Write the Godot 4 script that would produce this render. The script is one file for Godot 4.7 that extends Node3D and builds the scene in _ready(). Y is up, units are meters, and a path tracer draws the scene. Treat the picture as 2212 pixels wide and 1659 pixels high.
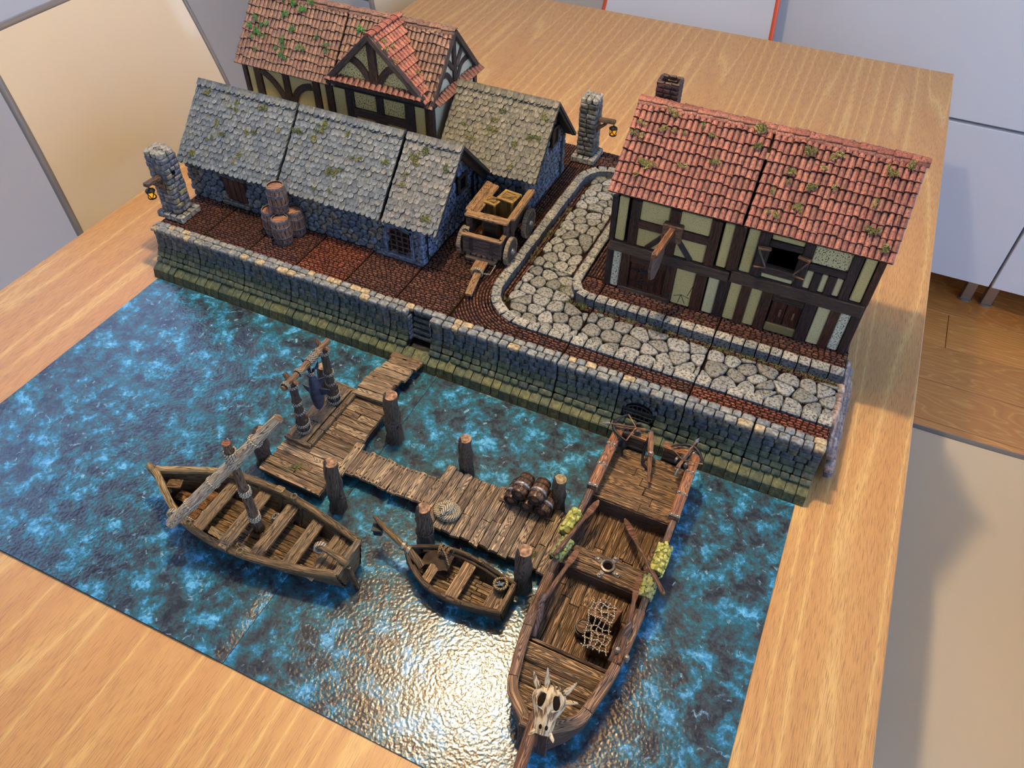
extends Node3D
# Lengths in this script are centimetres; S turns them into metres when a mesh or a node is made.
# x runs along the quay, y is up from the table top, z runs from the quay out over the sea mat.
const S := 0.01
var rng := RandomNumberGenerator.new()
var M := {}
var stones := []        # shared unit stones: outline about 1 x 1, height 1, facing +z
var blocks := []        # squared stones, the same way
var shingles := []
var pantiles := []
var tufts := []
var rope_meshes := {}


class MB:
	var v := PackedVector3Array()
	var n := PackedVector3Array()
	var t := PackedVector2Array()
	var c := PackedColorArray()
	var ix := PackedInt32Array()
	var col := Color.WHITE
	var off := Vector2.ZERO

	func vert(p: Vector3, nn: Vector3, uv: Vector2, cc: Color) -> int:
		v.append(p * S)
		n.append(nn)
		t.append(uv + off)
		c.append(cc)
		return v.size() - 1

	func tri_ix(a: int, b: int, d: int) -> void:  # counter-clockwise seen from outside
		ix.append(a)
		ix.append(d)
		ix.append(b)

	func face(pts: Array, out: Vector3, cc: Color, uvs: Array = [], cols: Array = []) -> void:  # flat polygon, turned to face out
		var nn := Vector3.ZERO
		for i in range(1, pts.size() - 1):
			nn += (pts[i] - pts[0]).cross(pts[i + 1] - pts[0])
		var fl: bool = nn.dot(out) < 0.0
		nn = nn.normalized() * (-1.0 if fl else 1.0)
		var ax: Vector3 = (pts[1] - pts[0]).normalized()
		var ay := nn.cross(ax)
		var first := v.size()
		for i in pts.size():
			var uv: Vector2 = uvs[i] if uvs.size() else Vector2((pts[i] - pts[0]).dot(ax), (pts[i] - pts[0]).dot(ay))
			vert(pts[i], nn, uv, cols[i] if cols.size() else cc)
		for i in range(1, pts.size() - 1):
			if fl:
				tri_ix(first, first + i + 1, first + i)
			else:
				tri_ix(first, first + i, first + i + 1)

	# box with chamfered edges; edges tinted by hi; corners shaken by jit; the grain (u) runs along its longest side
	func box(at: Vector3, size: Vector3, b := Basis(), bev := 0.05, hi := 1.0, jit := 0.0, r: RandomNumberGenerator = null) -> void:
		var h := size * 0.5
		bev = minf(bev, minf(h.x, minf(h.y, h.z)) * 0.8)
		var g := 0
		if size.y >= size.x and size.y >= size.z:
			g = 1
		elif size.z >= size.x and size.z >= size.y:
			g = 2
		var sh := {}
		for sx in [-1, 1]:
			for sy in [-1, 1]:
				for sz in [-1, 1]:
					sh[Vector3i(sx, sy, sz)] = Vector3(r.randf_range(-jit, jit), r.randf_range(-jit, jit), r.randf_range(-jit, jit)) if jit > 0.0 else Vector3.ZERO
		var corner := func(sg: Vector3i, ax: int) -> Vector3:  # the corner of the face across axis ax
			var p := Vector3.ZERO
			for k in 3:
				p[k] = sg[k] * (h[k] - (0.0 if k == ax else bev))
			return p + sh[sg]
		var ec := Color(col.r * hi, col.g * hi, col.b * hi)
		for ax in 3:
			var u := (ax + 1) % 3
			var w := (ax + 2) % 3
			if w == g:
				var q := u
				u = w
				w = q
			for s in [-1, 1]:
				var pts := []
				var uvs := []
				for q in [[-1, -1], [1, -1], [1, 1], [-1, 1]]:
					var sg := Vector3i.ZERO
					sg[ax] = s
					sg[u] = q[0]
					sg[w] = q[1]
					var p: Vector3 = corner.call(sg, ax)
					pts.append(at + b * p)
					uvs.append(Vector2(p[u], p[w] + (h[ax] if ax != g else 0.0)))
				var o := Vector3.ZERO
				o[ax] = s
				face(pts, b * o, col, uvs)
		for third in 3:
			var a := (third + 1) % 3
			var d := (third + 2) % 3
			for sa in [-1, 1]:
				for sd in [-1, 1]:
					var sg0 := Vector3i.ZERO
					sg0[a] = sa
					sg0[d] = sd
					var sg1 := sg0
					sg0[third] = -1
					sg1[third] = 1
					var o := Vector3.ZERO
					o[a] = sa
					o[d] = sd
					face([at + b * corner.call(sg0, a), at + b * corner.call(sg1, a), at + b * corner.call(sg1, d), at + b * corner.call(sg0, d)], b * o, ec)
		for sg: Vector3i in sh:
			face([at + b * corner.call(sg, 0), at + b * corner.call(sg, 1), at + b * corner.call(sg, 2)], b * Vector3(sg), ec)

	func tube(pts: Array, rad, sides := 8, cap := true, capcol = null, lobes := 0.0) -> void:
		var first := v.size()
		var nrm := Vector3.ZERO
		var along := 0.0
		var cnt := pts.size()
		var rings := []
		for i in cnt:
			var d: Vector3 = (pts[mini(i + 1, cnt - 1)] - pts[maxi(i - 1, 0)]).normalized()
			if i == 0:
				nrm = d.cross(Vector3.UP if absf(d.y) < 0.9 else Vector3.RIGHT).normalized()
			else:
				along += (pts[i] - pts[i - 1]).length()
				nrm = (nrm - d * nrm.dot(d)).normalized()
			var bn := d.cross(nrm)
			var r: float = rad[i] if rad is Array else rad
			for k in sides + 1:
				var a := TAU * k / sides
				var rr := r * (1.0 + lobes * sin(a * 5.0 + along * 0.7) * (0.5 + 0.5 * sin(a * 3.0 + 1.0)))
				var o := nrm * cos(a) + bn * sin(a)
				vert(pts[i] + o * rr, o, Vector2(along, a * r), col)
			rings.append([pts[i], d, nrm, bn, r])
		for i in cnt - 1:
			for k in sides:
				var q := first + i * (sides + 1) + k
				tri_ix(q, q + 1, q + sides + 2)
				tri_ix(q, q + sides + 2, q + sides + 1)
		if cap:
			for e in [0, cnt - 1]:
				var g: Array = rings[e]
				var poly := []
				for k in sides:
					poly.append(v[first + e * (sides + 1) + k] / S)
				face(poly, g[1] * (-1.0 if e == 0 else 1.0), capcol if capcol else col)

	func lathe(at: Vector3, prof: Array, segs := 16, b := Basis()) -> void:  # prof: [radius, height] pairs; edges along the profile stay sharp
		var up := 0.0
		for i in prof.size() - 1:
			var p0: Array = prof[i]
			var p1: Array = prof[i + 1]
			var d := Vector2(p1[0] - p0[0], p1[1] - p0[1])
			var nn := Vector2(d.y, -d.x).normalized()
			var first := v.size()
			for k in segs + 1:
				var a := TAU * k / segs
				var o := Vector3(cos(a), 0, sin(a))
				var nv := b * (o * nn.x + Vector3.UP * nn.y)
				vert(at + b * (o * p0[0] + Vector3.UP * p0[1]), nv, Vector2(up, a * 1.0), p0[2] if p0.size() > 2 else col)
				vert(at + b * (o * p1[0] + Vector3.UP * p1[1]), nv, Vector2(up + d.length(), a * 1.0), p1[2] if p1.size() > 2 else col)
			for k in segs:
				var q := first + k * 2
				tri_ix(q, q + 1, q + 3)
				tri_ix(q, q + 3, q + 2)
			up += d.length()

	# f(i, j) -> Vector3 on a grid; smooth; us and vs scale the map
	func surf(f: Callable, nu: int, nv: int, us := 1.0, vs := 1.0, flip := false, fc = null) -> void:
		var first := v.size()
		for i in nu + 1:
			for j in nv + 1:
				vert(f.call(float(i) / nu, float(j) / nv), Vector3.ZERO, Vector2(us * i / nu, vs * j / nv), fc.call(float(i) / nu, float(j) / nv) if fc else col)
		var i0 := ix.size()
		for i in nu:
			for j in nv:
				var q := first + i * (nv + 1) + j
				var a := [q, q + nv + 1, q + nv + 2, q + 1]
				if flip:
					a.reverse()
				tri_ix(a[0], a[1], a[2])
				tri_ix(a[0], a[2], a[3])
		smooth(first, i0)

	func smooth(first: int, i0: int) -> void:
		for k in range(first, v.size()):
			n[k] = Vector3.ZERO
		for k in range(i0, ix.size(), 3):
			var nn := (v[ix[k + 2]] - v[ix[k]]).cross(v[ix[k + 1]] - v[ix[k]])
			for q in 3:
				n[ix[k + q]] += nn
		for k in range(first, v.size()):
			n[k] = n[k].normalized() if n[k].length_squared() > 0.0 else Vector3.UP

	# domed stone over a polygon in the xy plane (facing +z), from z = low up to z = h
	func stone(poly: PackedVector2Array, h: float, low: float, base: Color, dark := 0.4, rim := 1.2, dome := 0.78, at := Vector3.ZERO, b := Basis()) -> void:
		var m := poly.size()
		var ctr := Vector2.ZERO
		for p in poly:
			ctr += p / m
		var first := v.size()
		var i0 := ix.size()
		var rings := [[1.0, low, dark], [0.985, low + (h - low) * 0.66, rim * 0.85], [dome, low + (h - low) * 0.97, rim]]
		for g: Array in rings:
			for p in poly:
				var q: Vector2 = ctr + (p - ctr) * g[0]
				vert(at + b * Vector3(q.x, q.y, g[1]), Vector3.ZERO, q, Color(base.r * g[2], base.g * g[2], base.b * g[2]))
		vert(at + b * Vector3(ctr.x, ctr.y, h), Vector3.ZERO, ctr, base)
		for r in 2:
			for k in m:
				var a := first + r * m + k
				var d := first + r * m + (k + 1) % m
				tri_ix(a, d, d + m)
				tri_ix(a, d + m, a + m)
		for k in m:
			tri_ix(first + 2 * m + k, first + 2 * m + (k + 1) % m, first + 3 * m)
		smooth(first, i0)

	func done() -> ArrayMesh:
		var a := []
		a.resize(Mesh.ARRAY_MAX)
		a[Mesh.ARRAY_VERTEX] = v
		a[Mesh.ARRAY_NORMAL] = n
		a[Mesh.ARRAY_TEX_UV] = t
		a[Mesh.ARRAY_TEX_UV2] = t
		a[Mesh.ARRAY_COLOR] = c
		a[Mesh.ARRAY_INDEX] = ix
		var m := ArrayMesh.new()
		m.add_surface_from_arrays(Mesh.PRIMITIVE_TRIANGLES, a)
		return m


func V(x: float, y: float, z: float) -> Vector3:
	return Vector3(x, y, z)


func mb(col := Color.WHITE) -> MB:
	var m := MB.new()
	m.col = col
	m.off = Vector2(rng.randf() * 37.0, rng.randf() * 37.0)
	return m


# a Node3D at the base of a thing
func thing(called: String, label: String, category: String, at := Vector3.ZERO, b := Basis(), group := "") -> Node3D:
	var o := Node3D.new()
	o.name = called
	add_child(o, true)
	o.transform = Transform3D(b, at * S)
	o.set_meta("label", label)
	o.set_meta("category", category)
	if group:
		o.set_meta("group", group)
	return o


func part(par: Node3D, called: String, mesh, mat: Material, at := Vector3.ZERO, b := Basis()) -> MeshInstance3D:
	var o := MeshInstance3D.new()
	o.name = called
	o.mesh = mesh.done() if mesh is MB else mesh
	o.material_override = mat
	o.transform = Transform3D(b, at * S)
	par.add_child(o, true)
	return o


func struct(called: String, mesh, mat: Material, at := Vector3.ZERO) -> MeshInstance3D:
	var o := part(self, called, mesh, mat, at)
	o.set_meta("kind", "structure")
	return o


func stuff(o: Node3D) -> void:
	o.set_meta("kind", "stuff")


# one box as one part
func bx(par: Node3D, called: String, at: Vector3, size: Vector3, mat: Material, col := Color.WHITE, b := Basis(), bev := 0.06, hi := 1.0, jit := 0.0) -> MeshInstance3D:
	var m := mb(col)
	m.box(Vector3.ZERO, size, Basis(), bev, hi, jit, rng)
	return part(par, called, m, mat, at, b)


func tb(par: Node3D, called: String, pts: Array, rad, mat: Material, col := Color.WHITE, sides := 8, capcol = null, lobes := 0.0) -> MeshInstance3D:
	var m := mb(col)
	m.tube(pts, rad, sides, true, capcol, lobes)
	return part(par, called, m, mat)


func tone(c: Color, spread: float) -> Color:
	var k := 1.0 + rng.randf_range(-spread, spread)
	return Color(c.r * k, c.g * k, c.b * k)


func rgb(r: int, g: int, b: int) -> Color:  # a paint seen as this sRGB value, for vertex colours
	return Color8(r, g, b).srgb_to_linear()


func rot(ax: Vector3, deg: float) -> Basis:
	return Basis(ax, deg_to_rad(deg))


func scl(b: Basis, s: Vector3) -> Basis:
	return b * Basis.from_scale(s)


# --- polygons
func half_plane(poly: PackedVector2Array, p: Vector2, nn: Vector2) -> PackedVector2Array:  # keeps the side away from nn
	var out := PackedVector2Array()
	for i in poly.size():
		var a := poly[i]
		var b := poly[(i + 1) % poly.size()]
		var da := (a - p).dot(nn)
		var db := (b - p).dot(nn)
		if da <= 0.0:
			out.append(a)
		if da * db < 0.0:
			out.append(a + (b - a) * (da / (da - db)))
	return out


func inset(poly: PackedVector2Array, g: float) -> PackedVector2Array:
	var c := Vector2.ZERO
	for p in poly:
		c += p / poly.size()
	var out := PackedVector2Array()
	for p in poly:
		var d := p - c
		out.append(c + d * maxf(0.25, 1.0 - g / maxf(d.length(), 1e-4)))
	return out


func chaikin(poly: PackedVector2Array, k := 0.25) -> PackedVector2Array:
	var out := PackedVector2Array()
	for i in poly.size():
		var a := poly[i]
		var b := poly[(i + 1) % poly.size()]
		out.append(a.lerp(b, k))
		out.append(a.lerp(b, 1.0 - k))
	return out


func area(poly: PackedVector2Array) -> float:
	var s := 0.0
	for i in poly.size():
		s += poly[i].cross(poly[(i + 1) % poly.size()])
	return absf(s) * 0.5


# irregular cells (rounded stones) that fill a rectangle, in rows; keep(c) says whether a cell stays
func cells(x0: float, y0: float, x1: float, y1: float, nx: int, ny: int, jit := 0.32, gap := 0.05, keep = null, bounds := PackedVector2Array()) -> Array:
	var pts := []
	var w := (x1 - x0) / nx
	var h := (y1 - y0) / ny
	for j in range(-1, ny + 1):
		for i in range(-1, nx + 1):
			pts.append(Vector2(x0 + (i + 0.5 + (0.25 if j % 2 else -0.25) + rng.randf_range(-jit, jit)) * w, y0 + (j + 0.5 + rng.randf_range(-jit, jit) * 0.8) * h))
	var out := []
	var row := nx + 2
	for j in range(0, ny + 2):
		for i in range(0, nx + 2):
			var c: Vector2 = pts[j * row + i]
			if c.x < x0 - w * 0.4 or c.x > x1 + w * 0.4 or c.y < y0 - h * 0.4 or c.y > y1 + h * 0.4 or (keep and not keep.call(c)):
				continue
			var poly := PackedVector2Array([Vector2(x0, y0), Vector2(x1, y0), Vector2(x1, y1), Vector2(x0, y1)]) if bounds.is_empty() else bounds
			for dj in range(-2, 3):
				for di in range(-2, 3):
					var jj := j + dj
					var ii := i + di
					if (di or dj) and jj >= 0 and jj < ny + 2 and ii >= 0 and ii < row:
						var q: Vector2 = pts[jj * row + ii]
						poly = half_plane(poly, (c + q) * 0.5, q - c)
			if poly.size() >= 3 and area(poly) > w * h * 0.12:
				out.append(chaikin(inset(poly, gap)))
	return out


# stones of cells, each a part: laid on the plane of basis b (z outward) through at
func lay(par: Node3D, called: String, polys: Array, h: float, mat: Material, tints: Array, at: Vector3, b: Basis, spread := 0.18, low := -0.1, dark := 0.4, rim := 1.3, dome := 0.84) -> void:
	for poly: PackedVector2Array in polys:
		var c := Vector2.ZERO
		for p in poly:
			c += p / poly.size()
		var loc := PackedVector2Array()
		for p in poly:
			loc.append(p - c)
		var m := mb()
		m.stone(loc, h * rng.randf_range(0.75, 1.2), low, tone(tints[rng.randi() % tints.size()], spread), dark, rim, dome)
		part(par, called, m, mat, at + b * V(c.x, c.y, 0), b)


# --- textures and materials
func ramp(at: Array, cols: Array) -> Gradient:
	var g := Gradient.new()
	g.offsets = PackedFloat32Array(at)
	g.colors = PackedColorArray(cols)
	return g


func ntex(sd: int, freq: float, g: Gradient, oct := 4, type := FastNoiseLite.TYPE_SIMPLEX_SMOOTH, size := 512, fractal := FastNoiseLite.FRACTAL_FBM, warp := 0.0, gain := 0.5) -> NoiseTexture2D:
	var nz := FastNoiseLite.new()
	nz.seed = sd
	nz.frequency = freq
	nz.noise_type = type
	nz.fractal_type = fractal
	nz.fractal_octaves = oct
	nz.fractal_gain = gain
	if type == FastNoiseLite.TYPE_CELLULAR:
		nz.cellular_return_type = FastNoiseLite.RETURN_DISTANCE
	if warp > 0.0:
		nz.domain_warp_enabled = true
		nz.domain_warp_amplitude = warp
		nz.domain_warp_frequency = freq
	var t := NoiseTexture2D.new()
	t.width = size
	t.height = size
	t.seamless = true
	t.noise = nz
	t.color_ramp = g
	return t


# repeated bands of colours: the contour lines of a stretched noise read as wood grain
func bands(cycles: int, at: Array, cols: Array) -> Gradient:
	var a := []
	var c := []
	for k in cycles:
		for i in at.size():
			a.append((k + at[i]) / cycles)
			c.append(cols[i])
	return ramp(a, c)


func grey(x: float) -> Color:
	return Color(x, x, x)


func mat(called: String, col: Color, rough: float, tex: Texture2D = null, scale := Vector3.ONE, bump: Texture2D = null, depth := 0.0, tri := false, vcol := true) -> StandardMaterial3D:
	var m := StandardMaterial3D.new()
	m.resource_name = called
	m.albedo_color = col
	m.roughness = rough
	m.vertex_color_use_as_albedo = vcol
	if tex:
		m.albedo_texture = tex
	m.uv1_scale = scale
	if tri:
		m.uv1_triplanar = true
		m.uv1_world_triplanar = true
	if bump:
		m.heightmap_enabled = true
		m.heightmap_texture = bump
		m.heightmap_scale = depth
	M[called] = m
	return m


func materials() -> void:
	var stone_t := ntex(3, 0.02, ramp([0.0, 0.3, 0.5, 0.62, 0.8, 1.0], [grey(0.3), grey(0.55), grey(0.74), grey(0.8), grey(0.98), grey(1.0)]), 5, FastNoiseLite.TYPE_SIMPLEX_SMOOTH, 512, FastNoiseLite.FRACTAL_FBM, 0.0, 0.62)
	var stone_h := ntex(3, 0.02, null, 5, FastNoiseLite.TYPE_SIMPLEX_SMOOTH, 512, FastNoiseLite.FRACTAL_FBM, 0.0, 0.62)
	var pit_t := ntex(8, 0.03, ramp([0.0, 0.26, 0.36, 0.46, 0.7, 1.0], [grey(0.16), grey(0.34), grey(0.72), grey(0.86), grey(0.95), grey(1.0)]), 5, FastNoiseLite.TYPE_SIMPLEX_SMOOTH, 512, FastNoiseLite.FRACTAL_FBM, 0.0, 0.65)
	var pit_h := ntex(8, 0.03, ramp([0.0, 0.3, 0.5, 1.0], [grey(0.0), grey(0.3), grey(0.85), grey(1.0)]), 5, FastNoiseLite.TYPE_SIMPLEX_SMOOTH, 512, FastNoiseLite.FRACTAL_FBM, 0.0, 0.65)
	mat("stone", Color.WHITE, 0.6, stone_t, Vector3.ONE * 14.0, stone_h, 0.05, true)
	mat("cobble", Color.WHITE, 0.5, pit_t, Vector3.ONE * 16.0, pit_h, 0.05, true)
	mat("slate", Color.WHITE, 0.62, stone_t, Vector3.ONE * 22.0, stone_h, 0.035, true)
	mat("clay", Color.WHITE, 0.55, pit_t, Vector3.ONE * 20.0, pit_h, 0.025, true)
	mat("paving", Color.WHITE, 0.42, stone_t, Vector3.ONE * 40.0, stone_h, 0.05, true)
	mat("plain", Color.WHITE, 0.9).metallic_specular = 0.1
	mat("moss", Color.WHITE, 0.95)
	# plaster with small pits; two densities
	var pl_t := ntex(21, 0.05, ramp([0.0, 0.13, 0.19, 0.45, 1.0], [grey(0.15), grey(0.3), grey(0.82), grey(0.93), grey(1.0)]), 4)
	var pl_h := ntex(21, 0.05, ramp([0.0, 0.13, 0.22, 1.0], [grey(0.0), grey(0.1), grey(0.8), grey(1.0)]), 4)
	mat("plaster", Color.WHITE, 0.7, pl_t, Vector3.ONE * 26.0, pl_h, 0.04, true)
	var pk_t := ntex(22, 0.035, ramp([0.0, 0.22, 0.28, 0.4, 1.0], [grey(0.06), grey(0.12), grey(0.85), grey(0.95), grey(1.0)]), 2)
	var pk_h := ntex(22, 0.035, ramp([0.0, 0.22, 0.3, 1.0], [grey(0.0), grey(0.0), grey(1.0), grey(1.0)]), 2)
	mat("plaster_pitted", Color.WHITE, 0.65, pk_t, Vector3.ONE * 26.0, pk_h, 0.06, true)
	# carved wood: dark grooves, pale ridges
	var gr := bands(11, [0.0, 0.1, 0.24, 0.6, 0.82, 0.93], [grey(0.12), grey(0.3), grey(0.8), grey(1.0), grey(0.86), grey(0.36)])
	var gh := bands(11, [0.0, 0.12, 0.4, 0.7, 0.92], [grey(0.0), grey(0.5), grey(1.0), grey(0.95), grey(0.5)])
	var wood_t := ntex(31, 0.006, gr, 3, FastNoiseLite.TYPE_SIMPLEX_SMOOTH, 512, FastNoiseLite.FRACTAL_FBM, 0.0, 0.4)
	var wood_h := ntex(31, 0.006, gh, 3, FastNoiseLite.TYPE_SIMPLEX_SMOOTH, 512, FastNoiseLite.FRACTAL_FBM, 0.0, 0.4)
	mat("wood", Color.WHITE, 0.5, wood_t, Vector3(0.02, 0.4, 1), wood_h, 0.05)
	var gr2 := bands(9, [0.0, 0.1, 0.28, 0.6, 0.85, 0.94], [grey(0.28), grey(0.5), grey(0.85), grey(1.0), grey(0.82), grey(0.5)])
	var wood2_t := ntex(37, 0.006, gr2, 3, FastNoiseLite.TYPE_SIMPLEX_SMOOTH, 512, FastNoiseLite.FRACTAL_FBM, 0.0, 0.4)
	mat("timber", Color.WHITE, 0.5, wood2_t, Vector3(0.026, 0.42, 1), wood_h, 0.05)
	mat("bark", Color.WHITE, 0.6, wood2_t, Vector3(0.03, 0.5, 1), wood_h, 0.07)
	# rope strands: slanting ridges
	var im := Image.create(32, 32, false, Image.FORMAT_RGB8)
	for y in 32:
		for x in 32:
			var k := 0.5 + 0.5 * sin(TAU * (x + y) / 16.0)
			im.set_pixel(x, y, grey(0.35 + 0.65 * k))
	var rt := ImageTexture.create_from_image(im)
	mat("rope", Color.WHITE, 0.8, rt, Vector3(2.2, 1.6, 1), rt, 0.04)
	var metal := mat("iron", Color.WHITE, 0.42, stone_t, Vector3.ONE * 30.0, null, 0.0, true)
	metal.metallic = 0.5
	mat("bone", Color.WHITE, 0.6, ntex(41, 0.012, ramp([0.0, 0.3, 0.45, 0.55, 1.0], [rgb8(92, 68, 48), rgb8(150, 124, 96), rgb8(214, 200, 174), rgb8(240, 232, 214), rgb8(255, 250, 238)]), 5), Vector3(0.12, 0.7, 1))
	mat("skin", Color.WHITE, 0.5, stone_t, Vector3.ONE * 10.0, stone_h, 0.02, true)
	# table oak
	var oak := bands(5, [0.0, 0.2, 0.5, 0.62, 0.74], [rgb8(198, 148, 98), rgb8(203, 154, 102), rgb8(206, 159, 105), rgb8(222, 182, 124), rgb8(206, 159, 105)])
	var oak_t := ntex(51, 0.0035, oak, 3, FastNoiseLite.TYPE_SIMPLEX_SMOOTH, 1024, FastNoiseLite.FRACTAL_FBM, 0.0, 0.3)
	var pore := ntex(52, 0.05, ramp([0.0, 0.34, 0.44, 1.0], [Color(0.46, 0.31, 0.19, 0.7), Color(0.52, 0.37, 0.23, 0.45), Color(0.5, 0.36, 0.24, 0.0), Color(0.5, 0.36, 0.24, 0.0)]), 3, FastNoiseLite.TYPE_SIMPLEX_SMOOTH, 1024)
	var tm := mat("oak", Color(0.96, 0.95, 0.87), 0.42, oak_t, Vector3(0.0013, 0.026, 1))
	tm.detail_enabled = true
	tm.detail_albedo = pore
	tm.detail_uv_layer = BaseMaterial3D.DETAIL_UV_2
	tm.uv2_scale = Vector3(0.008, 0.2, 1)
	mat("floor_oak", Color.WHITE, 0.5, oak_t, Vector3(0.008, 0.05, 1))
	# sea print
	var sea := ramp([0.0, 0.3, 0.42, 0.5, 0.57, 0.66, 0.78, 1.0], [rgb8(24, 30, 38), rgb8(42, 48, 56), rgb8(56, 66, 74), rgb8(48, 78, 88), rgb8(38, 92, 104), rgb8(48, 108, 140), rgb8(76, 152, 198), rgb8(136, 198, 224)])
	var foam := ramp([0.0, 0.8, 0.87, 1.0], [Color(0.5, 0.75, 0.9, 0.0), Color(0.5, 0.75, 0.9, 0.0), Color(0.55, 0.78, 0.92, 0.35), Color(0.85, 0.93, 0.97, 0.85)])
	var grain := ntex(61, 0.09, null, 2, FastNoiseLite.TYPE_SIMPLEX_SMOOTH, 1024)
	for k in 2:
		var sm := mat("sea_%d" % k, Color.WHITE, 0.2, ntex(64 + k, 0.011, sea, 8, FastNoiseLite.TYPE_SIMPLEX_SMOOTH, 1024, FastNoiseLite.FRACTAL_FBM, 30.0, 0.78), Vector3(0.024, 0.024, 1), grain, 0.022)
		sm.detail_enabled = true
		sm.detail_albedo = ntex(66 + k, 0.01, foam, 6, FastNoiseLite.TYPE_SIMPLEX_SMOOTH, 1024, FastNoiseLite.FRACTAL_RIDGED, 40.0, 0.6)
		sm.detail_uv_layer = BaseMaterial3D.DETAIL_UV_2
		sm.uv2_scale = Vector3(0.024, 0.024, 1)
	# room
	mat("white_gloss", rgb8(206, 207, 208), 0.12)
	mat("chair_shell", rgb8(210, 192, 160), 0.1)
	mat("chair_rim", rgb8(112, 108, 104), 0.35)
	mat("orange_rim", rgb8(214, 84, 48), 0.4)
	mat("wall_paint", rgb8(226, 226, 228), 0.85)
	var st := mat("steel", rgb8(170, 165, 155), 0.3)
	st.metallic = 0.8
	var gl := mat("lantern_glass", Color(1.0, 0.72, 0.1), 0.4, null, Vector3.ONE, null, 0.0, false, false)
	gl.emission_enabled = true
	gl.emission = Color(1.0, 0.6, 0.06)
	gl.emission_energy_multiplier = 0.55
	var bulb := mat("bulb", Color(1, 0.9, 0.75), 0.3, null, Vector3.ONE, null, 0.0, false, false)
	bulb.emission_enabled = true
	bulb.emission = Color(1.0, 0.9, 0.74)
	bulb.emission_energy_multiplier = 60.0
	mat("shade", rgb8(240, 214, 158), 0.7)
	var pane := mat("pane", Color(1, 1, 1, 0.05), 0.05, null, Vector3.ONE, null, 0.0, false, false)
	pane.transparency = BaseMaterial3D.TRANSPARENCY_ALPHA


func rgb8(r: int, g: int, b: int) -> Color:
	return Color8(r, g, b)


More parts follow.
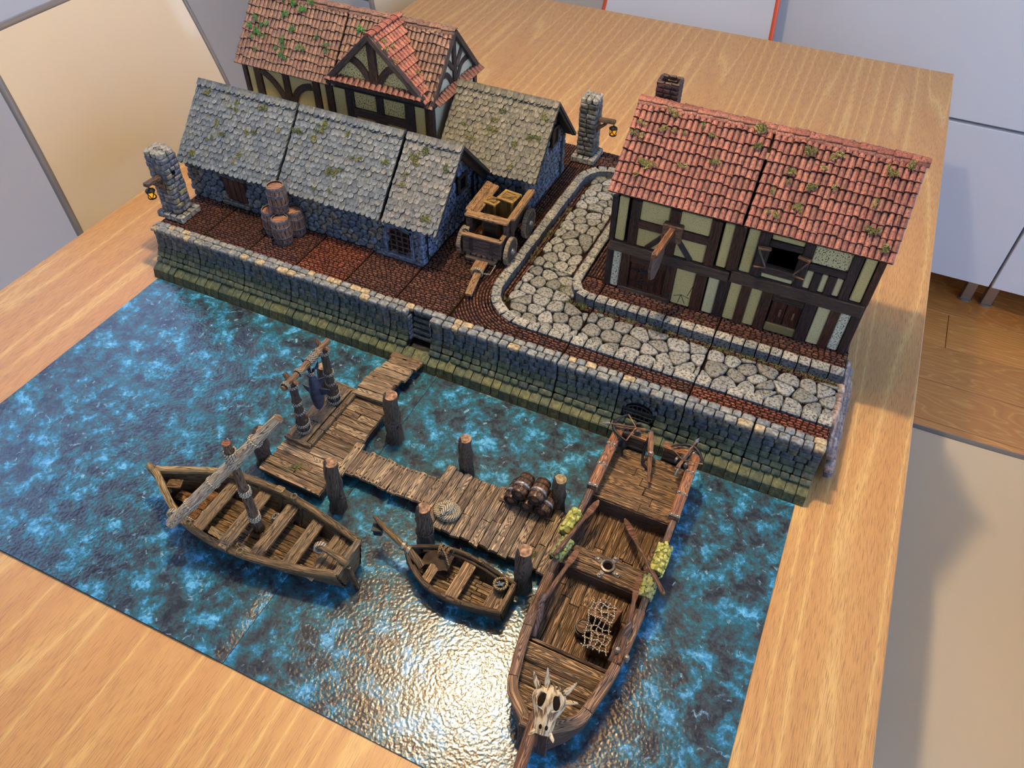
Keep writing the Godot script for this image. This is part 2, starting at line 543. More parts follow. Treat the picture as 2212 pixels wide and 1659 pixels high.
# --- shared pieces
func shared() -> void:
	for k in 10:  # stones with a rounded-rectangle outline
		var p := PackedVector2Array()
		for q in [[-0.5, -0.5], [0.05, -0.52], [0.5, -0.5], [0.52, 0.0], [0.5, 0.5], [-0.05, 0.52], [-0.5, 0.5], [-0.52, 0.0]]:
			p.append(Vector2(q[0], q[1]) * rng.randf_range(0.84, 0.99))
		var m := mb()
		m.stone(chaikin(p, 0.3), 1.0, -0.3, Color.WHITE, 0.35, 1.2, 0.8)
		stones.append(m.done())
	for k in 8:  # squared blocks: nearly rectangular, nearly flat
		var p := PackedVector2Array()
		for q in [[-0.5, -0.5], [0.0, -0.51], [0.5, -0.5], [0.51, 0.0], [0.5, 0.5], [0.0, 0.51], [-0.5, 0.5], [-0.51, 0.0]]:
			p.append(Vector2(q[0] * rng.randf_range(0.9, 1.02), q[1] * rng.randf_range(0.88, 1.02)))
		var m := mb()
		m.stone(chaikin(p, 0.18), 1.0, -0.3, Color.WHITE, 0.45, 1.22, 0.84)
		blocks.append(m.done())
	for k in 6:  # slates: a slab with a rounded lower edge (y up the slope), dry-brushed rim
		var m := mb()
		var o := []
		for a in [-90, -64, -38, -13, 13, 38, 64, 90]:
			o.append(Vector2(sin(deg_to_rad(a)) * 0.5 * rng.randf_range(0.92, 1.0), -0.36 - cos(deg_to_rad(a)) * 0.38 * rng.randf_range(0.85, 1.08)))
		o.append(Vector2(0.5, 0.6))
		o.append(Vector2(-0.5, 0.6))
		var cen := Vector3(0, -0.2, 0.27)
		var pts := []
		var inn := []
		var rimc := []
		for q: Vector2 in o:
			var p := Vector3(q.x, q.y, 0.22 + rng.randf_range(-0.02, 0.02))
			pts.append(p)
			inn.append(p.lerp(cen, 0.26) + Vector3(0, 0, 0.01))
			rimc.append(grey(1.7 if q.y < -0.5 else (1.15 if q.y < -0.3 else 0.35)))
		for i in pts.size():
			var j: int = (i + 1) % pts.size()
			var gi := grey(clampf(0.62 - 0.55 * inn[i].y, 0.36, 1.0))  # darker up the slope: shade below the next slate, painted in
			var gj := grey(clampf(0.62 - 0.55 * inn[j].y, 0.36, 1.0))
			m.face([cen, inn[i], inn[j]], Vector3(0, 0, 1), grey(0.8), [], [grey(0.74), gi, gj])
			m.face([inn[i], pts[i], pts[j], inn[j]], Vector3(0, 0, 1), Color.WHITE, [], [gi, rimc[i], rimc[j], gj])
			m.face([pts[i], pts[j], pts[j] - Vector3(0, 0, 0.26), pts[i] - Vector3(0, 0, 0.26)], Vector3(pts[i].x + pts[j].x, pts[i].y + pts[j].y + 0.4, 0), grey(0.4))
		shingles.append(m.done())
	for k in 5:  # barrel tiles, y up the slope
		var m := mb()
		var f := func(u: float, w: float) -> Vector3:
			var a := PI * u
			var r := 0.52 - 0.13 * w
			var bulge := 0.5 + 0.06 * sin(w * 9.0 + k)
			return Vector3(-cos(a) * r, -0.5 + 1.12 * w, sin(a) * bulge * (1.0 - 0.25 * w))
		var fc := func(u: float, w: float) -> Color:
			var e := 1.4 if w < 0.05 else (1.05 if w < 0.4 else (0.95 if w < 0.8 else 0.5))  # shadow line under the next tile up, put into the colour
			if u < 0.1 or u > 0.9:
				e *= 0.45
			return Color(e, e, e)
		m.surf(f, 6, 4, 1.0, 1.0, true, fc)
		var cap := []
		for u in 7:
			cap.append(f.call(u / 6.0, 0.0))
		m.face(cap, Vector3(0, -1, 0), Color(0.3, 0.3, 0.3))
		pantiles.append(m.done())
	for k in 4:  # moss tufts: little lumps and blades
		var m := mb()
		for q in 64:
			var r := 0.5 * sqrt(rng.randf())
			var a := rng.randf() * TAU
			var p := V(cos(a) * r, sin(a) * r * 0.8, 0)
			var d := V(rng.randf_range(-1, 1), rng.randf_range(-1, 1), rng.randf_range(0.3, 1.2)).normalized() * rng.randf_range(0.12, 0.3)
			var s := V(rng.randf_range(-1, 1), rng.randf_range(-1, 1), 0).normalized() * 0.085
			var e := rng.randf_range(0.55, 1.25)
			m.face([p - s, p + s, p + d + s * 0.6, p + d - s * 0.3], Vector3(0, 0, 1), Color(e, e, e * 0.9))
		tufts.append(m.done())


func tinted(base: String, col: Color) -> StandardMaterial3D:  # the same material in another paint
	var key := base + col.to_html()
	if not M.has(key):
		var m: StandardMaterial3D = M[base].duplicate()
		m.albedo_color = col
		M[key] = m
	return M[key]


func moss(par: Node3D, called: String, at: Vector3, b: Basis, size: float, col: Color) -> void:
	part(par, called, tufts[rng.randi() % tufts.size()], tinted("moss", col), at, scl(b * rot(Vector3(0, 0, 1), rng.randf() * 360), V(size, size * 0.8, size * 0.6)))


func _ready() -> void:
	rng.seed = 20240611
	# camera
	var cam := Camera3D.new()
	cam.name = "camera"
	cam.fov = rad_to_deg(2.0 * atan(829.5 / 1665.0))
	cam.near = 0.02
	cam.far = 30.0
	add_child(cam)
	cam.transform = Transform3D(Basis(Vector3(0.90606, 0.01395, -0.42291), Vector3(-0.31494, 0.68972, -0.65199), Vector3(0.2826, 0.72394, 0.62933)).orthonormalized(), V(75.256, 64.0, 52.838) * S)
	# sky and exposure
	var sky_m := ProceduralSkyMaterial.new()
	sky_m.sky_top_color = Color(0.56, 0.70, 0.94)
	sky_m.sky_horizon_color = Color(0.76, 0.85, 0.97)
	sky_m.ground_bottom_color = Color(0.4, 0.44, 0.48)
	sky_m.ground_horizon_color = Color(0.6, 0.66, 0.72)
	sky_m.sun_angle_max = 1.0
	var sky := Sky.new()
	sky.sky_material = sky_m
	var env := Environment.new()
	env.background_mode = Environment.BG_SKY
	env.sky = sky
	env.background_energy_multiplier = SKY
	env.tonemap_mode = Environment.TONE_MAPPER_LINEAR
	env.tonemap_exposure = EXPO
	env.sdfgi_enabled = true
	env.ssao_enabled = true
	env.ssil_enabled = true
	var we := WorldEnvironment.new()
	we.name = "world_environment"
	we.environment = env
	add_child(we)
	# the pendant lamp over the table is the main light
	pendant_light()
	materials()
	shared()
	room()
	furniture()
	sea_mats()
	quay()
	street()
	cottages()
	tavern()
	corner_house()
	street_things()
	jetty()
	boats()


const SKY := 5.4
const EXPO := 1.0
const LAMP := Vector3(40.5, 117.0, -9.5)


func pendant_light() -> void:
	var l := OmniLight3D.new()
	l.name = "pendant_bulb_light"
	l.light_color = Color(1.0, 0.92, 0.79)
	l.light_energy = 1.05
	l.light_size = 0.03
	l.omni_range = 8.0
	l.omni_attenuation = 2.0
	l.shadow_enabled = true
	add_child(l)
	l.position = (LAMP + V(0, -3.6, 0)) * S


# a wall panel between two opposite corners
func slab(m: MB, a: Vector3, b: Vector3) -> void:
	m.box((a + b) * 0.5, (b - a).abs(), Basis(), 0.02)


func room() -> void:
	var fl := -74.0
	var top := 190.0
	var xl := -105.0
	var xr := 235.0
	var zb := -190.0
	var zf := 240.0
	# floor boards: laid one by one where the photograph shows them, plain beyond
	var m := mb()
	m.box(V((xl + xr) / 2, fl - 8.5, (zb + zf) / 2), V(xr - xl + 20, 15, zf - zb + 20), Basis(), 0.02)
	var f := struct("floor", m, M.floor_oak)
	var z := -186.0
	var row := 0
	while z < -40.0:
		var x := 60.0 + (row * 67) % 90 - 75.0
		while x < 215.0:
			var len := 112.0
			if row == 5:
				len = 119.2 - 15.0
				if x > 100:
					len = 120.0
			bx(f, "floor_board", V(x + len / 2, fl - 0.5, z + 7.2), V(len - 0.15, 1.0, 14.25), tinted("floor_oak", tone(Color(1.0, 0.86, 0.64), 0.05)), Color.WHITE, Basis(), 0.08)
			x += len
		z += 14.4
		row += 1
	m = mb()
	slab(m, V(xl - 10, top, zb - 10), V(xr + 10, top + 10, zf + 10))
	struct("ceiling", m, M.wall_paint)
	m = mb()
	slab(m, V(xl, fl, zb - 10), V(xr, top, zb))
	struct("wall_back", m, M.wall_paint)
	added_window_front("wall_front", "added_window_3", zf, V(xl, fl, 0), V(xr, top, 0), Vector2(-10, 30), Vector2(150, 150))  # this window is added to fill light in from behind the camera
	window_wall("wall_right", "window_1", xr, 10, V(0, fl, zb - 10), V(0, top, zf + 10), Vector2(-176, -66), Vector2(130, 178), 4)
	window_wall("wall_left", "window_2", xl - 10, 10, V(0, fl, zb - 10), V(0, top, zf + 10), Vector2(-110, 62), Vector2(40, 165), 2)
	m = mb()
	slab(m, V(xl, fl, zb), V(xl + 1.5, fl + 8, zf))
	struct("baseboard_left", m, M.wall_paint)


# a wall across x with an opening between (z, y) lo and hi, and its window
func window_wall(called: String, win: String, x: float, th: float, a: Vector3, b: Vector3, lo: Vector2, hi: Vector2, panes: int) -> void:
	var m := mb()
	slab(m, V(x, a.y, a.z), V(x + th, b.y, lo.x))
	slab(m, V(x, a.y, hi.x), V(x + th, b.y, b.z))
	slab(m, V(x, a.y, lo.x), V(x + th, lo.y, hi.x))
	slab(m, V(x, hi.y, lo.x), V(x + th, b.y, hi.x))
	struct(called, m, M.wall_paint)
	var fr := mb()
	for k in panes + 1:
		fr.box(V(x + th / 2, (lo.y + hi.y) / 2, lerpf(lo.x, hi.x, float(k) / panes)), V(5, hi.y - lo.y, 5), Basis(), 0.3)
	for y in [lo.y + 2.5, hi.y - 2.5]:
		fr.box(V(x + th / 2, y, (lo.x + hi.x) / 2), V(5, 5, hi.x - lo.x), Basis(), 0.3)
	var w := struct(win, fr, M.wall_paint)
	for k in panes:
		var z0 := lerpf(lo.x, hi.x, float(k) / panes)
		var z1 := lerpf(lo.x, hi.x, (k + 1.0) / panes)
		bx(w, "pane", V(x + th / 2, (lo.y + hi.y) / 2, (z0 + z1) / 2), V(0.6, hi.y - lo.y - 9, z1 - z0 - 4), M.pane, Color.WHITE, Basis(), 0.02)


# the wall behind the camera, across z, with an unseen wide window added for frontal fill
func added_window_front(called: String, win: String, z: float, a: Vector3, b: Vector3, lo: Vector2, hi: Vector2) -> void:
	var m := mb()
	slab(m, V(a.x, a.y, z), V(lo.x, b.y, z + 10))
	slab(m, V(hi.x, a.y, z), V(b.x, b.y, z + 10))
	slab(m, V(lo.x, a.y, z), V(hi.x, lo.y, z + 10))
	slab(m, V(lo.x, hi.y, z), V(hi.x, b.y, z + 10))
	struct(called, m, M.wall_paint)
	var fr := mb()
	for k in 4:
		fr.box(V(lerpf(lo.x, hi.x, k / 3.0), (lo.y + hi.y) / 2, z + 5), V(5, hi.y - lo.y, 5), Basis(), 0.3)
	for y in [lo.y + 2.5, hi.y - 2.5]:
		fr.box(V((lo.x + hi.x) / 2, y, z + 5), V(hi.x - lo.x, 5, 5), Basis(), 0.3)
	var w := struct(win, fr, M.wall_paint)
	for k in 3:
		var x0 := lerpf(lo.x, hi.x, k / 3.0)
		var x1 := lerpf(lo.x, hi.x, (k + 1) / 3.0)
		bx(w, "pane", V((x0 + x1) / 2, (lo.y + hi.y) / 2, z + 5), V(x1 - x0 - 4, hi.y - lo.y - 9, 0.6), M.pane, Color.WHITE, Basis(), 0.02)


func furniture() -> void:
	# table
	var tbas := rot(Vector3.UP, 0.78)
	var t := thing("dining_table", "light oak table top with pale streaky grain carrying the whole harbour model", "table", V(38.3, -74, -18), tbas)
	var m := mb()
	m.off = Vector2(11.3, 3.1)
	m.box(V(0, 72.2, 0), V(108.8, 3.6, 188), Basis(), 0.12)
	part(t, "table_top", m, M.oak)
	for x in [-46, 46]:
		for z in [-84, 84]:
			bx(t, "leg", V(x, 35.2, z), V(7, 70.4, 7), M.oak, Color.WHITE, Basis(), 0.4)
	# low white sideboard along the back wall
	var c := thing("sideboard", "long white handleless sideboard on short metal legs behind the table", "sideboard", V(60, -74, -163))
	bx(c, "carcass", V(0, 54, -1.5), V(300, 83.5, 40), M.white_gloss, Color(0.9, 0.9, 0.92), Basis(), 0.3)
	var xs := [-148.0, -86.0, -29.0, 63.2, 148.0]
	for k in 4:
		var w: float = xs[k + 1] - xs[k] - 0.7
		bx(c, "door", V((xs[k] + xs[k + 1]) / 2, 32.2, 20), V(w, 40.2, 2.2), M.white_gloss, Color.WHITE, Basis(), 0.15)
		bx(c, "drawer_front", V((xs[k] + xs[k + 1]) / 2, 74.4, 20), V(w, 42.6, 2.2), M.white_gloss, Color.WHITE, Basis(), 0.15)
	for x in [-120, -20, 61.5, 66.8, 140]:
		var leg := mb()
		leg.box(V(x, 6.3, 10.5), V(2.6, 11.4, 2.6), Basis(), 0.1)
		leg.lathe(V(x, 0, 10.5), [[0, 0], [1.9, 0], [1.9, 0.6], [0, 0.6]], 14)
		part(c, "leg", leg, M.steel)
	# shell chairs
	chair(V(-1.5, -74, -28.5), 0.0, "glossy cream shell chair with grey rim left of the table, beside the stone cottage", "chair_rim", 0)
	chair(V(0, -74, -113), 0.0, "glossy cream shell chair half hidden behind the tavern roof, at the table's far left", "chair_rim", 3)
	chair(V(119, -74, -17), 180.0, "glossy cream shell chair pulled out at the right of the table, beside the barge", "chair_rim", 1)
	chair(V(35, -74, -105.5), -90.0, "white shell chair with orange rim at the far end of the table", "orange_rim", 2)
	# pendant lamp
	var p := thing("pendant_lamp", "round warm pendant lamp over the table, seen only as shine on the mat", "lamp", LAMP * 1.0)
	m = mb()
	var prof := []
	for k in 13:
		var a := PI * 0.5 * k / 12.0
		prof.append([27.0 * cos(a) + 0.01, -5.0 + 22.0 * sin(a)])
	m.lathe(Vector3.ZERO, prof, 40)
	part(p, "shade", m, M.shade)
	m = mb()
	var ball := []
	for k in 9:
		var a := -PI / 2 + PI * k / 8.0
		ball.append([3.4 * cos(a), 3.4 * sin(a)])
	m.lathe(Vector3.ZERO, ball, 20)
	part(p, "bulb", m, M.bulb)
	tb(p, "cord", [V(0, 16, 0), V(0, 73, 0)], 0.4, M.chair_rim)


# local +x is where the sitter faces; origin on the floor under the seat's middle
func chair(at: Vector3, deg: float, label: String, rim: String, kind: int) -> void:
	var c := thing("shell_chair", label, "chair", at, rot(Vector3.UP, deg))
	var prof := []  # (x, y) of the seat and back
	if kind == 1:
		prof = [V(24, 43.5, 0), V(12, 43.6, 0), V(0, 44.2, 0), V(-10, 46.2, 0), V(-19, 51, 0), V(-26, 61, 0), V(-31, 76, 0), V(-34, 92, 0)]
	else:
		prof = [V(24, 44, 0), V(6, 44, 0), V(-10, 44, 0), V(-17, 46, 0), V(-21, 52, 0), V(-24.0, 64, 0), V(-27.5, 80, 0), V(-31.5, 94.5, 0)]
	if kind == 3:
		prof[0] = V(2, 44, 0)
		prof.remove_at(1)
	var cv := Curve3D.new()
	for k in prof.size():
		var tan: Vector3 = (prof[mini(k + 1, prof.size() - 1)] - prof[maxi(k - 1, 0)]) * 0.17
		cv.add_point(prof[k], -tan, tan)
	var length := cv.get_baked_length()
	var half := func(u: float) -> float:
		if kind == 1:
			return 29.0
		return lerpf(22.5, 20.5, clampf((u - 0.45) / 0.2, 0, 1)) - 3.2 * clampf((u - 0.6) / 0.4, 0, 1)
	var side := 0.9 if kind != 1 else 3.2
	var f := func(u: float, w: float, lift: float) -> Vector3:
		var p = cv.sample_baked(u * length)
		var q = cv.sample_baked(minf(u * length + 0.5, length)) - cv.sample_baked(maxf(u * length - 0.5, 0))
		var nn := Vector3(-q.y, q.x, 0).normalized() * -1.0
		if nn.y < 0 and absf(nn.y) > 0.5:
			nn = -nn
		var s := 2.0 * w - 1.0
		return p + nn * (lift + side * s * s * s * s) * (1.0) + Vector3(0, 0, s * half.call(u))
	for face in [["shell_inside", 0.0, false], ["shell_outside", -0.7, true]]:
		var m := mb()
		m.surf(func(u: float, w: float): return f.call(u, w, face[1]), 30, 14, length, 45.0, face[2])
		part(c, face[0], m, M.chair_shell if kind != 2 else M.white_gloss)
	var loop := []
	for k in 31:
		loop.append(f.call(k / 30.0, 0.0, -0.35))
	for k in range(1, 15):
		loop.append(f.call(1.0, k / 14.0, -0.35))
	for k in range(29, -1, -1):
		loop.append(f.call(k / 30.0, 1.0, -0.35))
	tb(c, "rim", loop, 0.55, M[rim], Color.WHITE, 8)
	for x in [-14, 14]:
		for z in [-16, 16]:
			tb(c, "leg", [V(x, 43, z * 0.8), V(x * 1.25, 0.0, z * 1.2)], 1.0, M.steel)


func sea_mats() -> void:
	for k in 2:
		var lab: String = ["left printed sea mat in glossy blue and teal, under the mast boat", "right printed sea mat with the warm lamp glare, under the barge"][k]
		var x0: float = [0.7, 42.12][k]
		var x1: float = [42.08, 82.9][k]
		var z1 := 37.55
		var m := mb()
		m.off = Vector2(3.0 + 19.0 * k, 7.0)
		var f := func(u: float, w: float) -> Vector3:
			var x := lerpf(x0, x1, u)
			var z := lerpf(0.12, z1 + (0.35 * (1.0 - u) if k == 0 else -0.1 * u), w)
			var y := 0.16
			if k == 0:
				y += 0.12 * clampf((w - 0.5) / 0.2, 0, 1) * clampf((x1 - x) / 1.3, 0, 1)
				y += 0.1 * pow(clampf(1.0 - (x - x0) / 2.5, 0, 1), 2.0) * clampf((w - 0.2) * 4.0, 0, 1)
				x += 0.5 * w * (1.0 - u) * 0.8
			return V(x, y, z)
		m.surf(f, 96, 60, x1 - x0, z1, true)
		var rim := []
		for q in 61:
			rim.append(f.call(0.0, q / 60.0))
		for q in range(1, 61):
			rim.append(f.call(q / 60.0, 1.0))
		for q in range(59, -1, -1):
			rim.append(f.call(1.0, q / 60.0))
		var o := thing("sea_mat", lab, "mat")
		part(o, "printed_face", m, M["sea_%d" % k])
		var e := mb(rgb(40, 60, 80))
		for q in rim.size() - 1:
			var a: Vector3 = rim[q]
			var b: Vector3 = rim[q + 1]
			e.face([a, b, V(b.x, 0, b.z), V(a.x, 0, a.z)], V(a.x - (x0 + x1) / 2, 0, a.z - 18), e.col)
		part(o, "cut_edge", e, M.plain)


const T := 6.975   # module of the terrain pieces
const UP := 6.4    # level of the paving
var FLAT := Basis(Vector3(1, 0, 0), Vector3(0, 0, -1), Vector3(0, 1, 0))   # lays an xy shape on the ground: y goes away from the sea


func unit_block() -> ArrayMesh:
	return blocks[rng.randi() % blocks.size()]


func unit_stone() -> ArrayMesh:
	return stones[rng.randi() % stones.size()]


# a course of stones from x0 to x1: each one a part; b turns the stone (z outward), centre line at (y, z)
func course(par: Node3D, called: String, x0: float, x1: float, y: float, z: float, h: float, depth: float, b: Basis, wid: float, tints: Array, gap := 0.0) -> void:
	var x := x0
	while x < x1 - 0.05:
		var w := wid * rng.randf_range(0.72, 1.35)
		if x1 - x - w < wid * 0.5:
			w = x1 - x
		part(par, called, unit_block() if rng.randf() < 0.5 or called == "cap_stone" else unit_stone(), tinted("stone", tints[rng.randi() % tints.size()]), V(x + w / 2, y, z), scl(b * rot(V(0, 0, 1), rng.randf_range(-3, 3)), V(w - gap, h - gap, depth * rng.randf_range(0.85, 1.2))))
		x += w


func quay() -> void:
	var green := [rgb8(92, 102, 62), rgb8(102, 112, 72), rgb8(84, 98, 66), rgb8(108, 114, 66)]
	var low := [rgb8(84, 98, 72), rgb8(94, 106, 80), rgb8(78, 92, 78), rgb8(106, 112, 84)]
	var mid := [rgb8(96, 108, 112), rgb8(86, 98, 106), rgb8(108, 112, 108), rgb8(122, 116, 96), rgb8(90, 102, 96)]
	var hi := [rgb8(104, 114, 124), rgb8(92, 104, 118), rgb8(116, 120, 122), rgb8(132, 124, 106)]
	var cap := [rgb8(158, 164, 164), rgb8(144, 152, 154), rgb8(168, 172, 168), rgb8(154, 158, 156), rgb8(176, 176, 166), rgb8(226, 202, 156)]
	var lab := [
		"left end section of the stone quay wall, under the first lantern pillar", "second stone quay wall section from the left end, below the bare paving",
		"third stone quay wall section from the left end, in front of the barrels", "fourth stone quay wall section from the left, before the reddest paving tile",
		"fifth stone quay wall section from the left, next left of the stair notch", "stone quay wall section with the notched stairs above the gangway",
		"stone quay wall section next right of the stair notch", "second stone quay wall section right of the stair notch",
		"third stone quay wall section right of the notch, left of the grate", "stone quay wall section with the round iron drain grate",
		"stone quay wall section next right of the drain grate", "right end section of the stone quay wall"]
	for k in 12:
		var o := thing("quay_wall_section", lab[k], "quay wall", V(k * T, 0, 0), Basis(), "quay wall sections along the water")
		var notch := Vector2(2.55, 5.45) if k == 5 else Vector2(-1, -1)
		var spans := [Vector2(0.03, T - 0.03)] if k != 5 else [Vector2(0.03, notch.x), Vector2(notch.y, T - 0.03)]
		var core := mb(rgb(40, 44, 42))
		for sp: Vector2 in spans:
			var c := (sp.x + sp.y) / 2
			core.box(V(c, 3.05, -3.0), V(sp.y - sp.x, 6.1, 1.15), Basis(), 0.03)
			core.box(V(c, 0.85, -1.9), V(sp.y - sp.x, 1.7, 1.4), Basis(), 0.03)
			core.box(V(c, 2.2, -2.3), V(sp.y - sp.x, 2.4, 0.7), Basis(), 0.03)
		if k == 5:
			core.box(V(4, 0.7, -2.6), V(2.9, 1.4, 2.0), Basis(), 0.03)
		part(o, "wall_core", core, M.stone)
		# mossy footing blocks
		var n := 6
		var x := 0.02
		for q in n:
			var w := (T - 0.04) / n * (1.0 + 0.22 * sin(q * 2.4 + k * 1.7))
			if q == n - 1:
				w = T - 0.02 - x
			var m := mb()
			var j := rng.randf_range(-0.08, 0.08)
			var a := [V(-w / 2 + 0.03, 0, 0.02), V(-w / 2 + 0.03, 1.2 + j, -0.22), V(-w / 2 + 0.03, 1.32 + j, -0.34), V(-w / 2 + 0.04, 1.85 + j, -1.5), V(-w / 2 + 0.04, 0, -1.5)]
			var b := []
			for p: Vector3 in a:
				b.append(V(-p.x, p.y + 0.05 * rng.randf(), p.z))
			var cols := [Color(0.62, 0.62, 0.66), Color(1.2, 1.2, 1.1), Color(1.0, 1.0, 1.0), Color(0.4, 0.4, 0.4)]
			for e in 4:
				m.face([a[e], b[e], b[e + 1], a[e + 1]], V(0, 0.5, 1) if e < 3 else V(0, 0, -1), cols[e])
			m.face(a, V(-1, 0, 0), Color(0.4, 0.4, 0.4))
			m.face(b, V(1, 0, 0), Color(0.4, 0.4, 0.4))
			part(o, "footing_block", m, tinted("stone", green[rng.randi() % 4]), V(x + w / 2, 0, rng.randf_range(-0.04, 0.03)))
			x += w
		# battered courses
		var rows := [[2.05, -1.42, 0.66, -40.0, low], [2.66, -1.86, 0.72, -30.0, low], [3.34, -2.18, 0.78, -20.0, low], [4.08, -2.36, 0.78, -10.0, mid], [4.82, -2.46, 0.78, -5.0, mid], [5.52, -2.46, 0.7, 5.0, hi]]
		for r in rows.size():
			var g: Array = rows[r]
			for sp: Vector2 in spans:
				var holes := [sp]
				if k == 9 and r in [1, 2, 3]:
					holes = [Vector2(sp.x, 0.75), Vector2(4.35, sp.y)]
				for hsp: Vector2 in holes:
					course(o, "wall_stone", hsp.x, hsp.y, g[0], g[1] - 0.06, g[2] + 0.05, 0.3, rot(V(1, 0, 0), g[3]), 1.12, g[4])
		# two rows of cap stones
		for sp: Vector2 in spans:
			course(o, "cap_stone", sp.x, sp.y, 6.22, -2.32, 0.88, 0.42, FLAT * rot(V(1, 0, 0), -3), 1.08, cap, 0.05)
		course(o, "cap_stone", 0.03, T - 0.03, 6.24, -3.2, 0.82, 0.4, FLAT, 1.08, cap, 0.05)
		if k == 5:
			for q in 5:
				bx(o, "stair_tread", V(4.0, 5.5 - q * 0.75, -3.75 + q * 0.17), V(2.8, 0.5, 0.9), tinted("stone", rgb8(96, 102, 104)), Color.WHITE, Basis(), 0.08, 1.3, 0.04)
			for sx in [notch.x - 0.12, notch.y + 0.12]:
				for q in 5:
					part(o, "notch_stone", unit_stone(), tinted("stone", rgb8(120, 130, 142)), V(sx + (0.1 if sx < 4 else -0.1), 2.6 + q * 0.72, -2.5), scl(rot(V(0, 1, 0), 90 if sx < 4 else -90), V(0.9, 0.68, 0.2)))
		if k == 9:
			# arch of thin stones and the iron grate
			var b := rot(V(1, 0, 0), -18)
			for q in 7:
				var a := deg_to_rad(20 + q * 23.3)
				part(o, "arch_stone", unit_stone(), tinted("stone", mid[q % 3]), V(2.55 + cos(a) * 1.75, 3.3 + sin(a) * 1.35, -2.15 - sin(a) * 0.25), scl(b * rot(V(0, 0, 1), rad_to_deg(a) - 90), V(0.62, 0.55, 0.3)))
			var g := thing("drain_grate", "round black iron drain grate set in the quay wall behind the barge's stern", "grate", V(k * T + 2.55, 2.95, -1.95), b)
			var back := mb(Color(0.006, 0.006, 0.007))
			back.box(V(0, 0, -0.25), V(2.9, 1.9, 0.2), Basis(), 0.1)
			part(g, "drain_hole", back, M.plain)
			var ring := []
			for q in 25:
				var a := TAU * q / 24.0
				ring.append(V(cos(a) * 1.6, sin(a) * 1.02, 0))
			tb(g, "rim", ring, 0.1, M.iron, rgb(74, 78, 86), 6)
			for q in 6:
				var xx := -1.25 + q * 0.5
				var yy := 1.02 * sqrt(1.0 - pow(xx / 1.6, 2))
				bx(g, "bar", V(xx, 0, 0), V(0.13, yy * 2, 0.13), M.iron, rgb(78, 84, 94), Basis(), 0.03)
			for q in 3:
				bx(g, "cross_bar", V(0, -0.5 + q * 0.5, 0.06), V(2.7 if q != 1 else 3.1, 0.12, 0.12), M.iron, rgb(86, 92, 100), Basis(), 0.03)
		# a thin gap-filler of grout colour along the joints is left open: the joints are real gaps


# bricks in running bond over a rectangle (x0, z0)-(x1, z1), keep(Vector2(x, z)) says which stay; rows along x or along z
func bricks(m: MB, x0: float, z0: float, x1: float, z1: float, along_z: bool, y: float, base: Array, keep = null, dull := 1.0) -> void:
	var bl := 0.66
	var bw := 0.36
	var u0 := z0 if along_z else x0
	var u1 := z1 if along_z else x1
	var v0 := x0 if along_z else z0
	var v1 := x1 if along_z else z1
	var nr := maxi(1, roundi((v1 - v0) / bw))
	bw = (v1 - v0) / nr
	for r in nr:
		var u := u0 - (bl * 0.5 if r % 2 else 0.0) * rng.randf_range(0.7, 1.3)
		while u < u1 - 0.04:
			var l := bl * rng.randf_range(0.8, 1.2)
			var a := maxf(u, u0)
			var b := minf(u + l, u1)
			u += l
			if b - a < 0.1:
				continue
			var c := Vector2((a + b) / 2, v0 + (r + 0.5) * bw)
			if along_z:
				c = Vector2(c.y, c.x)
			if keep and not keep.call(c):
				continue
			brick(m, V(c.x, y, c.y), Vector2(b - a, bw), 90.0 if along_z else 0.0, base[rng.randi() % base.size()], dull)


func brick(m: MB, at: Vector3, size: Vector2, deg: float, c: Color, dull := 1.0) -> void:
	var g := 0.045
	var hx := size.x / 2 - g
	var hz := size.y / 2 - g
	var i := 0.07
	var b := rot(V(0, 1, 0), deg) * rot(V(1, 0, 0), rng.randf_range(-5, 5)) * rot(V(0, 0, 1), rng.randf_range(-4, 4))
	var h := rng.randf_range(-0.05, 0.05)
	var col := tone(c, 0.22)
	col = Color(col.r * dull, col.g * dull, col.b * dull)
	var lo := [V(-hx, -0.14, -hz), V(hx, -0.14, -hz), V(hx, -0.14, hz), V(-hx, -0.14, hz)]
	var up := [V(-hx + i, h, -hz + i), V(hx - i, h, -hz + i), V(hx - i, h, hz - i), V(-hx + i, h, hz - i)]
	for q in 4:
		lo[q] = at + b * lo[q]
		up[q] = at + b * up[q]
	m.face(up, Vector3.UP, col)
	for q in 4:
		var r := (q + 1) % 4
		m.face([lo[q], lo[r], up[r], up[q]], (lo[q] + lo[r]) / 2 - at, Color(col.r * 0.55, col.g * 0.5, col.b * 0.5))


var RED := [Color8(136, 84, 64).srgb_to_linear(), Color8(120, 72, 56).srgb_to_linear(), Color8(150, 98, 76).srgb_to_linear(), Color8(106, 68, 56).srgb_to_linear()]
var BRIGHT := [Color8(164, 88, 58).srgb_to_linear(), Color8(148, 76, 52).srgb_to_linear(), Color8(178, 104, 72).srgb_to_linear()]
const DIRT := Color(0.016, 0.009, 0.007)


# a square terrain piece: slab with its paving
func paved(label: String, x0: float, z0: float, w: float, d: float, pal: Array, along_z := false, dull := 1.0) -> Node3D:
	var o := thing("paving_tile", label, "paving", V(x0, 0, z0), Basis(), "red brick paving tiles")
	var m := mb(DIRT)
	m.box(V(w / 2, (UP - 0.12) / 2, d / 2), V(w - 0.07, UP - 0.12, d - 0.07), Basis(), 0.04)
	part(o, "tile_base", m, M.plain)
	m = mb()
	bricks(m, 0.07, 0.07, w - 0.07, d - 0.07, along_z, UP, pal, null, dull)
	stuff(part(o, "paving_bricks", m, M.paving))
	return o


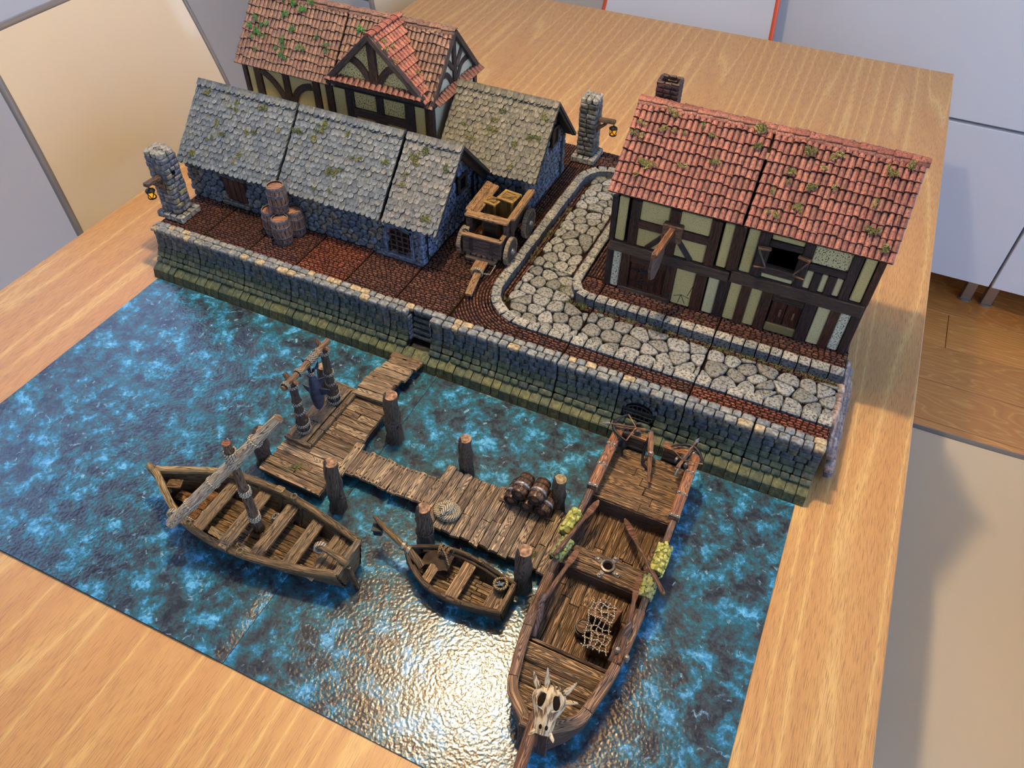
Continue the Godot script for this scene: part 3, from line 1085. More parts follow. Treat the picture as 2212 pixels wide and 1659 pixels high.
func street() -> void:
	var z := -3.6 - T
	var labs := ["brown brick paving tile at the left end, beside the lantern pillar", "brown brick paving tile between the lantern pillar and the barrels", "brown brick paving tile under the stacked barrels",
		"brightest reddish brick paving tile, right of the barrels", "brown brick paving tile in front of the barred cottage window", "brown brick paving tile under the cart's drawbar, above the stair notch"]
	for k in 6:
		paved(labs[k], k * T, z, T, T, BRIGHT if k == 3 else RED, false, 1.0 if k > 1 else 0.8)
	paved("darker brick paving tile under the cart", 5 * T, z - T, T, T, RED, false, 0.8)
	paved("darker brick paving tile behind the cart, before the far cottage's corner", 5 * T, z - 2 * T, T, T, RED, false, 0.8)
	paved("brick paving tile behind the far cottage, left of the far pillar", 5 * T, -45.4, T, 7.9, RED, true, 0.8)
	# base blocks under the buildings
	for g in [["dark base block under the slate roofed stone cottage", 0.0, -24.5, 34.85, 13.95], ["dark base block under the tavern and the far cottage", 0.0, -37.5, 41.8, 12.9], ["dark base block under the red roofed corner house", 55.9, -31.2, 27.7, 13.6]]:
		var o := thing("base_block", g[0], "base", V(g[1], 0, g[2]))
		bx(o, "block", V(g[3] / 2, (UP - 0.05) / 2, g[4] / 2), V(g[3], UP - 0.05, g[4]), M.stone, rgb(52, 44, 40), Basis(), 0.06)
	# street pieces: 2 x 2 modules each
	var zf := -3.6
	var tiles := [
		["street tile where the cobbled lane bends round the corner", 6 * T, zf - 2 * T, 0], ["cobbled street tile left half before the corner house, under the hanging sign", 8 * T, zf - 2 * T, 1], ["cobbled street tile at the right end, with rocky side", 10 * T, zf - 2 * T, 1],
		["cobbled lane tile beside the cart, left of the corner house", 6 * T, zf - 4 * T, 2], ["cobbled lane tile at the far end, by the far lantern pillar", 6 * T, zf - 6 * T, 3]]
	for g: Array in tiles:
		street_tile(g[0], g[1], g[2], g[3])


func kerb_line(par: Node3D, org: Vector3, pts: Array, w: float, tints: Array, y0: float, y1: float) -> void:
	var cv := Curve3D.new()
	for p: Vector2 in pts:
		cv.add_point(V(p.x, 0, p.y))
	var total := cv.get_baked_length()
	var s := 0.0
	while s < total - 0.1:
		var l := 1.55 * rng.randf_range(0.72, 1.3)
		if total - s - l < 0.8:
			l = total - s
		var a = cv.sample_baked(s)
		var b = cv.sample_baked(s + l)
		s += l
		var d: Vector3 = b - a
		var m := mb()
		var h := y1 - y0
		var q := Basis(V(0, 1, 0), atan2(-d.z, d.x))
		# a chamfered block, its top painted pale, blue shade painted into its sides
		var hl := d.length() / 2 - 0.05
		var hw := w / 2 * rng.randf_range(0.93, 1.05)
		var top := []
		var sh := []
		var lo := []
		for e in [[-1, -1], [0.1, -1.03], [1, -1], [1, 1], [-0.1, 1.03], [-1, 1]]:
			var j := rng.randf_range(0.94, 1.02)
			top.append(V(e[0] * (hl - 0.12) * j, h + rng.randf_range(-0.05, 0.04), e[1] * (hw - 0.13) * j))
			sh.append(V(e[0] * hl * j, h - 0.16, e[1] * hw * j))
			lo.append(V(e[0] * hl, 0, e[1] * hw))
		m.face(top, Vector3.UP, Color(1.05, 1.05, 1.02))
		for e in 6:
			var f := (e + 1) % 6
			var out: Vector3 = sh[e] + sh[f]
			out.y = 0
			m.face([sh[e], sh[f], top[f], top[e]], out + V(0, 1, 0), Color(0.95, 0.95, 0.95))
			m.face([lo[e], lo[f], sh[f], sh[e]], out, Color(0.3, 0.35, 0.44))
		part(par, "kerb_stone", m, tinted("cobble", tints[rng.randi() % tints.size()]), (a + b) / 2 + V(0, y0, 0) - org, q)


func street_tile(label: String, x0: float, z0: float, kind: int) -> void:
	var o := thing("street_tile", label, "street", V(x0, 0, z0), Basis(), "cobbled street tiles")
	var org := V(x0, 0, z0)
	var w := 2 * T
	var m := mb(DIRT)
	m.box(V(w / 2, 2.6, w / 2), V(w - 0.06, 5.2, w - 0.06), Basis(), 0.04)
	var raised := []
	var grey_k := [rgb8(172, 170, 156), rgb8(160, 160, 150), rgb8(184, 180, 164), rgb8(150, 152, 146)]
	var cob := [rgb(156, 158, 152), rgb(144, 145, 138), rgb(168, 169, 164), rgb(132, 133, 126)]
	var bk := mb()
	var gut := mb()
	var keep_street: Callable
	var polys := []
	if kind == 1:
		raised = [[x0, -5.5, x0 + w, zf_()], [x0, z0, x0 + w, -14.4]]
		bricks(bk, x0 + 0.05, -5.42, x0 + w - 0.05, -3.64, false, UP, BRIGHT if x0 > 60 else RED)
		bricks(bk, x0 + 0.05, -17.2, x0 + w - 0.05, -14.5, false, UP, RED)
		bricks(gut, x0 + 0.05, -13.15, x0 + w - 0.05, -12.3, false, 5.5, RED, null, 0.8)
		polys = cells(x0 + 0.04, 6.85, x0 + w - 0.04, 12.4, 7, 3, 0.42, 0.045)
		kerb_line(o, org, [Vector2(x0 + 0.02, -6.12), Vector2(x0 + w - 0.02, -6.12)], 1.3, grey_k, 4.9, 6.72)
		kerb_line(o, org, [Vector2(x0 + 0.02, -13.75), Vector2(x0 + w - 0.02, -13.75)], 1.2, grey_k, 4.9, 6.75)
	elif kind == 0:
		var cen := Vector2(50, -11)
		raised = [[x0, -17.5, 43.9, -11], [x0, -11, 44.5, zf_()], [44.5, -6.6, 46.5, zf_()], [46.5, -5.6, x0 + w, zf_()], [53.2, z0, x0 + w, -14.4]]
		var outside := func(c: Vector2) -> bool:
			return c.distance_to(cen) > 5.35 if c.x < 50 and c.y > -11 else true
		bricks(bk, x0 + 0.05, -17.48, 44.0, -10.9, true, UP, RED, null, 0.9)
		# rings of bricks round the bend
		for r in 14:
			var rad := 5.55 + r * 0.36
			var nb := int(rad * PI / 2 / 0.64)
			for q in nb:
				var a := PI + PI / 2 * (q + 0.5 * (r % 2)) / nb
				var p := cen + Vector2(cos(a), -sin(a)) * rad
				if p.x > x0 + 0.2 and p.y < -3.75:
					brick(bk, V(p.x, UP, p.y), Vector2(0.64, 0.36), 90.0 - rad_to_deg(-a) - 180.0 + 0.0, RED[rng.randi() % 4])
		bricks(bk, 50.0, -5.42, x0 + w - 0.05, -3.64, false, UP, RED)
		bricks(bk, 53.2, -17.3, x0 + w - 0.05, -14.5, false, UP, RED)
		bricks(gut, 45.2, -17.48, 46.0, -11.0, true, 5.5, RED, null, 0.8)
		bricks(gut, 54.4, -13.15, x0 + w - 0.05, -12.3, false, 5.5, RED, null, 0.8)
		keep_street = func(c: Vector2) -> bool:
			var p := Vector2(c.x, -c.y)
			if p.x < 50 and p.y > -11:
				return p.distance_to(cen) < 3.6
			if p.x > 52.0 and p.y < -12.8:
				return false
			return true
		polys = cells(46.0, 6.9, x0 + w - 0.04, 17.45, 5, 6, 0.42, 0.045, keep_street)
		var k1 := [Vector2(44.55, z0 + 0.02), Vector2(44.55, -11)]
		for q in range(1, 9):
			var a := PI + PI / 2 * q / 8.0
			k1.append(cen + Vector2(cos(a), -sin(a)) * Vector2(5.4, 4.9).lerp(Vector2(4.9, 4.85), q / 8.0))
		k1.append(Vector2(x0 + w - 0.02, -6.12))
		kerb_line(o, org, k1, 1.2, grey_k, 4.9, 6.72)
		kerb_line(o, org, [Vector2(52.5, z0 + 0.02), Vector2(52.5, -15.9), Vector2(52.85, -14.8), Vector2(53.6, -14.05), Vector2(54.7, -13.75), Vector2(x0 + w - 0.02, -13.75)], 1.15, grey_k, 4.9, 6.75)
	elif kind == 2:
		raised = [[x0, z0, 43.9, z0 + w], [53.2, z0, x0 + w, z0 + w]]
		bricks(bk, x0 + 0.05, z0 + 0.05, 44.0, z0 + w - 0.05, true, UP, RED, null, 0.8)
		bricks(bk, 53.2, z0 + 0.05, x0 + w - 0.05, z0 + w - 0.05, true, UP, RED, null, 0.8)
		bricks(gut, 45.2, z0 + 0.05, 46.0, z0 + w - 0.05, true, 5.5, RED, null, 0.75)
		bricks(gut, 51.3, z0 + 0.05, 51.95, z0 + w - 0.05, true, 5.5, RED, null, 0.75)
		polys = cells(46.0, -z0 - w + 0.04, 51.3, -z0 - 0.04, 3, 8, 0.42, 0.045)
		kerb_line(o, org, [Vector2(44.55, z0 + w - 0.02), Vector2(44.55, z0 + 0.02)], 1.15, grey_k, 4.9, 6.72)
		kerb_line(o, org, [Vector2(52.5, z0 + w - 0.02), Vector2(52.5, z0 + 0.02)], 1.1, grey_k, 4.9, 6.72)
	else:
		raised = [[x0, z0, 44.0, z0 + w], [44.0, z0, x0 + w, -41.6], [44, -41.6, 45.4, -39.2]]
		bricks(bk, x0 + 0.05, -41.4, 44.0, z0 + w - 0.05, true, UP, RED, null, 0.8)
		bricks(bk, x0 + 0.05, z0 + 0.05, x0 + w - 0.05, -41.5, false, UP, RED, null, 0.85)
		bricks(bk, 44.0, -41.5, 45.6, -38.2, true, UP, RED, func(c: Vector2): return c.distance_to(Vector2(48.5, -37.3)) > 4.4, 0.85)
		bricks(gut, 45.2, -36.8, 46.0, z0 + w - 0.05, true, 5.5, RED, null, 0.75)
		polys = cells(46.0, 31.6, x0 + w - 0.1, 40.2, 5, 5, 0.42, 0.045)
		kerb_line(o, org, [Vector2(44.6, z0 + w - 0.02), Vector2(44.6, -37.4), Vector2(45.2, -39.2), Vector2(46.3, -40.4), Vector2(48, -41.0), Vector2(x0 + w - 0.02, -41.0)], 1.15, grey_k, 4.9, 6.72)
	for r: Array in raised:
		m.box(V((r[0] + r[2]) / 2, 3.14, (r[1] + r[3]) / 2) - org, V(r[2] - r[0] - 0.06, 6.26, r[3] - r[1] - 0.06), Basis(), 0.04)
	part(o, "tile_base", m, M.plain)
	for q: MB in [bk, gut]:
		if q.ix.size():
			stuff(part(o, "paving_bricks" if q == bk else "gutter_bricks", q, M.paving, -org))
	var pol := []
	for p: PackedVector2Array in polys:
		pol.append(p)
	lay(o, "cobblestone", pol, 0.34, M.cobble, cob, V(0, 5.36, 0) - org, FLAT, 0.12, -0.12, 0.22, 1.05, 0.84)
	# weeds along the kerb
	var gz := []
	if kind == 1:
		for q in 30:
			gz.append(V(x0 + rng.randf_range(0.2, w - 0.2), 5.45, -12.75 + rng.randf_range(-0.3, 0.25)))
	elif kind == 0:
		for q in 26:
			gz.append(V(51.4, 5.45, -13.4) + V(rng.randf_range(-0.5, 0.5), 0, rng.randf_range(-1.8, 1.0)))
		for q in 14:
			gz.append(V(53.4 + rng.randf_range(-1.2, 2.2), 5.45, -12.8 + rng.randf_range(-0.3, 0.3)))
		for q in 6:
			gz.append(V(45.9 + rng.randf_range(-0.3, 0.3), 5.45, -9.6 + rng.randf_range(-0.8, 0.8)))
	elif kind == 2:
		for q in 16:
			gz.append(V(45.5 + rng.randf_range(-0.25, 0.25), 5.45, z0 + rng.randf_range(0.5, w - 0.5)))
	else:
		for q in 16:
			gz.append(V(47.6 + rng.randf_range(-1.4, 2.2), 5.45, -39.9 + rng.randf_range(-0.3, 0.3)))
	var gm := mb()
	for p: Vector3 in gz:
		for q in 22:
			var b0 := p + V(rng.randf_range(-0.35, 0.35), 0, rng.randf_range(-0.3, 0.3))
			var tip := b0 + V(rng.randf_range(-0.22, 0.22), rng.randf_range(0.15, 0.5), rng.randf_range(-0.22, 0.22))
			var e := V(rng.randf_range(-1, 1), 0, rng.randf_range(-1, 1)).normalized() * 0.03
			var c: Color = [rgb(106, 116, 60), rgb(134, 140, 76), rgb(78, 90, 46), rgb(150, 148, 96)][rng.randi() % 4]
			gm.face([b0 - e, b0 + e, tip], V(0, 0.3, 1), c)
	stuff(part(o, "grass_tuft", gm, M.moss, -org))
	if kind == 1 and x0 > 60:  # rocky side of the end piece
		var rock := [rgb8(196, 168, 150), rgb8(180, 156, 142), rgb8(150, 140, 138), rgb8(206, 184, 166)]
		for q in 10:
			for r in 4:
				var zz := -4.4 - q * 1.35 - (r % 2) * 0.5
				var yy := 5.0 - r * 1.35
				part(o, "rock", unit_stone(), tinted("stone", rock[rng.randi() % 4]), V(x0 + w + 0.25 + (3 - absf(yy - 2.0)) * 0.12 + (4 - r) * -0.05 + r * 0.3, yy, zz) - org, scl(rot(V(0, 1, 0), 90 + rng.randf_range(-15, 15)) * rot(V(1, 0, 0), -15), V(1.5, 1.35, 0.6)))


func zf_() -> float:
	return -3.6


# --- roofs. Origin: the left end of the eave. y runs up the slope, z out of it.
func roof(label: String, kind: String, eave: Vector3, width: float, rise: float, run: float, nc: int, nr: int, tints: Array, moss_col: Array, nm: int, skip = null, ridge_tint = null) -> Node3D:
	var ln := sqrt(rise * rise + run * run)
	var b := Basis(V(1, 0, 0), V(0, rise / ln, -run / ln), V(0, run / ln, rise / ln))
	var o := thing("roof_section", label, "roof", eave, b, "lift-off roof sections")
	var dark: Color = rgb(46, 30, 26) if kind == "tile" else rgb(44, 46, 48)
	var m := mb(dark)
	m.box(V(width / 2, ln / 2, -0.16), V(width - 0.1, ln, 0.3), Basis(), 0.03)
	# the far slope, unseen from here
	var bb := b.inverse() * Basis(V(1, 0, 0), V(0, rise / ln, run / ln), V(0, -run / ln, rise / ln))
	m.box(V(width / 2, ln, 0) + bb * V(0, -ln / 2, -0.1), V(width - 0.1, ln, 0.4), bb, 0.03)
	part(o, "roof_board", m, M.clay)
	var cw := width / nc
	var rh := ln / nr
	for j in range(nr - 1, -1, -1):
		for i in nc + (1 if kind == "slate" else 0):
			var x := (i + 0.5) * cw
			var wid := cw
			if kind == "slate":
				x += -cw * 0.5 if j % 2 == 0 else 0.0
				if j % 2 == 0 and i == 0:
					x += cw * 0.25
					wid *= 0.5
				elif i == nc and j % 2 == 0:
					x -= cw * 0.25
					wid *= 0.5
				elif i == nc:
					continue
			var y := (j + 0.5) * rh
			if skip and skip.call(x, y):
				continue
			if kind == "slate":
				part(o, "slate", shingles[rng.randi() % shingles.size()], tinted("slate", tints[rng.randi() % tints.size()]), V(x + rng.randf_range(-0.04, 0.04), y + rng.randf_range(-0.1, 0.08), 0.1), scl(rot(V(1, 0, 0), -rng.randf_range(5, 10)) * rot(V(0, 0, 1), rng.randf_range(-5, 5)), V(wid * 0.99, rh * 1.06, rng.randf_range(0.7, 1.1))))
			else:
				part(o, "roof_tile", pantiles[rng.randi() % pantiles.size()], tinted("clay", tints[rng.randi() % tints.size()]), V(x, y + (rng.randf_range(-0.13, 0.1) if j else 0.0) + (0.09 * sin(i * 0.9 + j * 2.1) if j else 0.0), 0.05), scl(rot(V(1, 0, 0), -rng.randf_range(4, 7)) * rot(V(0, 0, 1), rng.randf_range(-2, 2)), V(cw * 1.0, rh * 1.1, cw * 0.82)))
	# ridge
	var n := int(width / (1.5 if kind == "tile" else 0.75))
	for i in n:
		var rt: Array = ridge_tint if ridge_tint else tints
		if skip and kind == "tile" and skip.call((i + 0.5) * width / n, ln + 0.5):
			continue
		if kind == "tile":
			part(o, "ridge_tile", pantiles[i % 5], tinted("clay", rt[rng.randi() % rt.size()]), V((i + 0.5) * width / n, ln, 0.0) + b.inverse() * V(0, -0.02 + 0.05 * (i % 2), 0), scl(b.inverse() * Basis(V(0, 0, 1), V(1, 0, 0), V(0, 1, 0)), V(1.25, width / n * 0.98, 0.62)))
			part(o, "ridge_course", pantiles[i % 5], tinted("clay", rt[rng.randi() % rt.size()]), V((i + 0.5) * width / n, ln - 0.52, 0.2), scl(Basis(V(0, -1, 0), V(1, 0, 0), V(0, 0, 1)), V(0.7, width / n * 0.97, 0.28)))
		else:
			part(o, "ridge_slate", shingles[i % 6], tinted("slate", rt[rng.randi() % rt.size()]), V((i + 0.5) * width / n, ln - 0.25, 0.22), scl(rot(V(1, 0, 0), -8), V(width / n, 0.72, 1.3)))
	for q in nm:
		var p := V(rng.randf_range(0.04, 0.96) * width, (0.05 + 0.9 * rng.randf()) * ln, 0.5 if kind == "tile" else 0.42)
		if skip and skip.call(p.x, p.y):
			continue
		for e in rng.randi_range(1, 3):
			moss(o, "moss_tuft", p + V(rng.randf_range(-0.6, 0.6), rng.randf_range(-0.25, 0.25), 0), Basis(), rng.randf_range(0.55, 0.95), moss_col[rng.randi() % moss_col.size()])
	return o


func slate_tints(kind: int) -> Array:
	return [rgb8(150, 164, 172), rgb8(138, 152, 162), rgb8(160, 172, 176), rgb8(128, 142, 152), rgb8(152, 160, 158)] if kind == 0 else [rgb8(158, 156, 138), rgb8(146, 144, 128), rgb8(168, 164, 146), rgb8(136, 136, 122), rgb8(154, 154, 138)] if kind == 1 else [rgb8(164, 168, 166), rgb8(152, 158, 158), rgb8(174, 174, 166), rgb8(142, 148, 148)]


func cottages() -> void:
	var mossy := [rgb8(112, 116, 66), rgb8(132, 130, 84), rgb8(94, 104, 58)]
	var blue := [rgb8(104, 116, 130), rgb8(90, 104, 122), rgb8(120, 128, 136), rgb8(112, 112, 110), rgb8(82, 94, 110)]
	# long slate cottage at the front
	var h := 5.5
	var L := 34.9
	var D := 13.9
	var o := thing("stone_cottage", "long low stone cottage with a barred window and shutters, beside the barrels", "cottage", V(0.05, UP, -10.5), Basis())
	var m := mb(rgb(30, 33, 38))
	m.box(V(L / 2, h / 2, -0.75), V(L, h, 1.0), Basis(), 0.04)
	m.box(V(L / 2, h / 2, -D + 0.75), V(L, h, 1.0), Basis(), 0.04)
	m.box(V(0.6, h / 2, -D / 2), V(0.9, h, D - 1), Basis(), 0.04)
	m.box(V(L - 0.6, h / 2, -D / 2), V(0.9, h, D - 1), Basis(), 0.04)
	for x in [0.3, L - 1.0]:
		m.face([V(x, h, -0.4), V(x, h, -D + 0.4), V(x, h + 6.8, -D / 2)], V(-1, 0, 0), m.col)
		m.face([V(x + 0.75, h, -0.4), V(x + 0.75, h, -D + 0.4), V(x + 0.75, h + 6.8, -D / 2)], V(1, 0, 0), m.col)
	part(o, "wall_core", m, M.stone)
	# rubble of the front wall; the windows stay open
	var dull := [rgb(104, 114, 124), rgb(92, 104, 116), rgb(118, 122, 120), rgb(128, 122, 108), rgb(84, 98, 114)]
	var keep := func(c: Vector2) -> bool:
		return not (c.x > 5.3 and c.x < 9.2 and c.y > 0.7 and c.y < 4.3) and not (c.x > 29.9 and c.x < 33.3 and c.y > 0.7 and c.y < 4.5)
	lay(o, "wall_stone", cells(0, 0, L, h, 30, 8, 0.36, 0.035, keep), 0.3, M.stone, dull, V(0, 0, -0.28), Basis(), 0.15, -0.05, 0.38, 1.4, 0.84)
	var gb := Basis(V(0, 0, -1), V(0, 1, 0), V(1, 0, 0))  # the right gable: x goes away from the sea
	var gk := func(c: Vector2) -> bool:
		return not (c.x > 8.7 and c.x < 11.6 and c.y > 4.3 and c.y < 7.1)
	lay(o, "wall_stone", cells(0, 0, D, h + 6.5, 15, 16, 0.36, 0.035, gk, PackedVector2Array([Vector2(0, 0), Vector2(D, 0), Vector2(D, h), Vector2(D / 2, h + 6.6), Vector2(0, h)])), 0.26, M.stone, [rgb(128, 148, 180), rgb(112, 132, 166), rgb(150, 164, 188), rgb(136, 142, 152)], V(L - 0.3, 0, 0), gb, 0.15, -0.05, 0.4, 1.35, 0.84)
	for g in [[0.25, -0.3], [L - 0.27, -0.28], [L - 0.27, -D + 0.3]]:
		quoins(o, g[0], g[1], h, [rgb(122, 138, 162), rgb(108, 124, 148), rgb(136, 144, 156)])
	# shuttered window
	bx(o, "window_recess", V(7.25, 2.5, -0.42), V(3.9, 3.7, 0.35), M.wood, rgb(24, 16, 14), Basis(), 0.03)
	for k in 4:
		bx(o, "shutter_board", V(5.95 + k * 0.87, 2.55, -0.18), V(0.8, 3.1, 0.22), M.timber, rgb(84, 48, 36), Basis(), 0.05)
	bx(o, "window_sill", V(7.25, 0.65, 0.05), V(4.1, 0.5, 0.6), M.stone, rgb(112, 112, 104), Basis(), 0.08, 1.3)
	bx(o, "lintel", V(7.25, 4.55, -0.05), V(4.4, 0.45, 0.5), M.stone, rgb(70, 78, 86), Basis(), 0.08, 1.3)
	# barred window with an arched head
	bx(o, "window_recess", V(31.6, 2.6, -0.42), V(3.5, 4.0, 0.35), M.wood, rgb(22, 15, 13), Basis(), 0.03)
	for k in 4:
		bx(o, "window_bar", V(30.4 + k * 0.8, 2.5, -0.12), V(0.2, 3.5, 0.2), M.timber, rgb(88, 62, 50), Basis(), 0.04)
	for k in 5:
		bx(o, "window_bar", V(31.6, 1.0 + k * 0.75, -0.05), V(3.2, 0.18, 0.18), M.timber, rgb(88, 62, 50), Basis(), 0.04)
	for s in [-1, 1]:
		bx(o, "window_jamb", V(31.6 + s * 1.85, 2.5, 0.0), V(0.42, 4.2, 0.5), M.stone, rgb(104, 118, 140), Basis(), 0.08, 1.4)
		bx(o, "lintel", V(31.6 + s * 1.0, 4.45, 0.0), V(2.1, 0.5, 0.5), M.stone, rgb(96, 110, 132), rot(V(0, 0, 1), -16 * s), 0.08, 1.4)
	bx(o, "window_sill", V(31.6, 0.42, 0.08), V(4.2, 0.42, 0.6), M.stone, rgb(100, 112, 132), Basis(), 0.08, 1.4)
	bx(o, "corner_plinth", V(31.6, 0.15, 0.1), V(6.6, 0.3, 0.5), M.stone, rgb(92, 104, 124), Basis(), 0.06, 1.3)
	# gable window
	window_frame(o, V(L + 0.05, 5.75, -10.2), gb, 2.2, 2.3)
	# barge board under the last roof section
	for s in [-1, 1]:
		bx(o, "barge_board", V(L + 1.35, h + 2.95, -D / 2 + s * 3.45), V(0.3, 0.75, 9.2), M.timber, rgb(70, 54, 44), rot(V(1, 0, 0), 45.5 * s), 0.06)
	var st := slate_tints(0)
	roof("left slate roof section of the front cottage, above the shuttered window", "slate", V(-0.5, 11.75, -9.95), 15.2, 7.4, 7.25, 21, 14, st, mossy, 12)
	roof("middle slate roof section of the front cottage, behind the barrels", "slate", V(15.05, 11.75, -9.95), 14.6, 7.4, 7.25, 20, 14, st, mossy, 12)
	roof("short right slate roof section of the front cottage, above the barred window", "slate", V(30.05, 11.75, -9.95), 7.2, 7.4, 7.25, 10, 14, slate_tints(2), mossy, 8)
	# the far cottage
	o = thing("stone_cottage", "second stone cottage with olive slates, behind the cart and beside the tavern", "cottage", V(29.4, UP, -24.6), Basis())
	L = 12.4
	D = 12.9
	h = 6.2
	m = mb(rgb(28, 32, 38))
	m.box(V(L / 2, h / 2, -0.7), V(L, h, 1.0), Basis(), 0.04)
	m.box(V(L / 2, h / 2, -D + 0.75), V(L, h, 1.0), Basis(), 0.04)
	m.box(V(L - 0.6, h / 2, -D / 2), V(0.9, h, D - 1), Basis(), 0.04)
	m.box(V(0.6, h / 2, -D / 2), V(0.9, h, D - 1), Basis(), 0.04)
	for x in [0.3, L - 1.0]:
		m.face([V(x, h, -0.4), V(x, h, -D + 0.4), V(x, h + 6.6, -D / 2)], V(-1, 0, 0), m.col)
		m.face([V(x + 0.75, h, -0.4), V(x + 0.75, h, -D + 0.4), V(x + 0.75, h + 6.6, -D / 2)], V(1, 0, 0), m.col)
	part(o, "wall_core", m, M.stone)
	lay(o, "wall_stone", cells(5.7, 0, L, h, 6, 7, 0.3, 0.06), 0.3, M.stone, dull, V(0, 0, -0.22), Basis(), 0.15, -0.05, 0.38, 1.4, 0.84)
	gk = func(c: Vector2) -> bool:
		return not (c.x > 7.6 and c.x < 10.6 and c.y > 5.6 and c.y < 8.9)
	lay(o, "wall_stone", cells(0, 0, D, h + 6.5, 14, 17, 0.36, 0.035, gk, PackedVector2Array([Vector2(0, 0), Vector2(D, 0), Vector2(D, h), Vector2(D / 2, h + 6.5), Vector2(0, h)])), 0.26, M.stone, [rgb(116, 130, 152), rgb(102, 118, 140), rgb(130, 140, 154), rgb(126, 128, 130)], V(L - 0.3, 0, 0), gb, 0.15, -0.05, 0.4, 1.35, 0.84)
	window_frame(o, V(L + 0.05, 7.3, -9.1), gb, 2.0, 2.6)
	for z in [-0.28, -D + 0.3]:
		quoins(o, L - 0.27, z, h, [rgb(112, 124, 142), rgb(98, 112, 130), rgb(128, 132, 136)])
	for s in [-1, 1]:
		bx(o, "barge_board", V(L + 1.2, h + 3.3, -D / 2 + s * 3.25), V(0.3, 0.7, 9.0), M.timber, rgb(60, 48, 40), rot(V(1, 0, 0), 46.5 * s), 0.06)
	roof("olive grey slate roof of the far cottage, behind the cart", "slate", V(29.45, 12.3, -24.15), 13.9, 7.3, 6.75, 20, 14, slate_tints(1), mossy, 13)


# squared stones up a corner of a wall
func quoins(o: Node3D, x: float, z: float, h: float, tints: Array) -> void:
	var y := 0.0
	var k := 0
	while y < h - 0.3:
		var e := minf(rng.randf_range(0.75, 1.05), h - y)
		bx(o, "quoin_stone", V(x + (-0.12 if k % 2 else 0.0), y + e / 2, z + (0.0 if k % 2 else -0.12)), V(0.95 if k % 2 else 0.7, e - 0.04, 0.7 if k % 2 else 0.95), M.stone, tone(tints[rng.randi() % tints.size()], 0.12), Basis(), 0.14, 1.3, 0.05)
		y += e
		k += 1


func window_frame(o: Node3D, at: Vector3, b: Basis, w: float, h: float) -> void:
	var wood := rgb(94, 74, 58)
	bx(o, "window_glass", at + b * V(0, 0, -0.15), V(w - 0.4, h - 0.4, 0.2), M.iron, rgb(24, 26, 30), b, 0.03)
	for s in [-1, 1]:
		bx(o, "window_frame", at + b * V(s * (w / 2 - 0.15), 0, 0), V(0.32, h, 0.3), M.timber, wood, b, 0.05)
		bx(o, "window_frame", at + b * V(0, s * (h / 2 - 0.15), 0), V(w, 0.32, 0.3), M.timber, wood, b, 0.05)


# --- timber framing on a plane: beams from (x, y) to (x, y), panels as rectangles
func beam(o: Node3D, a: Vector2, c: Vector2, w: float, at: Vector3, b: Basis, col: Color, depth := 0.5) -> void:
	var d := c - a
	var len := d.length()
	var q := b * Basis(V(d.x / len, d.y / len, 0), V(-d.y / len, d.x / len, 0), V(0, 0, 1))
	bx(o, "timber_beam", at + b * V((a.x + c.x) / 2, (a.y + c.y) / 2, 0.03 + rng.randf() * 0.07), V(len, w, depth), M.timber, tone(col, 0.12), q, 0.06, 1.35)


func panel(o: Node3D, x0: float, y0: float, x1: float, y1: float, at: Vector3, b: Basis, col: Color, pitted := false) -> void:
	bx(o, "plaster_panel", at + b * V((x0 + x1) / 2, (y0 + y1) / 2, -0.06), V(x1 - x0 - 0.06, y1 - y0 - 0.06, 0.42), M.plaster_pitted if pitted else M.plaster, tone(col, 0.06), b, 0.1, 1.1)


func curved_brace(o: Node3D, pts: Array, w: float, at: Vector3, b: Basis, col: Color) -> void:
	var cv := Curve3D.new()
	for k in pts.size():
		var tan: Vector2 = (pts[mini(k + 1, pts.size() - 1)] - pts[maxi(k - 1, 0)]) * 0.2
		cv.add_point(V(pts[k].x, pts[k].y, 0), V(-tan.x, -tan.y, 0), V(tan.x, tan.y, 0))
	var n := 8
	var m := mb(col)
	var rows := []
	for k in n + 1:
		var p = cv.sample_baked(cv.get_baked_length() * k / n)
		var q = cv.sample_baked(cv.get_baked_length() * minf(1, (k + 0.2) / n)) - cv.sample_baked(cv.get_baked_length() * maxf(0, (k - 0.2) / n))
		var s := V(-q.y, q.x, 0).normalized() * w / 2
		rows.append([p - s, p + s])
	var u := 0.0
	for k in n:
		var a: Array = rows[k]
		var c: Array = rows[k + 1]
		var l: float = (c[0] - a[0]).length()
		var f := V(0, 0, 0.3)
		m.face([at + b * (a[0] + f), at + b * (c[0] + f), at + b * (c[1] + f), at + b * (a[1] + f)], b * V(0, 0, 1), col, [Vector2(u, 0), Vector2(u + l, 0), Vector2(u + l, w), Vector2(u, w)])
		for e in 2:
			m.face([at + b * (a[e] + f), at + b * (c[e] + f), at + b * c[e], at + b * a[e]], b * (a[e] - a[1 - e]), Color(col.r * 0.8, col.g * 0.8, col.b * 0.8))
		u += l
	part(o, "timber_brace", m, M.timber)


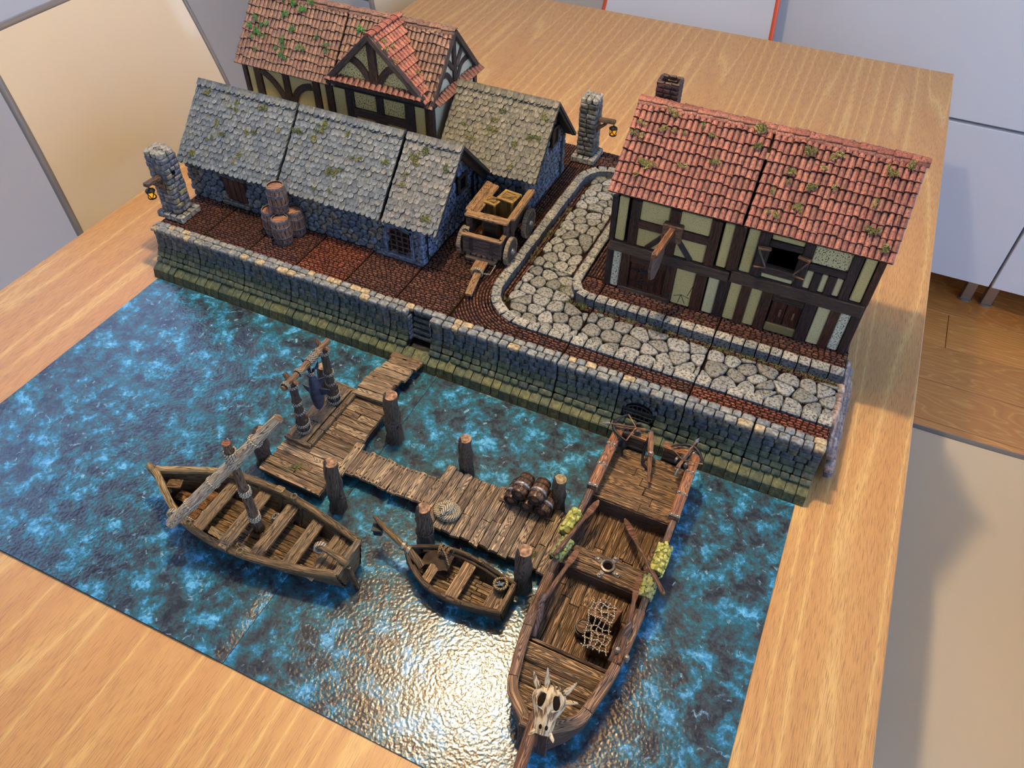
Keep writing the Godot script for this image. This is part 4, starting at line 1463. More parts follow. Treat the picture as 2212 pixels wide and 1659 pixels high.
func corner_house() -> void:
	# all positions on the front are (x, y) from the house's left front corner
	var x0 := 55.7
	var o := thing("timber_framed_house", "two storey timber framed house with red tiled roof at the street corner", "house", V(x0, UP, -17.0), Basis())
	var D := 14.0
	var W := 27.4
	var dk := rgb(62, 44, 36)
	var br := rgb(82, 50, 34)
	var bk := rgb(56, 44, 42)
	var pl := rgb(196, 180, 118)
	var pg := rgb(200, 190, 140)
	var wh := rgb(206, 204, 176)
	var m := mb(rgb(26, 20, 18))
	for g in [[0.1, 17.1], [19.8, W - 0.1]]:
		m.box(V((g[0] + g[1]) / 2, 6.2, -0.9), V(g[1] - g[0], 12.4, 1.2), Basis(), 0.03)
	m.box(V(18.45, 4.0, -0.9), V(3.2, 8.2, 1.2), Basis(), 0.03)
	m.box(V(18.45, 11.6, -0.9), V(3.2, 1.6, 1.2), Basis(), 0.03)
	m.box(V(W / 2, 6.2, -D + 0.6), V(W, 12.4, 0.8), Basis(), 0.03)
	for x in [0.5, W - 0.5]:
		m.box(V(x, 6.2, -D / 2), V(0.8, 12.4, D - 1), Basis(), 0.03)
		for s in [-0.4, 0.4]:
			m.face([V(x + s, 12.4, -0.3), V(x + s, 12.4, -D + 0.3), V(x + s, 19.2, -D / 2 + 0.0)], V(s, 0, 0), m.col)
	part(o, "wall_core", m, M.plain)
	var at := V(-x0, -UP, -0.1)  # so that the numbers below are measured in the terrain's frame
	var lo := UP
	var up := V(-x0, -UP, 0.1)
	var I := Basis()
	# bands between the floors
	for g in [[55.75, 69.35, 11.7, 12.95], [69.45, 83.15, 11.85, 13.35]]:
		bx(o, "floor_band", V((g[0] + g[1]) / 2 - x0, (g[2] + g[3]) / 2 - UP, 0.1), V(g[1] - g[0], g[3] - g[2], 1.1), M.timber, bk, I, 0.1, 1.5)
	# ground floor, left to right
	beam(o, Vector2(55.85, lo), Vector2(55.85, 11.7), 0.7, at, I, bk)
	panel(o, 56.2, lo, 57.2, 11.6, at, I, wh, true)
	beam(o, Vector2(57.75, lo), Vector2(57.75, 11.7), 1.05, at, I, br)
	beam(o, Vector2(63.05, lo), Vector2(63.05, 11.7), 1.05, at, I, br)
	beam(o, Vector2(58.3, 11.1), Vector2(62.5, 11.1), 1.15, at, I, br)
	beam(o, Vector2(57.3, lo + 0.2), Vector2(63.5, lo + 0.2), 0.6, at, I, dk, 0.75)
	var d1 := bx(o, "house_door", V(60.4 - x0, 8.7 - UP, -0.35), V(4.1, 3.8, 0.3), M.timber, rgb(74, 38, 26), I, 0.04)
	for k in 5:
		bx(d1, "door_board", V(-1.6 + k * 0.8, 0, 0.12), V(0.74, 3.7, 0.2), M.timber, tone(rgb(84, 42, 28), 0.12), I, 0.05)
	for y in [-0.75, 0.75]:
		bx(d1, "strap_hinge", V(-0.5, y, 0.28), V(2.7, 0.22, 0.12), M.iron, rgb(56, 54, 54), I, 0.03)
		for e in [-1, 1]:
			bx(d1, "strap_hinge", V(-0.7, y + e * 0.18, 0.28), V(0.9, 0.16, 0.12), M.iron, rgb(62, 60, 58), rot(V(0, 0, 1), e * 35), 0.03)
	var pcrack := [[63.6, 65.85, pl], [67.25, 68.5, pg], [69.65, 70.95, pl], [71.9, 73.15, pl], [78.95, 80.3, pg]]
	for g: Array in pcrack:
		panel(o, g[0], lo, g[1], 11.65, at, I, g[2])
	for g in [[66.5, 1.2, br], [69.05, 1.1, dk], [71.4, 1.0, br], [73.7, 1.1, br], [78.25, 1.25, bk], [80.75, 0.9, br], [82.75, 0.7, bk]]:
		beam(o, Vector2(g[0], lo), Vector2(g[0], 11.8), g[1], at, I, g[2])
	panel(o, 81.25, lo, 82.35, 11.8, at, I, wh, true)
	# cracks in the big plaster panel: thin dark grooves
	for g in [[63.9, 7.5, 64.7, 7.9], [64.7, 7.9, 65.7, 7.7], [64.7, 7.9, 64.5, 6.7], [64.7, 7.9, 65.3, 6.8], [65.4, 7.9, 65.8, 9.4]]:
		var a := Vector2(g[0], g[1])
		var c := Vector2(g[2], g[3])
		bx(o, "plaster_crack", at + V((a.x + c.x) / 2, (a.y + c.y) / 2, 0.14), V(a.distance_to(c), 0.07, 0.05), M.plain, rgb(44, 40, 26), rot(V(0, 0, 1), rad_to_deg((c - a).angle())), 0.01)
	# double door
	beam(o, Vector2(74.3, 11.2), Vector2(77.6, 11.2), 1.0, at, I, rgb(66, 48, 32))
	panel(o, 74.3, lo, 77.7, 7.6, at, I, rgb(120, 108, 66))
	for k in 2:
		var d2 := bx(o, "door_leaf", V(75.2 + k * 1.62 - x0, 9.15 - UP, -0.3), V(1.55, 3.1, 0.32), M.timber, rgb(76, 36, 24), I, 0.06, 1.3)
		bx(d2, "door_board", V(-0.4, 0, 0.14), V(0.7, 3.0, 0.12), M.timber, rgb(88, 44, 30), I, 0.04)
		bx(d2, "door_board", V(0.4, 0, 0.14), V(0.7, 3.0, 0.12), M.timber, rgb(80, 40, 28), I, 0.04)
		bx(d2, "door_handle", V(0.3 - k * 0.2, 0.1, 0.32), V(0.26, 1.0, 0.2), M.iron, rgb(170, 130, 96), I, 0.06)
	# upper floor, left piece
	beam(o, Vector2(55.85, 12.9), Vector2(55.75, 18.5), 0.6, up, I, bk)
	panel(o, 56.15, 13.0, 57.25, 18.5, up, I, pl)
	for g in [[58.15, 1.0, dk], [62.4, 1.1, br], [66.85, 1.05, br]]:
		beam(o, Vector2(g[0], 12.9), Vector2(g[0], 18.6), g[1], up, I, g[2])
	beam(o, Vector2(57.7, 15.75), Vector2(67.3, 15.9), 0.95, up, I, br)
	for g in [[58.65, 16.25, 61.85, 18.6], [62.95, 16.4, 66.3, 18.6], [58.65, 12.95, 61.9, 15.3], [62.95, 12.95, 66.3, 15.4]]:
		panel(o, g[0], g[1], g[2], g[3], up, I, pl)
	beam(o, Vector2(59.9, 13.0), Vector2(61.7, 15.2), 0.6, up + V(0, 0, 0.06), I, dk)
	beam(o, Vector2(64.9, 13.0), Vector2(63.1, 15.2), 0.6, up + V(0, 0, 0.06), I, dk)
	panel(o, 67.6, 13.1, 68.7, 18.6, up, I, pl)
	beam(o, Vector2(69.35, 13.1), Vector2(69.25, 18.7), 1.2, up, I, br)
	# upper floor, right piece
	panel(o, 70.05, 13.3, 71.25, 18.7, up, I, pl)
	for g in [[71.8, 1.1, bk], [76.2, 0.95, bk], [80.85, 0.95, bk]]:
		beam(o, Vector2(g[0], 13.3), Vector2(g[0], 18.8), g[1], up, I, g[2])
	panel(o, 72.4, 18.1, 75.7, 18.75, up, I, pl)
	beam(o, Vector2(72.4, 17.65), Vector2(75.7, 17.75), 0.7, up, I, bk)
	beam(o, Vector2(72.3, 14.5), Vector2(75.8, 14.5), 0.85, up, I, bk, 0.8)
	panel(o, 72.4, 13.35, 75.7, 14.05, up, I, pg)
	panel(o, 76.7, 16.6, 80.35, 18.8, up, I, pg, true)
	beam(o, Vector2(76.7, 16.1), Vector2(80.4, 16.2), 0.75, up, I, bk)
	for g in [[76.65, 77.4], [78.2, 78.85], [79.65, 80.35]]:
		panel(o, g[0], 13.4, g[1], 15.6, up, I, pg)
	for x in [77.8, 79.25]:
		beam(o, Vector2(x, 13.4), Vector2(x, 15.7), 0.75, up, I, bk)
	panel(o, 81.45, 13.4, 82.6, 18.9, up, I, pl)
	beam(o, Vector2(83.0, 13.4), Vector2(83.05, 19.0), 0.7, up, I, br)
	# the open window and its two small shutters
	bx(o, "window_back", V(74.15 - x0, 16.1 - UP, -6.5), V(3.4, 3.0, 0.2), M.plain, Color(0.004, 0.003, 0.003), I, 0.02)
	for g in [[72.05, -1], [76.1, 1]]:
		var sb := rot(V(0, 1, 0), -14 * g[1])
		var s := bx(o, "shutter", V(g[0] - x0, 15.9 - UP, 0.55), V(1.15, 2.4, 0.22), M.timber, bk, sb, 0.05, 1.6)
		bx(s, "shutter_rail", V(0, 1.2, 0.08), V(1.3, 0.3, 0.4), M.timber, rgb(150, 108, 70), I, 0.05, 1.4)
		bx(s, "shutter_rail", V(0, -1.1, 0.08), V(1.25, 0.22, 0.34), M.timber, rgb(120, 84, 56), I, 0.05, 1.4)
		bx(s, "shutter_brace", V(0, 0, 0.16), V(2.2, 0.18, 0.16), M.timber, rgb(110, 98, 88), rot(V(0, 0, 1), 62 * g[1]), 0.04, 1.4)
	# right flank timbers
	var gb := Basis(V(0, 0, -1), V(0, 1, 0), V(1, 0, 0))
	for z in [0.3, 4.7, 9.2, 13.6]:
		beam(o, Vector2(z, 0.0), Vector2(z, 12.4), 0.9, V(W - 0.1, 0, 0), gb, bk)
	for z in [0.8, 5.2, 9.7]:
		panel(o, z, 0.2, z + 3.4, 12.2, V(W - 0.12, 0, 0), gb, pl)
	# roofs
	var red := [rgb8(158, 94, 78), rgb8(144, 84, 70), rgb8(168, 104, 86), rgb8(130, 76, 64), rgb8(152, 96, 82)]
	var mossy := [rgb8(124, 124, 72), rgb8(146, 140, 86), rgb8(106, 112, 64)]
	roof("left red tiled roof section of the corner house, above the hanging sign", "tile", V(54.95, 19.2, -16.15), 14.35, 6.9, 7.8, 23, 9, red, mossy, 17)
	roof("right red tiled roof section of the corner house, above the open window", "tile", V(69.5, 19.2, -16.15), 14.35, 6.9, 7.8, 23, 9, red, mossy, 17)
	# chimney
	var c := bx(o, "chimney", V(57.25 - x0, 9.9, -9.9), V(2.2, 19.8, 1.9), M.stone, rgb(40, 26, 24), I, 0.05)
	c.set_meta("label", "dark red brick chimney behind the ridge")
	var brk := [rgb8(92, 50, 44), rgb8(74, 42, 38), rgb8(104, 60, 50), rgb8(62, 44, 42)]
	for r in 12:
		for q in 3:
			part(c, "brick", unit_block(), tinted("stone", brk[rng.randi() % 4]), V(-0.84 + q * 0.8 + (0.12 if r % 2 else 0.0), 5.1 + r * 0.5, 0.95), scl(I, V(0.8, 0.5, 0.16)))
		for q in 2:
			part(c, "brick", unit_block(), tinted("stone", brk[rng.randi() % 4]), V(1.1, 5.1 + r * 0.5, -0.45 + q * 0.9), scl(gb, V(0.9, 0.5, 0.16)))
			part(c, "brick", unit_block(), tinted("stone", brk[rng.randi() % 4]), V(-1.1, 5.1 + r * 0.5, -0.45 + q * 0.9), scl(rot(V(0, 1, 0), -90), V(0.9, 0.5, 0.16)))
	for q in 3:
		for e in [-1, 1]:
			bx(c, "rim_brick", V(-0.82 + q * 0.82, 10.75, e * 0.88), V(0.8, 0.55, 0.36), M.stone, tone(rgb(70, 48, 42), 0.2), I, 0.1, 1.3, 0.05)
	for e in [-1, 1]:
		bx(c, "rim_brick", V(e * 1.08, 10.75, 0), V(0.36, 0.55, 1.4), M.stone, tone(rgb(66, 46, 40), 0.2), I, 0.1, 1.3, 0.05)
	bx(c, "flue", V(0, 10.45, 0), V(1.8, 0.2, 1.4), M.plain, Color(0.004, 0.004, 0.004), I, 0.03)
	# hanging sign
	var s := thing("hanging_sign", "wooden shop sign on a forward bracket beneath the corner house's left eave", "sign", V(62.5, 15.0, -16.55))
	bx(s, "mounting_block", V(0, 1.05, 0.1), V(2.15, 2.1, 0.9), M.timber, rgb(96, 66, 44), I, 0.12, 1.7)
	bx(s, "bracket_arm", V(-0.25, 1.25, 2.7), V(0.62, 0.7, 4.8), M.timber, rgb(150, 100, 64), rot(V(0, 1, 0), -6) * rot(V(1, 0, 0), 6), 0.08, 1.5)
	var bd := mb(rgb(140, 112, 100))
	var ol := [Vector2(1.2, 0.9), Vector2(4.75, 0.45), Vector2(4.9, -1.2), Vector2(4.3, -2.6), Vector2(3.2, -3.1), Vector2(2.0, -2.4), Vector2(1.2, -1.0)]
	for sx in [-0.14, 0.14]:
		var f := []
		for p: Vector2 in ol:
			f.append(V(sx, p.y, p.x))
		bd.face(f, V(sx, 0, 0), bd.col)
	for k in ol.size():
		var p: Vector2 = ol[k]
		var q: Vector2 = ol[(k + 1) % ol.size()]
		bd.face([V(-0.14, p.y, p.x), V(-0.14, q.y, q.x), V(0.14, q.y, q.x), V(0.14, p.y, p.x)], V(0, (p.y + q.y) / 2 + 1, (p.x + q.x) / 2 - 3), rgb(110, 84, 70))
	part(s, "board", bd, M.timber, V(-0.3, 0.0, 0), rot(V(0, 1, 0), -5))


func tavern() -> void:
	var o := thing("tavern", "tall timber framed tavern with dormer and brown tiled roof at the back left", "tavern", V(-0.5, UP, -25.2), Basis())
	var W := 28.9
	var D := 12.4
	var H := 12.0
	var I := Basis()
	var dk := rgb(78, 56, 44)
	var bk := rgb(70, 58, 54)
	var pl := rgb(210, 194, 130)
	var wh := rgb(214, 206, 170)
	var m := mb(rgb(24, 20, 18))
	m.box(V(W / 2, H / 2, -0.8), V(W, H, 1.0), I, 0.03)
	m.box(V(W / 2, H / 2, -D + 0.6), V(W, H, 0.8), I, 0.03)
	for x in [0.5, W - 0.55]:
		m.box(V(x, H / 2, -D / 2), V(0.8, H, D - 1), I, 0.03)
		for s in [-0.4, 0.4]:
			m.face([V(x + s, H, -0.3), V(x + s, H, -D + 0.3), V(x + s, H + 6.6, -D / 2)], V(s, 0, 0), m.col)
	part(o, "wall_core", m, M.plain)
	var at := V(0.5, -UP, -0.08)
	var y0 := 10.5
	var y1 := 18.3
	# front: posts, panels
	for g in [[-0.15, 0.7, bk], [1.9, 1.1, dk], [6.5, 1.0, dk], [11.3, 1.0, dk], [13.35, 1.0, dk], [16.5, 1.2, bk], [21.0, 1.0, bk], [25.4, 1.3, bk], [28.05, 0.8, dk]]:
		beam(o, Vector2(g[0], y0), Vector2(g[0], y1), g[1], at, I, g[2])
	for g in [[0.25, 1.35], [2.5, 6.0], [7.0, 10.8], [11.85, 12.8], [13.9, 15.85], [26.05, 27.65]]:
		panel(o, g[0], y0, g[1], y1, at, I, pl)
	for g in [[17.1, 20.5], [21.5, 24.75]]:
		panel(o, g[0], 15.9, g[1], y1, at, I, pl, true)
		panel(o, g[0], y0, g[1], 14.8, at, I, pl)
	beam(o, Vector2(17.0, 15.35), Vector2(25.6, 15.35), 1.1, at, I, bk)
	curved_brace(o, [Vector2(2.6, 18.0), Vector2(4.4, 16.8), Vector2(5.8, 14.8), Vector2(6.3, 13.0)], 0.9, at, I, dk)
	curved_brace(o, [Vector2(10.7, 17.3), Vector2(9.2, 16.9), Vector2(7.8, 15.6), Vector2(7.0, 13.4)], 0.9, at, I, dk)
	curved_brace(o, [Vector2(19.0, 12.4), Vector2(20.2, 14.2), Vector2(21.0, 14.7), Vector2(22.0, 14.0), Vector2(23, 12.4)], 0.8, at, I, dk)
	# right flank and gable
	var gb := Basis(V(0, 0, -1), V(0, 1, 0), V(1, 0, 0))
	var ga := V(W - 0.14, 0, 0)
	for g in [[0.4, 0.8], [D / 2, 0.9], [D - 0.4, 0.8]]:
		beam(o, Vector2(g[0], 4.0), Vector2(g[0], H), g[1], ga, gb, bk)
	panel(o, 0.85, 4.0, D / 2 - 0.5, H - 0.4, ga, gb, wh)
	panel(o, D / 2 + 0.5, 4.0, D - 0.85, H - 0.4, ga, gb, wh)
	beam(o, Vector2(0, H + 0.2), Vector2(D, H + 0.2), 0.8, ga + V(0.15, 0, 0), gb, bk, 0.9)
	for k in 16:  # the tiled drip course under the gable
		part(o, "drip_tile", pantiles[k % 5], tinted("clay", rgb8(122, 74, 62)), V(W + 0.75, H + 0.5, -0.2 - k * D / 16.0 - 0.35), scl(Basis(V(0, 0, -1), V(-0.82, 0.57, 0), V(0.57, 0.82, 0)), V(D / 16.0, 1.1, 0.5)))
	var tri := mb(wh)
	tri.face([V(W + 0.05, H + 0.6, -0.4), V(W + 0.05, H + 0.6, -D + 0.4), V(W + 0.05, H + 6.9, -D / 2)], V(1, 0, 0), wh)
	tri.face([V(W - 0.2, H + 0.6, -0.4), V(W - 0.2, H + 0.6, -D + 0.4), V(W - 0.2, H + 6.9, -D / 2)], V(-1, 0, 0), wh)
	part(o, "plaster_panel", tri, M.plaster)
	beam(o, Vector2(D / 2, H + 0.5), Vector2(D / 2, H + 6.6), 0.8, ga + V(0.2, 0, 0), gb, bk)
	for s in [-1, 1]:
		curved_brace(o, [Vector2(D / 2 + s * 3.9, H + 2.6), Vector2(D / 2 + s * 2.0, H + 2.4), Vector2(D / 2 + s * 0.7, H + 0.9)], 0.7, ga + V(0.05, 0, 0), gb, bk)
		beam(o, Vector2(D / 2 + s * 2.2, H + 4.6), Vector2(D / 2 + s * 0.4, H + 2.6), 0.6, ga + V(0.2, 0, 0), gb, bk)
		beam(o, Vector2(D / 2 + s * (D / 2 + 0.1), H + 0.1), Vector2(D / 2, H + 7.1), 0.7, ga + V(0.45, 0, 0), gb, bk)
	# dormer: gable front, cheeks, roof
	var dz := 0.75
	var df := V(0.5, -UP, dz)
	var dm := mb(pl)
	dm.face([V(14.2, 19.3, -0.3), V(27.9, 19.3, -0.3), V(21.0, 25.8, -0.3)], V(0, 0, 1), pl)
	dm.face([V(14.2, 19.3, -0.6), V(27.9, 19.3, -0.6), V(21.0, 25.8, -0.6)], V(0, 0, -1), pl)
	dm.face([V(14.2, 19.3, -0.3), V(27.9, 19.3, -0.3), V(27.9, 19.3, -2.0), V(14.2, 19.3, -2.0)], V(0, -1, 0), rgb(40, 30, 26))
	var dorm := part(o, "dormer", dm, M.plaster_pitted, df)
	beam(dorm, Vector2(21.0, 19.6), Vector2(21.0, 25.4), 1.1, V(0, 0, -0.15), I, dk)
	beam(dorm, Vector2(14.0, 19.5), Vector2(28.0, 19.5), 0.8, V(0, 0, 0.0), I, bk, 0.9)
	for s in [-1, 1]:
		beam(dorm, Vector2(21.0 + s * 6.9, 19.5), Vector2(21.0, 26.0), 0.75, V(0, 0, 0.05), I, bk, 0.7)
		curved_brace(dorm, [Vector2(21 + s * 3.3, 22.8), Vector2(21 + s * 1.9, 22.0), Vector2(21 + s * 0.7, 20.4)], 0.9, V(0, 0, -0.3), I, dk)
	for k in 17:
		part(dorm, "drip_tile", pantiles[k % 5], tinted("clay", rgb8(132, 82, 68)), V(14.4 + k * 0.82, 19.9, 0.35), scl(Basis(V(1, 0, 0), V(0, 0.5, -0.86), V(0, 0.86, 0.5)), V(0.8, 1.0, 0.5)))
	var red := [rgb8(142, 106, 88), rgb8(132, 98, 82), rgb8(154, 118, 96), rgb8(120, 88, 74), rgb8(138, 106, 92)]
	var redb := [rgb8(166, 100, 84), rgb8(154, 90, 76), rgb8(178, 114, 96)]
	var green := [rgb8(72, 130, 70), rgb8(86, 144, 80), rgb8(62, 116, 66)]
	roof("left brown tiled tavern roof section with bright green moss, at the back left", "tile", V(-1.5, 18.3, -24.85), 15.3, 7.4, 6.55, 25, 9, red, green, 22)
	var rr := roof("right brown tiled tavern roof section carrying the pointed dormer", "tile", V(14.0, 18.3, -24.85), 14.9, 7.4, 6.55, 24, 9, red, green, 9, func(x: float, y: float): return absf(x - 7.05) < (9.0 - y) * 0.82 - 0.4)
	# the dormer's two tiled slopes
	for s in [-1, 1]:
		var run := 7.25
		var rise := 7.0
		var ln := sqrt(run * run + rise * rise)
		var b := Basis(V(0, 0, -s), V(-s * run / ln, rise / ln, 0), V(s * rise / ln, run / ln, 0))
		var org := V(21.0 + s * run + 0.5, 19.15 - UP, dz + 0.35)
		var dep := 7.6
		var db := mb(rgb(60, 34, 28))
		var q := [V(0, 0, -0.05), V(0, ln, -0.05), V(s * dep, ln, -0.05), V(s * 1.2, 0, -0.05)]
		db.face(q, V(0, 0, 1), db.col)
		var ql := []
		for p: Vector3 in q:
			ql.append(p - V(0, 0, 0.35))
		db.face(ql, V(0, 0, -1), db.col)
		for k in 4:
			db.face([q[k], q[(k + 1) % 4], ql[(k + 1) % 4], ql[k]], (q[k] + q[(k + 1) % 4]) / 2 - V(s * 2.0, 4.5, 0), db.col)
		var slope := part(o, "dormer_roof", db, M.clay, org, b)
		for j in 9:
			for i in 12:
				var x := (i + 0.5) * 0.64
				var y := (j + 0.5) * ln / 9.0
				if x < 1.2 + y / ln * (dep - 1.2):
					part(slope, "roof_tile", pantiles[(i + j) % 5], tinted("clay", redb[rng.randi() % 3]), V(s * x, y, 0.04), scl(rot(V(1, 0, 0), -5), V(0.64, ln / 9.0 * 1.1, 0.5)))
		for k in 5:
			if s == 1:
				moss(slope, "moss_tuft", V(s * rng.randf_range(0.5, 3.0), rng.randf_range(3, 9), 0.4), I, 0.8, rgb8(128, 124, 78))
	for k in 6:
		part(o, "ridge_tile", pantiles[k % 5], tinted("clay", redb[k % 3]), V(21.5, 26.15 - UP, dz + 0.3 - 0.6 - k * 1.25), scl(Basis(V(1, 0, 0), V(0, 0, -1), V(0, 1, 0)), V(1.2, 1.3, 0.7)))


func pillar(label: String, at: Vector3, sx: float, sz: float, wx: float, wz: float, top: float, armb: Basis, armz: float, army: float, tints: Array, holes := false) -> void:
	var o := thing("lantern_pillar", label, "pillar", at)
	var m := mb(rgb(40, 42, 46))
	m.box(V(0, 0.45, 0), V(wx - 0.3, 0.8, wz - 0.3), Basis(), 0.05)
	m.box(V(0, top / 2, 0), V(sx - 0.3, top - 0.2, sz - 0.3), Basis(), 0.05)
	part(o, "pillar_core", m, M.stone)
	var rows := int((top - 1.6) / 0.66)
	var rh := (top - 1.7) / rows
	for f in 4:
		var b := rot(V(0, 1, 0), f * 90)
		var w := sx if f % 2 == 0 else sz
		var d := sz if f % 2 == 0 else sx
		for r in rows:
			var x := -w / 2 - 0.02
			while x < w / 2 - 0.1:
				var l := rng.randf_range(0.7, 1.3)
				if w / 2 - x - l < 0.5:
					l = w / 2 - x + 0.02
				part(o, "pillar_stone", unit_block(), tinted("stone", tints[rng.randi() % tints.size()]), b * V(x + l / 2, 0.98 + (r + 0.5) * rh, d / 2 - 0.16), scl(b * rot(V(0, 0, 1), rng.randf_range(-5, 5)), V(l - 0.03, rh * rng.randf_range(0.92, 1.06), rng.randf_range(0.22, 0.36))))
				x += l
		# footing and cap stones
		var ww := wx if f % 2 == 0 else wz
		var dd := wz if f % 2 == 0 else wx
		for q in 4:
			bx(o, "footing_stone", b * V((q - 1.5) * ww / 4, 0.45, dd / 2 - 0.42), V(ww / 4 - 0.03, 0.9, 0.85), M.stone, tone(rgb(150, 150, 142), 0.12), b, 0.14, 1.35, 0.05)
	for i in 3:
		for j in 2:
			bx(o, "cap_stone", V((i - 1) * (sx + 0.1) / 3, top - 0.35, (j - 0.5) * (sz + 0.1) / 2), V((sx + 0.1) / 3 - 0.02, 0.95, (sz + 0.1) / 2 - 0.02), M.stone, tone(rgb(168, 166, 154), 0.12), Basis(), 0.24, 1.3, 0.06)
	# wooden arm on one side; armb turns +x to where it points
	var wood := rgb(104, 80, 62)
	var face := (sx if absf(armb.x.x) > 0.5 else sz) / 2
	bx(o, "arm_plate", armb * V(face + 0.1, army - 0.75, armz), V(0.3, 2.0, 0.7), M.timber, wood, armb, 0.06, 1.4)
	bx(o, "lantern_arm", armb * V(face + 1.2, army + 0.1, armz), V(2.7, 0.5, 0.75), M.timber, wood, armb * rot(V(0, 0, 1), 3), 0.08, 1.4)
	bx(o, "arm_brace", armb * V(face + 0.75, army - 0.75, armz), V(1.5, 0.4, 0.5), M.timber, wood, armb * rot(V(0, 0, 1), 42), 0.06, 1.4)
	if holes:
		bx(o, "socket_hole", V(sx / 2 + 0.1, army + 0.35, 0.1), V(0.2, 0.6, 0.55), M.plain, Color(0.006, 0.006, 0.006), Basis(), 0.08)


func lantern(label: String, at: Vector3) -> void:
	var o := thing("lantern", label, "lantern", at)
	var m := mb(Color.WHITE)
	m.lathe(Vector3.ZERO, [[0.0, -1.25], [0.42, -1.25], [0.48, -0.45], [0.0, -0.45]], 8)
	part(o, "glass", m, M.lantern_glass)
	var c := rgb(46, 40, 32)
	for k in 4:
		var a := TAU * (k + 0.5) / 4
		for s in [-1, 1]:
			tb(o, "cage_bar", [V(cos(a) * 0.47, -1.28, sin(a) * 0.47), V(cos(a + s * 1.1) * 0.55, -0.4, sin(a + s * 1.1) * 0.55)], 0.06, M.iron, c, 5)
	m = mb(c)
	m.lathe(Vector3.ZERO, [[0.0, -1.42], [0.52, -1.4], [0.55, -1.24], [0.4, -1.24]], 8)
	part(o, "foot", m, M.iron)
	m = mb(c)
	m.lathe(Vector3.ZERO, [[0.4, -0.46], [0.62, -0.44], [0.56, -0.28], [0.2, -0.08], [0.0, -0.04]], 8)
	part(o, "hood", m, M.iron)
	tb(o, "hook", [V(0, -0.06, 0), V(0, 0.2, 0)], 0.07, M.iron, c, 5)


func barrel(label: String, at: Vector3, b: Basis, h: float, r: float, wood: Color, hoop: Color, group: String, nstave := 14) -> Node3D:
	var o := thing("barrel", label, "barrel", at, b, group)
	var rad := func(u: float) -> float:
		return r * (0.83 + 0.17 * sin(PI * u))
	var m := mb(rgb(28, 20, 16))
	var prof := [[0.0, 0.12 * h]]
	for k in 7:
		prof.append([rad.call(k / 6.0) - 0.05, h * k / 6.0])
	prof.append([r * 0.74, h])
	prof.append([r * 0.74, h * 0.93])
	m.lathe(Vector3.ZERO, prof, nstave * 2)
	part(o, "body", m, M.timber)
	for k in nstave:
		m = mb(tone(wood, 0.16))
		var a0 := TAU * (k + 0.05) / nstave
		var a1 := TAU * (k + 0.95) / nstave
		m.surf(func(u: float, w: float): return V(cos(lerpf(a0, a1, w)), 0, sin(lerpf(a0, a1, w))) * rad.call(u) + V(0, h * u, 0), 6, 2, h, 0.5, false)
		part(o, "stave", m, M.timber)
	for u in [0.06, 0.3, 0.7, 0.94]:
		m = mb(hoop)
		var r0: float = rad.call(u - 0.035) + 0.05
		var r1: float = rad.call(u + 0.035) + 0.05
		m.lathe(Vector3.ZERO, [[r0 - 0.06, h * (u - 0.045)], [r0, h * (u - 0.04)], [r1, h * (u + 0.04)], [r1 - 0.06, h * (u + 0.045)]], 24)
		part(o, "hoop", m, M.iron)
	m = mb(tone(Color(wood.r * 1.5, wood.g * 1.3, wood.b * 1.1), 0.1))
	m.lathe(Vector3.ZERO, [[r * 0.76, h * 0.94], [0.0, h * 0.945]], 20)
	m.t.clear()
	for p in m.v:
		m.t.append(Vector2(p.x, p.z) / S)
	part(o, "lid", m, M.timber)
	m = mb(Color(wood.r * 1.25, wood.g * 1.2, wood.b * 1.1))
	m.lathe(Vector3.ZERO, [[r * 0.74, h * 0.93], [r * 0.75, h + 0.01], [r * 0.83, h + 0.01]], 24)
	part(o, "rim", m, M.timber)
	m = mb(Color(wood.r * 1.1, wood.g, wood.b))
	m.lathe(Vector3.ZERO, [[0.0, h * 0.05], [r * 0.8, h * 0.05], [r * 0.83, 0.0]], 20)
	m.t.clear()
	for p in m.v:
		m.t.append(Vector2(p.x, p.z) / S)
	part(o, "bottom", m, M.timber)
	return o


func crate(label: String, at: Vector3, deg: float, w: float, h: float, d: float, wood: Color) -> void:
	var o := thing("crate", label, "crate", at, rot(V(0, 1, 0), deg), "wooden crates")
	bx(o, "box", V(0, h / 2, 0), V(w - 0.12, h - 0.1, d - 0.12), M.timber, Color(wood.r * 0.35, wood.g * 0.33, wood.b * 0.3), Basis(), 0.04)
	for k in 3:
		bx(o, "lid_board", V(0, h - 0.08, (k - 1) * (d - 0.3) / 3), V(w - 0.3, 0.14, (d - 0.3) / 3 - 0.04), M.timber, tone(Color(wood.r * 0.7, wood.g * 0.66, wood.b * 0.6), 0.1), Basis(), 0.03)
	bx(o, "brace", V(0, h + 0.05, 0), V(sqrt(w * w + d * d) - 0.9, 0.16, 0.28), M.timber, wood, rot(V(0, 1, 0), 38), 0.04, 1.2)
	for s in [-1, 1]:
		bx(o, "lid_frame", V(0, h + 0.06, s * (d / 2 - 0.17)), V(w, 0.22, 0.34), M.timber, tone(wood, 0.1), Basis(), 0.05, 1.3)
		bx(o, "lid_frame", V(s * (w / 2 - 0.17), h + 0.05, 0), V(0.34, 0.22, d - 0.68), M.timber, tone(wood, 0.1), Basis(), 0.05, 1.3)
		for e in [-1, 1]:
			bx(o, "corner_post", V(s * (w / 2 - 0.12), h / 2, e * (d / 2 - 0.12)), V(0.3, h, 0.3), M.timber, Color(wood.r * 0.6, wood.g * 0.58, wood.b * 0.55), Basis(), 0.04, 1.2)


